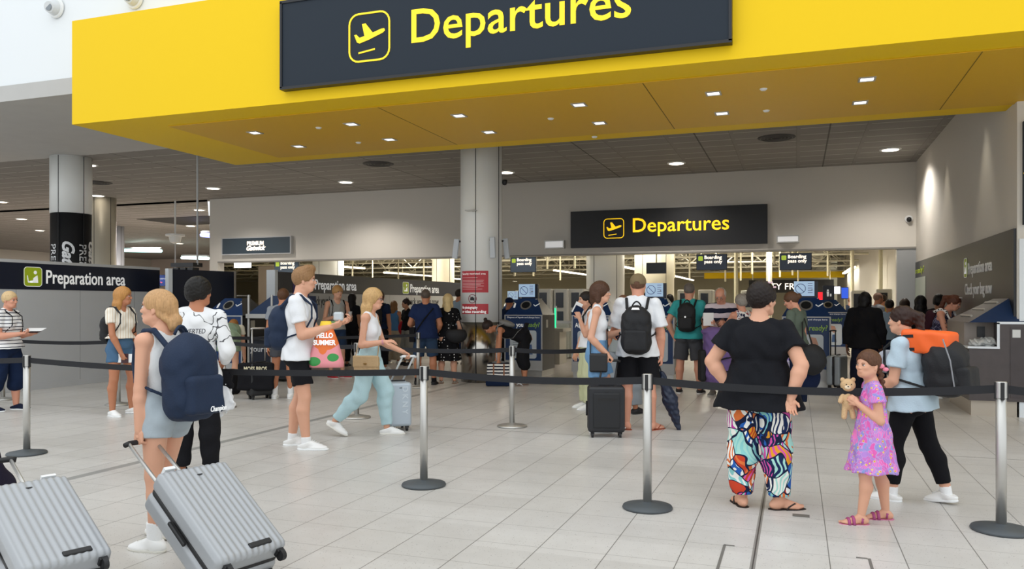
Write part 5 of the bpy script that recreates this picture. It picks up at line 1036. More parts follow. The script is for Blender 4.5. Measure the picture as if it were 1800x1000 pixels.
# ---------------------------------------------------------------- carried things
def straps(p, sd, x=.06, r=.014, low=.06, dbody=.0):
    h = p.h; fa = p.fat; T = p.T; o = .018
    for b in (-1, 1):
        pts = [T(-.075*h*fa-o, b*x*h, .25*h), T(-.03*h, b*(x+.008)*h, .300*h+o), T(.02*h, b*(x+.008)*h, .300*h+o*.9), T(.066*h*fa+o, b*(x+.008)*h, .26*h), T(.068*h*fa+o, b*(x+.015)*h, .19*h), T(.035*h*fa+o, b*(.098*h*fa), .12*h), T(-.04*h, b*(.10*h*fa), .09*h), T(-.085*h*fa, b*x*h, .06*h)]
        for i in range(len(pts)-1): sd.cone(pts[i], pts[i+1], r*(1.2 if i < 3 else .7), r*(1.2 if i < 2 else .7), .006)
def backpack(p, label, m, size=(.10, .15, .24), cu=.165, pocket=True, strap=True, m2=None, group=None, back=.066, tilt=0, res=None, handle=True):
    h = p.h; T = p.T; R = frameR(p.F, p.L, p.U); c = T(-(back*h*p.fat+size[0]+.0), 0, cu*h); d, w, hh = size
    t = thing('backpack', label, 'backpack', c, group); sd = SD(); res = res or (.008 if p.D < 9.5 else .012)
    sd.box(c-p.U*hh*.12, (d, w, hh*.87), R, min(d, w)*.92); sd.ell(c-p.U*hh*.45-p.F*.015, (d*1.05, w*.98, hh*.5), R, .03); sd.ell(c+p.U*hh*.25, (d*.9, w*.93, hh*.72), R, .05); sd.amp = .004; sd.fr = 18
    sd_mesh('bag_body', [(sd, res)], m, t)
    if pocket:
        q = SD(); q.box(c-p.F*(d*.92)-p.U*hh*.42, (d*.38, w*.78, hh*.42), R, .03); q.amp = .003; sd_mesh('front_pocket', [(q, res)], m, t)
        z = MB(); z.tube([c-p.F*(d*1.2)+p.L*a*w*.72+p.U*(-.06*hh-(abs(a)**3)*.2*hh) for a in np.linspace(-1, 1, 9)], .004, 5); z.build('zipper', mat('zip_dark', '08090c', .5), t)
    if strap:
        s_ = SD(); straps(p, s_); s_.amp = 0; sd_mesh('shoulder_straps', [(s_, res)], m2 or m, t)
    if handle: k = MB(); k.tube([c+p.U*hh*.93+p.L*a+p.F*d*.5+p.U*(.05-(a/.05)**2*.05) for a in np.linspace(-.05, .05, 7)], .009, 6); k.build('grab_handle', m2 or m, t, smooth=True)
    return t, c, R
def slab(c, d, u, w, hgt, th, name, label, cat, m, group=None, m2=None, n=None):
    """thin card / booklet at c spanned by unit d (width) and u (height)"""
    d = nrm(d); u = nrm(np.asarray(u)-d*(np.asarray(u)@d)); R = np.array([d, np.cross(u, d), u]).T
    return tag(MB().box(c, (w, th, hgt), R).build(name, m, base=c, bevel=.001), label, cat, group)
# ---------------------------------------------------------------- patterned cloth
def stripes(key, c1, c2, per, wd, axis='z', ph=0.):
    g = G(key, .9, spec=.2); n = g.math('MULTIPLY', g.noise(5, 2), per*(.35 if axis == 'z' else .0)); co = g.math('ADD', (g.math('MULTIPLY', g.math('ADD', g.x, g.y), .707) if axis == 'd' else {'z': g.z, 'x': g.x, 'y': g.y}[axis]), n); return g.color(g.mix(g.line(co, per, wd, ph), c1, c2))
M_str = stripes('striped_jersey', 'eceded', '23283a', .046, .011); M_rug = stripes('rugby_stripe', 'd9cdd6', '1f2336', .15, .07, ph=.02); M_cream_str = stripes('cream_blouse', 'efe9dc', 'd3bb9c', .030, .006, 'd')
g = G('polka', .9, spec=.2); M_polka = g.color(g.mix(g.math('LESS_THAN', g.vor(19, rnd=.35), .2), '0f0f12', 'e8e8e8'))
def floral(key, cols, scale, white=.05, center=None, edge='f2f2ee'):
    g = G(key, .9, spec=.2); nz = g.nt.nodes.new('ShaderNodeTexNoise'); nz.inputs['Scale'].default_value = scale*.55; nz.inputs['Detail'].default_value = 1; g.nt.links.new(g.o, nz.inputs['Vector'])
    ad = g.nt.nodes.new('ShaderNodeVectorMath'); ad.operation = 'MULTIPLY_ADD'; g.nt.links.new(nz.outputs['Color'], ad.inputs[0]); ad.inputs[1].default_value = (1.6/scale*1.4,)*3; g.nt.links.new(g.o, ad.inputs[2]); v = ad.outputs[0]
    st = [(i/len(cols), c) for i, c in enumerate(cols)]; cell = g.vor(scale, 'Color', vec=v); sx = g.nt.nodes.new('ShaderNodeSeparateXYZ'); g.nt.links.new(cell, sx.inputs[0]); base = g.ramp(sx.outputs[0], st)
    wv = g.nt.nodes.new('ShaderNodeTexWave'); wv.inputs['Scale'].default_value = scale*1.1; wv.inputs['Distortion'].default_value = 5; g.nt.links.new(v, wv.inputs['Vector']); second = g.ramp(sx.outputs[1], [(i/len(cols), c) for i, c in enumerate(cols[3:]+cols[:3])])
    base = g.mix(g.math('GREATER_THAN', wv.outputs['Fac'], .62), base, second)
    ed = g.vor(scale, 'Distance', 'DISTANCE_TO_EDGE', vec=v); base = g.mix(g.math('LESS_THAN', ed, white), base, edge); return g, base
g, base = floral('floral_trousers', ['c23aa0', '1d2c55', 'a9dcd2', 'e9a02c', 'f0efe8', 'c8452c', '2b62b4', 'd65aa8', '8fd0cf', 'f4f4ee', 'e07840'], 8.5, .04, edge='1c2340'); M_floral = g.color(base)
g, base = floral('girl_dress', ['b78ad0', 'e06ab8', 'a680cc', 'f07fc4', '8f9fd8', 'b888d4', 'dd62ae'], 26, .03, edge='c9a0da'); dd = g.vor(30); base = g.mix(g.math('LESS_THAN', dd, .22), base, 'e8d86a'); base = g.mix(g.math('LESS_THAN', dd, .12), base, 'd84a50'); M_dress = g.color(base)
def denim(key, col): g = G('denim_'+key, .9, spec=.2); n = g.noise(7, 4); n2 = g.noise(160, 2); c = lin(col); g.bump(n2, .3, .004); return g.color(g.mix(n, tuple(x*.75 for x in c[:3])+(1,), tuple(min(1, x*1.25) for x in c[:3])+(1,)))
M_den = denim('mid', '4d6d8c'); M_denp = denim('pale', 'a8b3ba'); M_denl = denim('light', '6f97bd'); M_dend = denim('dark', '2c3f58')
W_ = fab('white', 'e9ebee'); BK = fab('black', '16161a'); NV = fab('navy', '14233f'); GRD = fab('charcoal', '4a4b50'); M_shoe_w = mat('white_leather', 'eeeeec', .5, bump=.05); M_bagn = mat('navy_canvas', '10243f', .8, bump=.3, bscale=120); M_bagb = mat('black_canvas', '131418', .7, bump=.3, bscale=120)
GR = dict(curl=62, thumb=.9)
# ================================================================ foreground blonde with navy rucksack (left arm pulls the silver case)
p = person('person with blonde low bun, white crop top and navy rucksack walking away in left foreground', px=292, D=4.80, h=1.565, face=-138, hface=-112, hp=-3, lean=3, fat=.98, tone='fair',
    arms={'l': ((.02, .05, -1), (-.03, .06, -1), dict(curl=70, thumb=.9, n=(0, -1, 0))), 'r': ((.0, .1, -1), (.5, -.1, -.8), dict(curl=30))}, legs={'l': ((-.02, .05, -1), (-.04, .02, -1)), 'r': ((.30, .05, -1), (.05, .03, -1))})
t = p.t; face_bits(p, t, 'a5845c', 'c87f78', '4a5a66'); hair(p, 'lowbun', 'c2986a', t)
top(p, 'tank', fab('ribbed_white', 'dfe1e2'), t, off=.006, crop=.055, name='crop_top', neckr=.075, wr=.0015, k=.03); bottoms(p, .38, M_denp, t, off=.012, loose=.03, name='denim_shorts', wr=.004, waist=.085)
socks(p, fab('sock_white', 'eceded'), t, .28); shoes(p, M_shoe_w, t, 'd9d6cc', high=True)
blonde = p
b_, c_, R_ = backpack(p, 'large navy rucksack worn by the foreground blonde woman', M_bagn, (.115, .165, .265), cu=.135, back=.058, m2=M_bagn)
text_on("lettering", "Champion", .045, c_-p.F*.170-p.U*.21+p.L*.02, -p.L, p.U, M_white_l, b_, ext=.0015, shear=.3, fitw=.12)
# silver cases
A, a, w, n = fit_case(-1.800, 4.055, .602, 2.543, .620, .412, .639, .239); M_sil = mat('silver_shell', 'a2a5a8', .36, .2, spec=.5); grip = blonde.grip['l']
case('suitcase', 'ribbed silver suitcase tilted and pulled by the foreground blonde woman', A, a, w, n, .412, .639, .239, M_sil, grip=grip, rodx=.085, nr=12)
q = A+w*.10+a*.03-n*.05; tag(MB().box(q, (.06, .05, .02), np.array([w, n, a]).T).build('luggage_label', M_whitep, base=q), 'crumpled white airline tag on the top of the pulled silver suitcase', 'tag')
A, a, w, n = fit_case(-2.616, 3.922, .558, 2.443, .484, .411, .639, .239)
ch = A+w*.411/2-n*.17+a*.40
case('suitcase', 'ribbed silver suitcase tilted in the bottom left corner', A, a, w, n, .411, .639, .239, M_sil, grip=ch, rodx=.085, nr=12)
q = A+w*.33+a*.02-n*.04; tag(MB().box(q, (.07, .05, .015), np.array([w, n, a]).T).build('luggage_label', M_whitep, base=q), 'white airline tag on top of the bottom left silver suitcase', 'tag')
# cut-off walker at the left edge
p = person('person in dark trousers at the left edge pulling the corner suitcase', px=-62, D=4.7, h=1.72, face=-95, hface=-95, tone='fair', arms={'l': ((-.1, .1, -1), (-.1, .05, -1), GR)}, legs={'l': ((-.28, .05, -1), (-.42, .03, -1)), 'r': ((.3, .05, -1), (.02, .03, -1))}, footpitch=(0, 0)); t = p.t
hair(p, 'bob', '3a2a20', t); top(p, 'tee', NV, t, sleeve=.5); bottoms(p, 1.9, fab('aubergine', '201c2b'), t, loose=.022); shoes(p, mat('dark_shoe', '202024', .6), t, '202024'); face_bits(p, t)
# ================================================================ man in graphic shirt
p = person('person with wavy black hair in white graphic shirt seen from behind, holding black cap', px=345, D=6.75, h=1.70, face=168, hface=128, tone='tan', female=False, fat=.92, arms={'r': ((-.1, .28, -1), (.75, -.25, -.35), dict(curl=45)), 'l': ((.1, .15, -1), (.6, -.3, -.5), {})}); t = p.t
hair(p, 'mop', '15120f', t); face_bits(p, t, '15120f')
g = G('graphic_shirt', .9, spec=.2); v = g.scale((1, 1, 1)); n1 = g.noise(6, 2); band = g.math('LESS_THAN', g.math('ABSOLUTE', g.math('SUBTRACT', n1, .5)), .012); zone = g.math('MULTIPLY', g.math('GREATER_THAN', g.z, 1.13), g.math('LESS_THAN', g.z, 1.38)); back = g.math('LESS_THAN', g.y, .02)
M_gr = g.color(g.mix(g.math('MULTIPLY', g.math('MULTIPLY', band, zone), .9), 'e6e7e8', '26262a')); s_ = top(p, 'long', M_gr, t, sleeve=1.75, off=.014, hem=-.03, flare=.02, wr=.006, name='graphic_shirt')
back = -p.F; o_ = p.T(-.066*p.h-.035, .10, .195*p.h); text_on('lettering', 'INVERTED', .055, o_, -p.L, p.U, mat('ink', '26262a', .6), t, ext=.004, shear=.2, fitw=.2)
bottoms(p, 1.95, BK, t, loose=.02); shoes(p, mat('dark_shoe', '202024', .6), t, '202024')
q = p.grip['r']+np.array([0, 0, -.09])+cr*.03; sd = SD(); sd.ell(q, (.085, .085, .10)); sd.cone(q+np.array([0, 0, -.05]), q+np.array([0, 0, -.09])+cr*.07, .045, .03, .02); sd.cut(q+np.array([0, 0, .04]), Z); tag(sd_mesh('baseball_cap', [(sd, .006)], BK, base=q), 'black cap held in the hand of the dark-haired man', 'cap')
sd = SD(); sd.cone(q+np.array([0, 0, -.08]), q+np.array([0, 0, -.25])+cr*.03, .05, .075, .03); sd.cone(q+np.array([0, 0, -.12])-cr*.02, q+np.array([0, 0, -.34])-cr*.02, .04, .03, .03); sd.amp = .01; sd.fr = 26; tag(sd_mesh('white_cloth', [(sd, .008)], W_, base=q-Z*.2), 'crumpled white cloth hanging below the held black cap', 'cloth')
# ================================================================ striped older woman
p = person('older person in striped top and navy capri trousers holding papers at left', px=12, D=10.9, h=1.66, face=55, hface=48, hp=5, fat=1.18, tone='pink', arms={'r': ((.1, .18, -1), (.85, -.35, .12), dict(curl=35, n=(0, 0, 1))), 'l': ((.1, .2, -1), (.8, -.3, .08), dict(curl=35, n=(0, 0, 1)))}, legs={'l': ((.18, .05, -1), (-.05, .02, -1)), 'r': ((-.12, .05, -1), (-.2, .02, -1))}); t = p.t
hair(p, 'short', 'd8b98a', t); face_bits(p, t, 'a88a68'); top(p, 'tee', M_str, t, sleeve=.62, off=.018, hem=-.0, flare=.015, name='striped_top'); bottoms(p, 1.35, NV, t, loose=.03, name='capri_trousers'); shoes(p, fab('navy_shoe', '1c2238'), t, 'eef0f0')
q = (p.grip['r']+p.grip['l'])/2+Z*.03+cr*.06; slab(q, cr, cf+Z*.25, .24, .15, .004, 'paper_sheet', 'white boarding papers held by the striped-top woman', 'paper', mat('paper_white', 'efefee', .6)); slab(q-Z*.03, cr, cf+Z*.2, .12, .09, .012, 'passport', 'dark red passport under the striped-top woman\'s papers', 'passport', mat('passport_red', '3c1a22', .5))
sd = SD(); straps(p, sd, x=.05, r=.010); sd_mesh_o = tag(sd_mesh('bag_strap', [(sd, .01)], BK, base=p.base), 'black bag strap over striped-top shoulder', 'strap')
# ================================================================ blonde in cream blouse
p = person('person with long blonde hair, cream striped blouse and ripped denim shorts by the left partition', px=212, D=10.45, h=1.70, face=42, hface=70, tone='tan', arms={'r': ((.25, .12, -1), (.35, -.28, -1), dict(curl=40)), 'l': ((.05, .12, -1), (.15, .05, -1), dict(curl=25))}, legs={'r': ((.0, .05, -1), (-.03, .03, -1)), 'l': ((.12, .14, -1), (-.08, .06, -1))}, footyaw=(18, -8)); t = p.t
hair(p, 'long', 'c08a4e', t); face_bits(p, t, '8a6538'); top(p, 'tee', M_cream_str, t, sleeve=.5, off=.016, hem=.075, v=True, name='blouse'); bottoms(p, .45, M_den, t, off=.012, loose=.03, name='denim_shorts', waist=.085); shoes(p, M_shoe_w, t)
sd = SD(); sd.ell(p.knee['r']*0+p.hipj['r']*.7+p.knee['r']*.3+p.f*.085, (.03, .03, .015)); sd_mesh('ripped_patch', [(sd, .006)], W_, t)
q = p.grip['r']+cr*.0; slab(q, nrm(cr), Z, .20, .11, .004, 'paper_sheet', 'white papers in the denim-shorts woman\'s lowered hand', 'paper', MC['paper_white']); slab(q-cf*.01, nrm(cr), Z, .09, .12, .012, 'passport', 'dark passport held with papers by the denim-shorts woman', 'passport', MC['passport_red'])
b_, c_, R_ = backpack(p, 'small dark backpack worn by the cream-bloused woman', M_bagb, (.07, .13, .19), cu=.15)
# ================================================================ bending person in green playsuit, premium lane
p = person('person in sage green playsuit bending forward in the premium lane', px=402, D=13.7, h=1.66, face=172, lean=68, hface=175, hp=70, tone='fair', arms={'l': ((.1, .1, -1), (.2, .1, -1), {}), 'r': ((.1, .1, -1), (.2, .1, -1), {})}); t = p.t
hair(p, 'short', 'a5703c', t); SG = fab('sage', '8d9f84'); top(p, 'tee', fab('cream_tee', 'd9d4c2'), t, sleeve=.4, off=.010); top(p, 'tank', SG, t, off=.018, name='playsuit_top'); bottoms(p, .55, SG, t, loose=.04, name='playsuit_shorts'); shoes(p, M_shoe_w, t)
q = gnd(402, 12.9); sd = SD(); sd.box(q+Z*.2, (.16, .12, .2), None, .06); sd.amp = .004; tag(sd_mesh('holdall', [(sd, .012)], BK, base=q), 'black holdall on floor in front of bending green-clad person', 'bag')
# person hidden behind white-shirted man
p = person('person in grey shorts mostly hidden behind the white-shirted man', px=497, D=12.3, h=1.72, face=165, tone='tan', female=False, arms={}); t = p.t; hair(p, 'short', '5a3c26', t); top(p, 'tee', fab('grey_tee', '8a8f96'), t); bottoms(p, .6, GRD, t, loose=.03, name='shorts'); socks(p, MC['cloth_sock_white'], t, .3); shoes(p, M_shoe_w, t, high=True)
A, a, w, n = upright(457, 12.25, 20, .36, .50, .22); kc, cc_ = case('suitcase', 'black cabin suitcase with raised silver handle under the lettered garment bag', A, a, w, n, .36, .50, .22, mat('black_shell', '1b1c1f', .5), ribs=False, hl=.52, res=.009, rodx=.10, wheel=.03)
q = cc_-cr*.12+n*.17; sd = SD(); sd.box(q+Z*.05, (.27, .045, .20), np.array([cr, -cf, Z]), .03, 0); sd.cone(q-Z*.13-cr*.26, q-Z*.13+cr*.2, .035, None, .04); sd.amp = .005; gb = thing('garment_bag', 'black garment bag with cream lettering draped over cabin suitcase', 'bag', q); sd_mesh('bag_body', [(sd, .010)], BK, gb); text_on('lettering', 'MOSS BROS.', .1, q+Z*.13-cr*.17-cf*.055, cr, Z, mat('cream_letter', 'e2d9b8', .5), gb, fitw=.36, ext=.001, bold=.002); text_on('small_lettering', 'hire moss bros hire', .025, q+Z*.09-cr*.1-cf*.055, cr, Z, MC['cream_letter'], gb, ext=.001, fitw=.2)
# ================================================================ man in white T-shirt
p = person('person with quiffed light brown hair, white T-shirt and black shorts walking right', px=527, D=8.1, h=1.865, face=78, hface=84, hp=2, female=False, fat=1.02, tone='fair', arms={'r': ((.22, .10, -1), (1, -.28, .30), dict(curl=40, n=(0, -.6, .8))), 'l': ((.35, .08, -1), (1, -.1, .38), dict(curl=40, n=(0, -.6, .8)))}, legs={'l': ((-.04, .04, -1), (-.20, .02, -1)), 'r': ((.17, .05, -1), (.04, .03, -1))}, footpitch=(0, 0)); t = p.t; wman = p
hair(p, 'quiff', '96714c', t); face_bits(p, t, '7a5838', 'b8705f'); top(p, 'tee', W_, t, sleeve=.62, off=.017, hem=-.035, name='tshirt', sl_loose=.010); bottoms(p, .72, BK, t, loose=.032, off=.004, name='shorts', waist=-.01); socks(p, MC['cloth_sock_white'], t, .10); shoes(p, M_shoe_w, t)
sb = SD(); sb.ell(Hh(p, .045, 0, -.07), np.array((.05, .053, .035))*p.hs, frameR(p.hf, p.hl, p.hu)); sb.ell(Hh(p, .07, 0, -.03), np.array((.04, .06, .03))*p.hs, frameR(p.hf, p.hl, p.hu), .01, 's')
backpack(p, 'navy backpack worn by the white-T-shirted man', M_bagn, (.115, .15, .235), cu=.14, back=.036)
g = p.grip['r']; q = g+Z*.06; tag(MB().box(q, (.10, .06, .09)).build('plastic_pouch', mat('pouch_clear', 'c3cbd0', .25), base=q, bevel=.02), 'small clear plastic pouch in the white-T-shirted man\'s hands', 'pouch')
# tote bag hanging from his hand
d = nrm(atD(606, 600, 8.1)-atD(545, 600, 8.1)); nn = nrm(np.cross(d, Z)); tc_ = atD(573, 603, 7.98); tb = thing('shopping_bag', 'colourful shopping bag lettered hello summer hanging from the white-shirted man\'s hands', 'bag', tc_-Z*.24)
g_ = G('tote_print', .6); zz = g_.math('ADD', g_.z, 0.); xx = g_.math('ADD', g_.math('MULTIPLY', g_.x, float(d[0])), g_.math('MULTIPLY', g_.y, float(d[1])))
def gell(cx, cz, rx, rz): return g_.math('LESS_THAN', g_.math('ADD', g_.math('POWER', g_.math('ABSOLUTE', g_.math('DIVIDE', g_.math('SUBTRACT', xx, cx), rx)), 2.), g_.math('POWER', g_.math('ABSOLUTE', g_.math('DIVIDE', g_.math('SUBTRACT', zz, cz), rz)), 2.)), 1.)
col = g_.mix(gell(0, .33, .16, .16), 'f09aa2', 'ef7a3a'); col = g_.mix(gell(-.02, .22, .05, .09), col, 'ef7a3a'); col = g_.mix(gell(-.11, .06, .07, .045), col, '3f9a4e'); col = g_.mix(gell(.08, .10, .055, .04), col, '3f9a4e'); col = g_.mix(g_.math('GREATER_THAN', zz, .385), col, 'f2cc38'); g_.color(col)
zt, zb2 = .46, .0; V = []; 
for z, hw_, th_ in ((0, .175, .05), (.05, .18, .055), (.25, .125, .045), (.38, .075, .035), (.46, .05, .025)):
    V.append([tc_-Z*.24+Z*z+d*x+nn*y for x, y in ((-hw_, 0), (-hw_*.7, -th_), (0, -th_*1.1), (hw_*.7, -th_), (hw_, 0), (hw_*.7, th_), (0, th_*1.1), (-hw_*.7, th_))])
F = [(j*8+i, j*8+(i+1) % 8, (j+1)*8+(i+1) % 8, (j+1)*8+i) for j in range(4) for i in range(8)]+[tuple(range(8))[::-1], tuple(range(32, 40))]
o = mesh_obj('bag_body', np.array(V).reshape(-1, 3), F, MC['tote_print'], tb, True); k = MB(); top_ = tc_-Z*.24+Z*.45
if nn@(-cf) < 0: nn = -nn
k.tube([top_-d*.04, (top_+wman.grip['r'])/2-d*.03, wman.grip['r']+Z*.0, (top_+wman.grip['r'])/2+d*.03, top_+d*.04], .006, 6); k.build('handles', mat('green_cord', '6fae6a', .6), tb, smooth=True)
for s_, z_, wd in (('HELLO', .295, .16), ('SUMMER', .225, .22)): text_on('lettering', s_, .07, tc_-Z*.24+Z*z_-d*wd/2+nn*.062, d, Z, M_white_l, tb, fitw=wd, ext=.006, bold=.002)
# ================================================================ youth in grey vest
p = person('person with blond bowl-cut hair, grey vest and navy shorts holding a cup', px=592, D=15.7, h=1.84, face=22, hface=28, tone='fair', female=False, fat=.82, arms={'r': ((.15, .25, -1), (.95, -.4, .25), dict(curl=50)), 'l': ((.15, .2, -1), (.9, -.3, .25), dict(curl=50))}, footyaw=(25, 25)); t = p.t
hair(p, 'bowl', 'b98c56', t); face_bits(p, t, '8a6538'); top(p, 'tank', fab('grey_marl', 'a4a5a2'), t, off=.012, name='vest'); bottoms(p, .85, fab('blue_shorts', '24354f'), t, loose=.035, name='shorts'); shoes(p, mat('red_shoe', 'c02632', .5), t, 'e8e4e0')
straps_o = SD(); straps(p, straps_o); tag(sd_mesh('backpack', [(straps_o, .012)], BK, base=p.base), 'dark backpack straps on the grey-vested youth', 'backpack'); q = p.grip['l']; tag(MB().cyl(q-Z*.05, q+Z*.08, .03, .04, n=14).build('plastic_cup', mat('cup_clear', 'd5d9da', .1, alpha=.5), base=q), 'clear cup held by the grey-vested youth', 'cup')
# ================================================================ striding blonde with glasses
p = person('person with long blonde hair and glasses, white crop top and pale blue joggers striding right', px=650, D=8.85, h=1.685, face=72, hface=76, hp=4, tone='fair', fat=.90, arms={'r': ((-.10, .12, -1), (.80, -.05, .12), dict(curl=20, n=(0, -.3, -1))), 'l': ((.30, .12, -1), (.85, .1, -.38), dict(curl=55, thumb=.9, n=(0, -.3, -1)))}, legs={'l': ((.42, .05, -1), (.02, .03, -1)), 'r': ((-.20, .05, -1), (-1.0, .03, -1))}, footpitch=(0, 28)); t = p.t; gl = p
hair(p, 'long', 'c9a36e', t); face_bits(p, t, '96714a', 'c07a70'); top(p, 'tank', W_, t, off=.008, crop=.075, name='crop_top', wr=.0015); bottoms(p, 1.92, fab('pale_blue', 'b4d2d8'), t, off=.014, loose=.026, taper=.7, name='joggers', waist=.085); shoes(p, M_shoe_w, t, 'e4e2da')
k = MB(); R = frameR(p.hf, p.hl, p.hu)
for b in (-1, 1): k.tube([Hh(p, .098-.004*abs(math.cos(a)), b*(.031+.024*math.cos(a)), .003+.017*math.sin(a)) for a in np.linspace(0, 2*math.pi, 15)], .0022, 5); k.tube([Hh(p, .092, b*.055, .006), Hh(p, .0, b*.082, .008)], .002, 5)
k.tube([Hh(p, .1, -.008, .005), Hh(p, .1, .008, .005)], .002, 5); tag(k.build('eyeglasses', M_black, base=p.hc, smooth=True), 'black-rimmed glasses on the striding blonde woman', 'glasses')
q = p.T(.03, -.20, -.04); bg_ = thing('handbag', 'beige quilted handbag at the hip of the striding blonde woman', 'bag', q); R = frameR(p.f, Z, p.l); sd = SD(); sd.box(q, (.14, .095, .038), R, .03); sd.amp = .002; sd.fr = 40; Mb_ = mat('beige_leather', 'b79a72', .55, bump=.3, bscale=40); sd_mesh('bag_body', [(sd, .006)], Mb_, bg_); sd = SD(); sd.box(q+Z*.035-p.l*.034, (.143, .062, .012), R, .01); sd_mesh('flap', [(sd, .006)], Mb_, bg_); k = MB(); k.tube([q+p.f*.12+Z*.07, p.T(.1, .03, .12*p.h), p.T(.08, .08, .25*p.h), p.T(0, .08, .34*p.h), p.T(-.09, .0, .2*p.h), q-p.f*.13+Z*.07], .006, 6); k.build('strap', Mb_, bg_, smooth=True); MB().box(q+Z*.01-p.l*.05, (.03, .03, .012), np.array([p.f, p.l, Z]).T).build('clasp', mat('gold', 'b08a48', .3, 1.), bg_)
q = p.wri['r']; tag(MB().cyl(q-p.handd['r']*.02, q+p.handd['r']*.0, .028, n=16).build('bracelet', mat('pink_bead', 'c98a92', .5), base=q), 'beaded bracelet on the striding blonde woman\'s wrist', 'bracelet')
A, a, w, n = upright(699, 9.25, 12, .26, .50, .34); M_silk = mat('silver_blue_shell', 'b3bfc9', .35, .25); kc, cc_ = case('suitcase', 'upright silver cabin suitcase with embossed letters beside the striding blonde woman', A, a, w, n, .26, .50, .34, M_silk, ribs=False, grip=gl.grip['l'], rod=mat('white_rod', 'dfe2e4', .3, .4), res=.006, rodx=.07, band=M_silk)
V, F = text_geo('DKNY', .09, ext=.004, bold=.002, spacing=1.5); o_ = cc_+w*.02+n*.171+a*.21; P = o_+V[:, 1:2]*w-V[:, :1]*a+V[:, 2:3]*n; mesh_obj('lettering', P, F, mat('emboss', 'c9d3da', .35, .2), kc)
# ================================================================ group by the big column
p = person('person in navy polo shirt and dark denim shorts seen from behind beside polka-dot dress', px=748, D=14.4, h=1.75, face=172, female=False, fat=1.12, tone='tan', arms={'l': ((.15, .35, -1), (.8, -.5, .1), {}), 'r': ((.1, .25, -1), (.5, -.3, -.6), {})}, legs={'l': ((0, .10, -1), (0, .05, -1)), 'r': ((0, .10, -1), (0, .05, -1))}); t = p.t
hair(p, 'buzz', '5b5048', t); top(p, 'tee', fab('polo_navy', '1c2a4e'), t, sleeve=.6, off=.018, hem=-.04, name='polo_shirt'); bottoms(p, .95, M_dend, t, loose=.03, name='denim_shorts'); shoes(p, mat('dark_shoe', '202024', .6), t, '202024'); socks(p, BK, t, .12)
k = MB(); k.tube([p.T(-.08, -.15, .27*p.h), p.T(-.135, -.10, .23*p.h), p.T(-.162, 0, .16*p.h), p.T(-.155, .10, .08*p.h), p.T(-.10, .19, .0)], .012, 6); q = p.T(-.02, .2, -.0*p.h); k.box(q, (.1, .2, .26)); tag(k.build('shoulder_bag', BK, base=q), 'black cross-body bag of the navy polo man', 'bag')
p = person('person with long blonde hair in black polka-dot dress seen from behind', px=787, D=14.6, h=1.66, face=172, tone='fair', fat=1.08, arms={'r': ((.1, .2, -1), (.4, -.1, -.8), {}), 'l': ((.1, .15, -1), (.5, -.2, -.6), {})}); t = p.t
hair(p, 'long', 'd9c08c', t); top(p, 'tee', M_polka, t, sleeve=.55, off=.014, name='dress_top'); skirt(p, .09, .42, M_polka, t, w1=.25, d1=.2, pleat=.07); sandals(p, mat('tan_strap', 'a9836a', .5), t, mat('tan_sole', '8d6e58', .6))
q = p.T(-.12, -.17, .02*p.h); bg_ = thing('handbag', 'large black shoulder bag of the polka-dot dress woman', 'bag', q); sd = SD(); sd.ell(q, (.12, .2, .15), frameR(p.F, p.L, p.U)); sd.cut(q+Z*.1, Z); sd_mesh('bag_body', [(sd, .012)], M_bagb, bg_); k = MB(); k.tube([q+p.L*-.12+Z*.1, p.sh['r']+Z*.05-p.F*.03, q+p.L*.12+Z*.1], .012, 6); k.build('strap', M_bagb, bg_)
p = person('person in navy shirt and red cap carrying black backpack behind the striding blonde woman', px=668, D=17.6, h=1.76, face=150, hface=170, female=False, tone='tan', arms={}); t = p.t; hair(p, 'short', '4a3026', t); top(p, 'tee', fab('dark_navy', '18243f'), t); bottoms(p, 1.9, BK, t); shoes(p, M_shoe_w, t); backpack(p, 'black backpack on navy-shirted person behind the striding blonde', M_bagb, (.10, .15, .24), res=.014)
p = person('person in blue top and beige wide trousers standing before the right-hand partition lettering', px=692, D=19.6, h=1.55, face=165, tone='tan', arms={}); t = p.t; hair(p, 'long', '8a6238', t); top(p, 'tank', fab('sky_blue', '4f7fae'), t); bottoms(p, 1.95, fab('beige', 'b3a892'), t, loose=.06, name='wide_trousers'); shoes(p, M_shoe_w, t)
p = person('person with dark bun, black top and red bag looking left by the partition', px=716, D=19.0, h=1.60, face=-60, hface=-75, tone='olive', arms={}); t = p.t; hair(p, 'bun', '2a1c18', t); face_bits(p, t); top(p, 'tee', BK, t, sleeve=.4); bottoms(p, 1.9, fab('grey_trouser', '8a8880'), t, loose=.04); shoes(p, mat('dark_shoe', '202024', .6), t, '202024'); q = p.T(.02, -.2, .05); sd = SD(); sd.ell(q, (.1, .1, .17)); tag(sd_mesh('shoulder_bag', [(sd, .014)], fab('red', 'a8232c'), base=q), 'red and black bag on dark-bunned woman', 'bag')
p = person('person with dark short hair in light blue shirt half hidden behind the big column', px=806, D=19.2, h=1.84, face=150, hface=130, female=False, tone='tan', arms={}); t = p.t; hair(p, 'short', '2a2018', t); top(p, 'tee', fab('light_blue', '93a7b8'), t); bottoms(p, 1.9, NV, t); shoes(p, mat('dark_shoe', '202024', .6), t, '202024')
p = person('person in black standing just left of the striding blonde\'s head', px=618, D=18.6, h=1.72, face=150, tone='olive', arms={}); t = p.t; hair(p, 'long', '15110f', t); top(p, 'tee', BK, t); bottoms(p, 1.9, BK, t); shoes(p, mat('dark_shoe', '202024', .6), t, '202024')
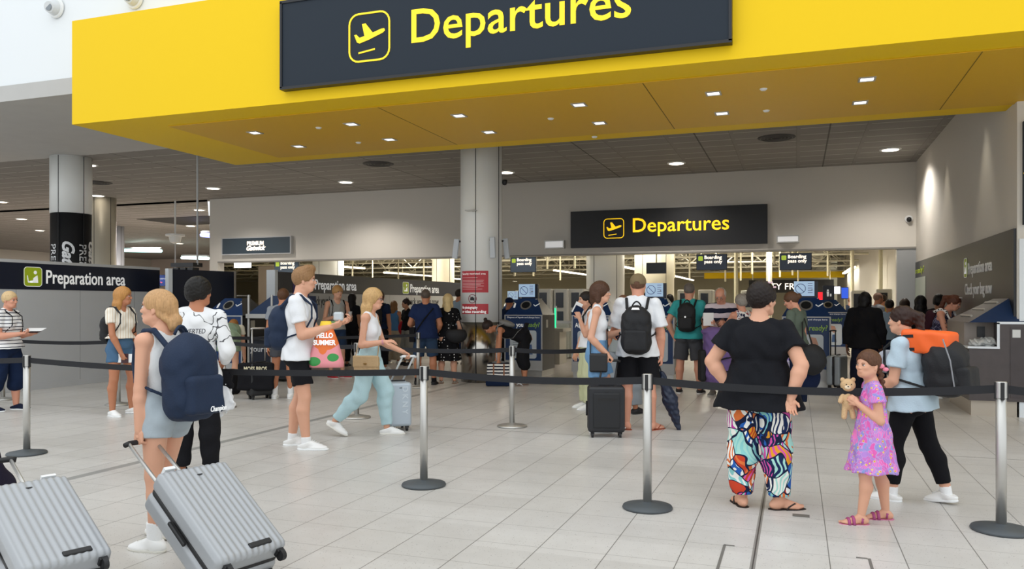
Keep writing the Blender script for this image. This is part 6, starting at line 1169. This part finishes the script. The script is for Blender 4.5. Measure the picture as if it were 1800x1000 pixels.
# ================================================================ bending woman with bun at the big bin
p = person('person with dark top bun in black jumpsuit bending over striped bag', px=921, D=14.3, h=1.66, face=-84, hface=-80, lean=72, hp=58, tone='tan', fat=.95, arms={'l': ((.25, .05, -1), (.2, .0, -1), {}), 'r': ((.35, .1, -1), (.35, 0, -1), {})}, legs={'l': ((.05, .07, -1), (-.05, .04, -1)), 'r': ((.08, .07, -1), (-.12, .04, -1))}); t = p.t
hair(p, 'topbun', '2a1d18', t); face_bits(p, t); top(p, 'tank', BK, t, off=.012, name='jumpsuit_top'); bottoms(p, 1.25, BK, t, loose=.035, name='jumpsuit_legs'); sandals(p, M_lite, t, mat('tan_sole', '8d6e58', .6))
q = p.T(-.14, 0, .22*p.h); bp = thing('small_rucksack', 'small grey rucksack on the bending woman\'s back', 'backpack', q); sd = SD(); sd.ell(q, (.06, .12, .15), frameR(p.F, p.L, p.U)); sd_mesh('bag_body', [(sd, .010)], mat('grey_canvas', '7d7d7b', .8), bp); sd = SD(); straps(p, sd, r=.010); sd_mesh('shoulder_straps', [(sd, .010)], MC['grey_canvas'], bp)
q = gnd(877, 14.2); bn = thing('luggage_bag', 'black and white striped holdall with tan straps on a dark case', 'bag', q+Z*.14); M_st2 = stripes('holdall_stripe', 'e4e2de', '202330', .055, .026); sd = SD(); sd.box(q+Z*.28, (.21, .15, .13), np.array([cr, cf, Z]), .05); sd.amp = .003; sd_mesh('bag_body', [(sd, .008)], M_st2, bn)
for s in (-.09, .09): MB().box(q+cr*s+Z*.28-cf*.152, (.025, .012, .24), np.array([cr, cf, Z]).T).build('leather_strap', mat('tan_leather', '8a5a3c', .6), bn)
sd = SD(); sd.ell(q+Z*.41, (.13, .1, .03)); sd_mesh('open_flap', [(sd, .01)], MC['grey_canvas'], bn); tag(MB().box(q+Z*.075, (.46, .3, .14), np.array([cr, cf, Z]).T).build('suitcase', NV, base=q, bevel=.03), 'flat navy case lying under the striped holdall', 'suitcase')
q = q+Z*.52-cr*.0; sd = SD(); sd.ell(q, (.055, .04, .10)); sd.amp = .006; sd.fr = 40; tag(sd_mesh('plastic_bag', [(sd, .008)], mat('clear_bag', 'b5b9bb', .3), base=q), 'small clear plastic bag above the striped holdall', 'bag')
p = person('person in navy cap half hidden behind the column-side bin', px=894, D=17.6, h=1.62, face=150, female=False, tone='tan', arms={}); t = p.t; sd = SD(); R = frameR(p.hf, p.hl, p.hu); sd.ell(Hh(p, -.01, 0, .045), np.array((.115, .092, .085))*p.hs, R); sd.ell(Hh(p, .12, 0, .03), np.array((.07, .06, .012))*p.hs, R, .02); sd.cut(Hh(p, 0, 0, .0), -p.hu); sd_mesh('cap', [(sd, .01)], NV, t); top(p, 'tee', NV, t); bottoms(p, 1.9, BK, t); shoes(p, mat('dark_shoe', '202024', .6), t, '202024')
# ================================================================ bob-haired woman and suitcase
p = person('person with brown bob, white sleeveless top and light denim shorts gripping black suitcase handle', px=1050, D=9.15, h=1.735, face=88, hface=84, tone='fair', fat=.93, arms={'r': ((-.22, .12, -1), (.62, -.12, -.62), dict(curl=65, thumb=.9, n=(0, -.2, -1))), 'l': ((.3, .1, -1), (.9, -.1, .3), dict(curl=45))}, legs={'r': ((.04, .05, -1), (-.06, .02, -1)), 'l': ((.30, .05, -1), (.0, .02, -1))}); t = p.t; bob = p
hair(p, 'bob', '4f3424', t); face_bits(p, t, '4f3424', 'b86f68'); top(p, 'tank', W_, t, off=.007, hem=.07, crop=.07, name='sleeveless_top', wr=.0015, neckr=.05); bottoms(p, .66, M_denl, t, off=.014, loose=.045, name='denim_shorts', waist=.085); shoes(p, M_shoe_w, t)
A, a, w, n = upright(1065, 8.78, 4, .40, .50, .24); case('suitcase', 'black upright suitcase with front pocket beside the bob-haired woman', A, a, w, n, .40, .50, .24, mat('black_matt_shell', '1d1f24', .42), ribs=False, grip=bob.grip['r'], rod=mat('black_rod', '121214', .4), res=.006, rodx=.085, pocket=mat('pocket_black', '17191d', .5), wheel=.032)
q = bob.T(.02, -.20, -.10); bg_ = thing('handbag', 'small black cross-body bag at the bob-haired woman\'s hip', 'bag', q); sd = SD(); sd.box(q, (.10, .035, .105), frameR(bob.f, bob.l, Z), .02); sd_mesh('bag_body', [(sd, .006)], mat('black_leather', '19191b', .45), bg_); k = MB(); k.tube([q+Z*.09-bob.f*.09, bob.T(-.09, .05, .25*bob.h), bob.T(-.02, .12, .34*bob.h), bob.T(.1, .06, .22*bob.h), bob.T(.12, -.1, .05*bob.h), q+Z*.09+bob.f*.09], .007, 6); k.build('strap', MC['black_leather'], bg_, smooth=True)
q = bob.grip['l']+Z*.02; slab(q, nrm(cr+Z*.4), Z, .12, .16, .01, 'passport', 'navy passport in the bob-haired woman\'s raised hand', 'passport', NV)
# companion with passports
p = person('person with dark hair in white top and pale trousers holding passports behind the bob-haired woman', px=1034, D=11.1, h=1.65, face=-75, hface=-72, tone='fair', fat=.92, arms={'l': ((.3, .1, -1), (.35, -.1, 1), dict(curl=45)), 'r': ((.1, .1, -1), (.3, 0, -.8), {})}); t = p.t; hair(p, 'bun', '1d1614', t); face_bits(p, t); top(p, 'tank', W_, t, off=.012, name='top'); bottoms(p, 1.95, fab('pale_lime', 'c5c8a2'), t, loose=.05, name='wide_trousers'); shoes(p, M_shoe_w, t)
q = p.grip['l']+Z*.03; slab(q, nrm(cr-Z*.5), Z, .10, .14, .012, 'passport', 'dark navy passports held up by the dark-haired companion', 'passport', NV); slab(q+Z*.04+cf*.01, nrm(cr-Z*.5), Z, .10, .16, .003, 'paper_sheet', 'white paper held up with passports by the dark-haired companion', 'paper', MC['paper_white'])
q = p.T(-.20, .05, .10*p.h); sd = SD(); sd.box(q, (.07, .12, .17), frameR(p.F, p.L, p.U), .06); tag(sd_mesh('backpack', [(sd, .010)], M_bagb, base=q), 'black bag behind the dark-haired companion with passports', 'backpack'); k = MB(); k.tube([p.T(-.1, .09, .29*p.h), p.T(0, .1, .345*p.h), p.T(.1, .09, .26*p.h), p.T(.08, .13, .1*p.h)], .014, 6); tag(k.build('bag_strap', M_bagb, base=q), 'black strap over the companion\'s shoulder', 'strap')
p = person('person in grey trousers mostly hidden between bob-haired woman and capped man', px=1094, D=10.6, h=1.60, face=150, hface=160, tone='tan', arms={}, legs={'l': ((-.15, .1, -1), (.1, .05, -1)), 'r': ((.28, .12, -1), (-.1, .1, -1))}); t = p.t; hair(p, 'short', '6d4a34', t); top(p, 'tee', fab('grey_green', '8a9090'), t); bottoms(p, 1.9, fab('grey_linen', '8b9298'), t, loose=.04); shoes(p, mat('dark_shoe', '202024', .6), t, '202024')
# ================================================================ capped man with black backpack
p = person('person in olive cap, white T-shirt and black shorts with large black backpack seen from behind', px=1121, D=9.25, h=1.83, face=176, hface=172, female=False, fat=1.10, tone='pink', bare=True, arms={'l': ((.25, .25, -1), (.85, .15, -.15), dict(curl=50)), 'r': ((-.05, .22, -1), (.12, .02, -1), dict(curl=60))}, legs={'l': ((0, .06, -1), (-.02, .02, -1)), 'r': ((0, .10, -1), (0, .06, -1))}, footyaw=(30, -30)); t = p.t; cm = p
R = frameR(p.hf, p.hl, p.hu); sd = SD(); sd.ell(Hh(p, -.014, 0, .040), np.array((.108, .088, .092))*p.hs, R); sd.ell(Hh(p, .11, 0, .035), np.array((.075, .07, .012))*p.hs, R, .02); sd.cut(Hh(p, 0, 0, .010), nrm(-p.hu)); sd.ell(Hh(p, -.12, 0, .018), np.array((.03, .032, .022))*p.hs, R, .003, 's'); sd_mesh('cap', [(sd, .006)], fab('olive', '7d6d52'), t); hair(p, 'buzz', '6b4c3a', t)
top(p, 'tee', W_, t, sleeve=.82, off=.022, hem=-.05, flare=.01, name='tshirt', sl_loose=.028, wr=.006); bottoms(p, .88, BK, t, loose=.05, off=.016, name='shorts'); sandals(p, mat('rust_strap', '9c4a34', .6), t, mat('rust_sole', 'a85a40', .6))
b_, c_, R_ = backpack(p, 'large black backpack with white logo worn by the capped man', M_bagb, (.12, .165, .285), cu=.12, back=.06); k = MB(); k.prism([(-.045, -.012), (.045, -.012), (.035, .012), (-.035, .012)], c_+p.U*.235-p.F*.11, -p.L, nrm(p.U+p.F*.3), -p.F*.006)
k.build('logo', M_white_l, b_); q = cm.grip['l']; slab(q, nrm(cr-Z*.4), Z, .13, .10, .02, 'passport', 'navy passports held in the capped man\'s left hand', 'passport', NV); slab(q+Z*.05, cr, Z*.3+cf, .15, .12, .004, 'paper_sheet', 'white paper sheet in the capped man\'s left hand', 'paper', MC['paper_white'])
q = cm.grip['r']-Z*.02; um = thing('folded_umbrella', 'navy folded umbrella hanging from the capped man\'s right hand', 'umbrella', q-Z*.1); e = q+cr*.26-Z*.83; dm = nrm(e-q); sd = SD(); sd.cone(q+dm*.10, q+dm*.42, .03, .085, .02); sd.cone(q+dm*.42, e-dm*.08, .085, .02, .02); sd.amp = .006; sd.fr = 30; sd_mesh('canopy', [(sd, .008)], mat('umbrella_navy', '16223a', .45), um); MB().cyl(q-dm*.02, e, .010, n=8).build('shaft', M_black, um); MB().tube([q-dm*.02, q-dm*.08, q-dm*.1-cr*.03], .014, 8).build('handle', M_black, um)
# ================================================================ teal man, bald man, grey-haired woman
p = person('person with grey hair in teal polo shirt and charcoal shorts seen from behind', px=1211, D=13.0, h=1.83, face=170, hface=168, female=False, fat=1.10, tone='pink', arms={'l': ((-.2, .5, -1), (.15, -.35, -.9), dict(curl=30)), 'r': ((.1, .2, -1), (.7, -.2, .1), {})}, legs={'l': ((0, .10, -1), (0, .05, -1)), 'r': ((0, .12, -1), (0, .07, -1))}); t = p.t
hair(p, 'buzz', '6f6862', t); top(p, 'tee', fab('teal', '3fa7a8'), t, sleeve=.6, off=.018, hem=-.03, name='polo_shirt'); bottoms(p, .92, GRD, t, loose=.04, name='shorts'); shoes(p, mat('dark_shoe', '202024', .6), t, 'e8e8e8'); b_, c_, R_ = backpack(p, 'small black backpack worn by the teal-shirted man', M_bagb, (.08, .135, .24), cu=.165); k = MB(); k.prism([(0, .018), (.018, 0), (0, -.018), (-.018, 0)], c_-p.F*.125, -p.L, p.U, -p.F*.006); k.build('logo', M_white_l, b_)
p = person('balding older person with glasses in broad-striped shirt reading papers', px=1268, D=12.7, h=1.76, face=-8, hface=-12, hp=28, female=False, fat=1.12, tone='pink', arms={'r': ((.2, .2, -1), (.9, -.4, .25), dict(curl=45)), 'l': ((.2, .2, -1), (.85, -.5, .2), dict(curl=45))}); t = p.t; hair(p, 'bald', 'c9c3ba', t); face_bits(p, t, 'b0a89c'); top(p, 'tee', M_rug, t, sleeve=.7, off=.018, hem=-.03, name='rugby_shirt'); bottoms(p, .9, NV, t, loose=.04, name='shorts'); shoes(p, mat('grey_shoe', '7a7a74', .7), t, 'd5d3cc')
k = MB()
for b in (-1, 1): k.tube([Hh(p, .098, b*(.031+.02*math.cos(a)), -.006+.013*math.sin(a)) for a in np.linspace(0, 2*math.pi, 13)], .002, 4)
tag(k.build('eyeglasses', M_black, base=p.hc), 'thin glasses on the balding man', 'glasses'); q = (p.grip['r']+p.grip['l'])/2; slab(q-cr*.13+Z*.05, cr, Z, .16, .20, .004, 'paper_sheet', 'white paper held by the balding striped-shirt man', 'paper', MC['paper_white']); slab(q+cr*.06, nrm(cr+Z*.6), Z-cr*.6, .14, .09, .01, 'phone', 'brown phone case held by the balding man', 'phone', mat('brown_case', '5a3c30', .5))
q = gnd(1262, 12.1); pu = thing('travel_rucksack', 'tall purple travel rucksack with black straps in front of the balding man', 'backpack', q+Z*.2); M_pur = mat('purple_canvas', '6f578f', .8, bump=.2, bscale=60); sd = SD(); sd.box(q+Z*.66, (.21, .17, .40), np.array([cr, cf, Z]), .12); sd.ell(q+Z*.36, (.22, .18, .18), None, .05); sd.ell(q+Z*1.03-cr*.06, (.19, .16, .07), None, .03); sd.amp = .006; sd.fr = 16; sd_mesh('bag_body', [(sd, .010)], M_pur, pu); k = MB()
for z in (.42, .62): k.tube([q+Z*(z+.03*math.sin(a*2))+cr*.225*math.cos(a)-cf*.19*math.sin(a) for a in np.linspace(-.3, 3.5, 14)], .012, 5)
k.build('compression_straps', M_bagb, pu); sd = SD(); sd.box(q+Z*.52-cr*.24, (.05, .1, .24), np.array([cr, cf, Z]), .04); sd_mesh('side_pocket', [(sd, .012)], M_bagb, pu)
p = person('person with short grey curly hair and patterned top leaning to the balding man', px=1305, D=12.2, h=1.62, face=-150, hface=-150, fat=1.1, tone='pink', arms={'l': ((.5, .3, -.8), (.8, .2, -.1), dict(curl=40)), 'r': ((0, .2, -1), (.2, 0, -1), {})}); t = p.t; hair(p, 'curly', '9a948c', t); g, base = floral('print_top', ['23283a', 'e8e4e4', '3c4a78', 'e8e4e4', 'c06a70', '2a3050'], 22, .05); top(p, 'tank', g.color(base), t, off=.014, name='print_top'); bottoms(p, 1.9, W_, t, loose=.03); shoes(p, mat('grey_shoe', '7a7a74', .7), t, 'd5d3cc')
# ================================================================ floral trousers woman
p = person('person with dark short hair, black T-shirt and bright floral trousers, hands on hips', px=1334, D=5.72, h=1.615, face=172, hface=140, fat=1.50, tone='fair', bare=True, broad=1.16, hscale=1.12, tilt=3, arms={'l': ((-.15, .62, -1), (-.05, -.70, -1), dict(curl=25, n=(0, 1, .2))), 'r': ((-.35, .48, -1), (-.28, -.30, -1), dict(curl=22, d=(-.35, .1, -1), n=(-1, .3, 0)))}, legs={'l': ((0, .03, -1), (-.02, .02, -1)), 'r': ((.0, .05, -1), (0, .05, -1))}, footyaw=(20, -55)); t = p.t; 
hair(p, 'crop', '1e1512', t); face_bits(p, t, '2a1c16'); top(p, 'tee', fab('black_tee', '17181d'), t, sleeve=.58, off=.014, hem=-.075, flare=.035, name='tshirt', sl_loose=.022, neckr=.09, wr=.005); bottoms(p, 1.93, M_floral, t, off=.006, loose=.030, name='floral_trousers', wr=.006)
sandals(p, mat('flip_strap', '2a221f', .6), t, mat('flip_sole', '2a2220', .6)); k = MB(); k.box(Hh(p, .01, -.05, .12), (.035, .03, .012)); k.box(Hh(p, .02, -.08, .09), (.02, .03, .012)); k.build('hair_clip', mat('clip_pink', 'd9b8bc', .4), t)
fw = p
# green T-shirt woman
p = person('person with brown pinned hair in grey-green T-shirt looking left behind the floral-trousered woman', px=1400, D=10.9, h=1.66, face=-118, hface=-100, hp=22, tone='pink', arms={'l': ((.02, .12, -1), (.15, .05, -1), dict(curl=45)), 'r': ((.0, .15, -1), (.7, -.1, -.4), dict(curl=45))}); t = p.t; hair(p, 'bun', '5b3f2c', t); face_bits(p, t); top(p, 'tee', fab('grey_green_tee', '5c675c'), t, sleeve=.55, off=.014, hem=.03, name='tshirt'); bottoms(p, 1.9, fab('navy_leg', '16223c'), t, loose=.03); shoes(p, M_shoe_w, t); gt = p
q = atD(1428, 632, 10.3); sd = SD(); sd.ell(q, (.17, .12, .2)); sd.amp = .004; bb = thing('holdall', 'black round holdall slung on the grey-green-shirted woman', 'bag', q); sd_mesh('bag_body', [(sd, .01)], M_bagb, bb); k = MB(); k.tube([q+Z*.18, gt.sh['r']+Z*.05, q+Z*.1-cr*.12], .013, 6); k.build('strap', M_bagb, bb)
q = atD(1421, 662, 10.5); sd = SD(); sd.ell(q, (.15, .11, .19)); tag(sd_mesh('holdall', [(sd, .01)], fab('deep_navy', '141f3c'), base=q), 'navy bag under the black holdall', 'bag')
q = gt.grip['l']+cr*.07+Z*.10-cf*.03; sd = SD(); sd.box(q, (.10, .012, .055), np.array([nrm(cr+Z*.45), cf, nrm(Z-cr*.45)]), .01); sd.amp = .004; sd.fr = 30; tag(sd_mesh('plastic_pouch', [(sd, .005)], mat('pouch_white', 'c5cbd0', .2), base=q), 'clear white plastic pouch held right of the floral-trousered woman\'s elbow', 'pouch')
q = gt.grip['l']-Z*.06-cf*.04; bt = thing('water_bottle', 'lilac patterned water bottle hanging beside the floral-trousered woman', 'bottle', q-Z*.1); g, base = floral('bottle_print', ['8f7fc0', 'b0a4d8', '6a6aa8', 'd8c8e8'], 60, .05); MB().lathe(q-Z*.11, [(.03, 0), (.038, .01), (.038, .14), (.028, .17)], 20).build('bottle_body', g.color(base), bt, smooth=True); MB().lathe(q+Z*.06, [(.027, 0), (.027, .03), (.012, .05), (.012, .07)], 16).build('bottle_cap', mat('lilac', 'a58fd0', .5), bt)
A, a, w, n = upright(1472, 13.6, 70, .40, .52, .24); case('suitcase', 'silver aluminium suitcase with raised black handle between navy bins and girl', A, a, w, n, .36, .50, .24, mat('alu_shell', 'a9b3ba', .3, .4), ribs=False, hl=.42, rod=mat('black_rod', '121214', .4), res=.010)
# ================================================================ black-clad figure and row in front of the pier
p = person('person dressed all in black with black hat seen from behind near the desk', px=1520, D=12.6, h=1.66, face=176, tone='brown', female=False, fat=1.0, arms={'l': ((0, .25, -1), (.1, .05, -1), {}), 'r': ((.1, .2, -1), (.4, 0, -.9), {})}); t = p.t; sd = SD(); R = frameR(p.hf, p.hl, p.hu); sd.ell(Hh(p, -.01, 0, .04), np.array((.11, .09, .10))*p.hs, R); sd.cut(Hh(p, 0, 0, -.0), -p.hu); sd_mesh('hat', [(sd, .010)], BK, t); hair(p, 'bob', '0e0c0b', t); JB = fab('jet', '101014'); top(p, 'long', JB, t, sleeve=1.85, off=.035, hem=-.06, flare=.03, name='jacket'); bottoms(p, 1.95, fab('ink_navy', '15182a'), t, loose=.04); shoes(p, mat('dark_shoe', '202024', .6), t, '202024')
far = [(1541, 17.0, 1.72, 'buzz', '8a6a58', 'grey_tee', False, 'balding distant person beyond the black-clad figure', 120), (1563, 14.5, 1.56, 'short', '1d1512', 'light_blue', True, 'person in pale top between black-clad figure and ponytailed woman', 170), (1590, 15.5, 1.58, 'long', '33221a', 'black', True, 'person with dark brown hair in front of the right pier', 175), (1618, 13.6, 1.62, 'long', '0b0a0a', 'jet', True, 'person with long black hair before the black wall panel', 178), (1650, 13.9, 1.64, 'mop', '0d0b0b', 'jet', False, 'person with dark hair against black panel behind the tattooed woman', 178),
    (957, 25.0, 1.62, 'mop', '5a3b28', 'black', True, 'distant person with brown hair near the gate cabinets left of the silver column', 10), (970, 27.5, 1.66, 'short', '9a8070', 'red', False, 'distant person in red between gate cabinets', 170), (941, 26.0, 1.6, 'short', '2a2018', 'red', False, 'distant person in red top behind the bin display', 160), (1177, 19.0, 1.70, 'mop', '1a1412', 'black', True, 'distant dark-haired person just left of the teal-shirted man', 170), (1133, 17.6, 1.72, 'short', '15110f', 'black', True, 'dark-haired person peeping right of the capped man', 160), (1013, 24, 1.55, 'short', '8a7a68', 'grey_tee', True, 'distant person left of the companion with passports', 170), (1335, 30, 1.7, 'short', '3a2a20', 'navy', False, 'distant person deep in the hall behind the floral-trousered woman', 170), (1495, 25, 1.7, 'short', '8a5a40', 'navy', False, 'distant person beside the farther navy bin', 150), (1553, 21, 1.72, 'short', '3a2a20', 'yellow', False, 'distant person in yellow vest deep in the hall', 170)]
fab('red', 'a8232c'); fab('yellow', 'd6b21c')
for px, D, h_, hs_, hc_, cl, fe, lab, fc in far:
    p = person(lab, px=px, D=D, h=h_, face=fc, female=fe, tone='tan' if hc_[0] != '0' else 'olive', arms={}); t = p.t; hair(p, hs_, hc_, t); top(p, 'tee', MC['cloth_'+cl], t, sleeve=.6, off=.018); bottoms(p, 1.9, NV if px % 2 else BK, t); shoes(p, mat('dark_shoe', '202024', .6), t, '202024')
# tattooed woman at the desk
p = person('person with auburn ponytail, sunglasses on head and tattooed arm working at the desk', px=1643, D=12.5, h=1.68, face=62, hface=74, hp=24, lean=22, tone='pink', fat=1.1, arms={'r': ((.45, .12, -1), (.9, -.1, -.45), dict(curl=35)), 'l': ((.5, .1, -1), (.9, -.1, -.4), dict(curl=35))}); t = p.t; hair(p, 'pony', '5e3524', t); face_bits(p, t); g, base = floral('dark_print', ['2a2c40', '4a4c68', '3a3450', '6a6278', '20222e'], 16, .03, edge='8a88a0'); top(p, 'tank', g.color(base), t, off=.012, name='print_top'); bottoms(p, 1.9, BK, t); shoes(p, M_shoe_w, t)
k = MB(); 
for b in (-1, 1): k.tube([Hh(p, .055+.012*math.cos(a), b*(.035+.022*math.sin(a)), .115) for a in np.linspace(0, 6.28, 10)], .004, 5)
tag(k.build('sunglasses', M_whitep, base=p.hc), 'white sunglasses pushed up on the auburn-haired woman', 'sunglasses'); k = MB(); m_ = p.elb['r']; v_ = p.wri['r']-m_
u_ = p.elb['r']-p.sh['r']
for j in range(3): c_ = p.sh['r']+u_*(.55+.2*j); o_ = nrm(np.cross(u_, Z0)); ellmesh(k, c_-cf*.033+0*o_, np.array((.018, .008, .03)), np.eye(3))
k.build('tattoo', mat('tattoo_ink', '4a3e40', .6), t); g = G('chequer', .8); M_chk = g.color(g.mix(g.math('GREATER_THAN', g.vor(30, rnd=0), .36), '16161a', 'dedede')); q = p.T(-.16, -.02, .24*p.h); bk_ = thing('backpack', 'burgundy backpack with chequered straps on the auburn-haired woman', 'backpack', q); sd = SD(); sd.box(q-p.U*.12, (.08, .13, .17), frameR(p.F, p.L, p.U), .06); sd_mesh('bag_body', [(sd, .012)], fab('burgundy', '3a1c26'), bk_); sd = SD(); straps(p, sd, r=.018); sd_mesh('shoulder_straps', [(sd, .010)], M_chk, bk_)
q = np.array([2.33, 11.93, zn+.03]); sd = SD(); sd.ell(q+Z*.05+cr*.02, (.12, .1, .06)); sd.ell(q+Z*.04-cr*.12, (.09, .07, .05), None, .02); sd.amp = .012; sd.fr = 30; tag(sd_mesh('plastic_bag', [(sd, .007)], mat('crumple_bag', 'b4b5b2', .3, var=.3, bscale=14), base=q), 'crumpled clear plastic bags on the desk shelf', 'bag')
# ================================================================ mother with orange-topped rucksack
p = person('person with dark ponytail, pale blue polo and black leggings carrying a black and orange rucksack', px=1603, D=5.9, h=1.475, face=-112, hface=-108, hp=2, lean=4, tone='fair', fat=1.16, arms={'l': ((.12, .16, -1), (.80, -.15, -.42), dict(curl=40)), 'r': ((.1, .1, -1), (.7, -.2, -.5), dict(curl=40))}, legs={'l': ((.28, .05, -1), (.02, .02, -1)), 'r': ((-.24, .05, -1), (-.38, .02, -1))}, footpitch=(0, 8), footyaw=(0, 0)); t = p.t; mo = p
hair(p, 'pony', '33201a', t); face_bits(p, t, '33201a'); top(p, 'tee', fab('polo_pale', 'b7cad6'), t, sleeve=.62, off=.016, hem=-.05, flare=.012, name='polo_shirt', sl_loose=.018, neckr=.055); bottoms(p, 1.82, fab('legging', '121216'), t, off=.006, loose=.006, name='leggings', wr=.0015); socks(p, MC['cloth_sock_white'], t, .12); shoes(p, M_shoe_w, t)
b_, c_, R_ = backpack(p, 'black rucksack with bright orange top worn by the ponytailed mother', M_bagb, (.14, .155, .215), cu=.16, back=.066); q = c_+p.U*.18+p.F*.10; sd = SD(); sd.box(q+p.F*.0, (.165, .12, .085), frameR(nrm(p.F+p.U*.12), p.L, nrm(p.U-p.F*.12)), .03); sd.amp = .004; sd.fr = 12; sd_mesh('orange_cover', [(sd, .007)], mat('orange_nylon', 'f0641e', .6), b_); k = MB()
for z in (-.045, .05): k.box(q-cf*.0+p.L*.118+p.F*.10+p.U*z, (.075, .012, .022), np.array([p.F, p.L, p.U]).T)
k.build('cover_tabs', M_bagb, b_); k = MB(); k.tube([c_+p.L*.16-p.F*.05+p.U*.2, c_+p.L*.165-p.F*.09+p.U*.05, c_+p.L*.15-p.F*.1-p.U*.15], .005, 5); k.build('zipper', mat('zip_grey', '8a8c90', .4), b_)
q = atD(1560, 640, 6.0); sn = thing('sun_hat', 'soft grey child sun hat with pink bow held by the ponytailed mother', 'hat', q); sd = SD(); sd.ell(q+Z*.02, (.085, .075, .085)); sd.ell(q-Z*.03, (.105, .09, .02), None, .03); sd.amp = .002; sd_mesh('hat_body', [(sd, .006)], fab('grey_hat', 'a9adb6'), sn); k = MB(); 
for s in (-1, 1): ellmesh(k, q-cf*.08+cr*(.02+.018*s)+Z*.0, (.02, .01, .016), np.array([cr, cf, Z]))
k.build('bow', mat('pink_bow', 'e58aa4', .6), sn)
# ================================================================ little girl
p = person('little girl in pink and lilac flowery dress holding a teddy bear', px=1533, D=5.34, h=1.165, face=-78, hface=-42, child=True, fat=1.02, tone='fair', bare=True, arms={'l': ((-.12, .12, -1), (.75, -.30, .62), dict(curl=50)), 'r': ((-.05, .1, -1), (.8, -.30, .62), dict(curl=50))}, legs={'l': ((.22, .06, -1), (.10, .03, -1)), 'r': ((-.20, .06, -1), (-.18, .03, -1))}, footpitch=(0, 0), footyaw=(0, 12)); t = p.t
face_bits(p, t, '6b4a34', 'c8737a', '4a3a30'); hair(p, 'pulled', '5d3d2a', t); 
sd = SD(); s = p.hs; a_ = Hh(p, -.085, .045, -.02); sd.cone(Hh(p, -.06, .04, .03), a_, .035*s, .024*s, .02)
for i in range(8): c_ = a_-Z*(.022*i+.008)-p.hf*.004*i; sd.ell(c_+cr*.006*(-1)**i, (.019, .019, .017), None, .006)
sd.cone(a_-Z*.185-p.hf*.03, a_-Z*.225-p.hf*.035, .012, .016, .008); sd_mesh('plait', [(sd, .0045)], hairm('5d3d2a'), t); k = MB(); ellmesh(k, a_-Z*.18-p.hf*.03, (.017, .017, .008), np.eye(3)); ellmesh(k, a_+cr*.0-cf*.02+Z*.01, (.022, .012, .016), np.eye(3)); ellmesh(k, a_+cr*.03-cf*.02-Z*.012, (.020, .012, .014), np.eye(3)); k.build('hair_ribbon', mat('pink_ribbon', 'ec8aa0', .5), t)
top(p, 'tee', M_dress, t, sleeve=.42, off=.012, crop=.10, name='dress_bodice', sl_loose=.018, neckr=.05, wr=.002); skirt(p, .145, .345, M_dress, t, w1=.185, d1=.165, pleat=.045, off=.012, wr=.005, npl=8)
sandals(p, mat('pink_strap', 'a8487c', .5), t, mat('pink_sole', 'c87898', .6), flip=False)
q = (p.grip['l']+p.grip['r'])/2+Z*.0+p.f*.0; td = thing('teddy_bear', 'small cream teddy bear in the little girl\'s hands', 'toy', q-Z*.12); Mt = mat('cream_plush', 'd9b68c', 1., bump=.8, bscale=160, spec=.1); sd = SD(); sd.ell(q+Z*.085, (.048, .046, .045)); sd.ell(q-Z*.02, (.042, .042, .06), None, .01)
for s in (-1, 1): sd.ell(q+Z*.122+p.f*0+cr*s*.036, (.015, .012, .016), None, .005); sd.cone(q+Z*.02+cr*s*.035, q-Z*.02+cr*s*.06-cf*.02, .016, .015, .008); sd.cone(q-Z*.06+cr*s*.02, q-Z*.125+cr*s*.03-cf*.01, .019, .018, .008)
ms = sd_mesh('plush_body', [(sd, .004)], Mt, td); sd = SD(); sd.ell(q+Z*.075-cf*.045-cr*.02, (.02, .014, .015)); sd_mesh('muzzle', [(sd, .004)], mat('muzzle', 'e8d2b4', 1.), td); k = MB()
for s in (-1, 1): ellmesh(k, q+Z*.095-cf*.045+cr*(s*.017-.012), (.004, .004, .004), np.eye(3))
ellmesh(k, q+Z*.082-cf*.058-cr*.022, (.006, .004, .004), np.eye(3)); k.build('eyes_and_nose', M_black, td)
finish()
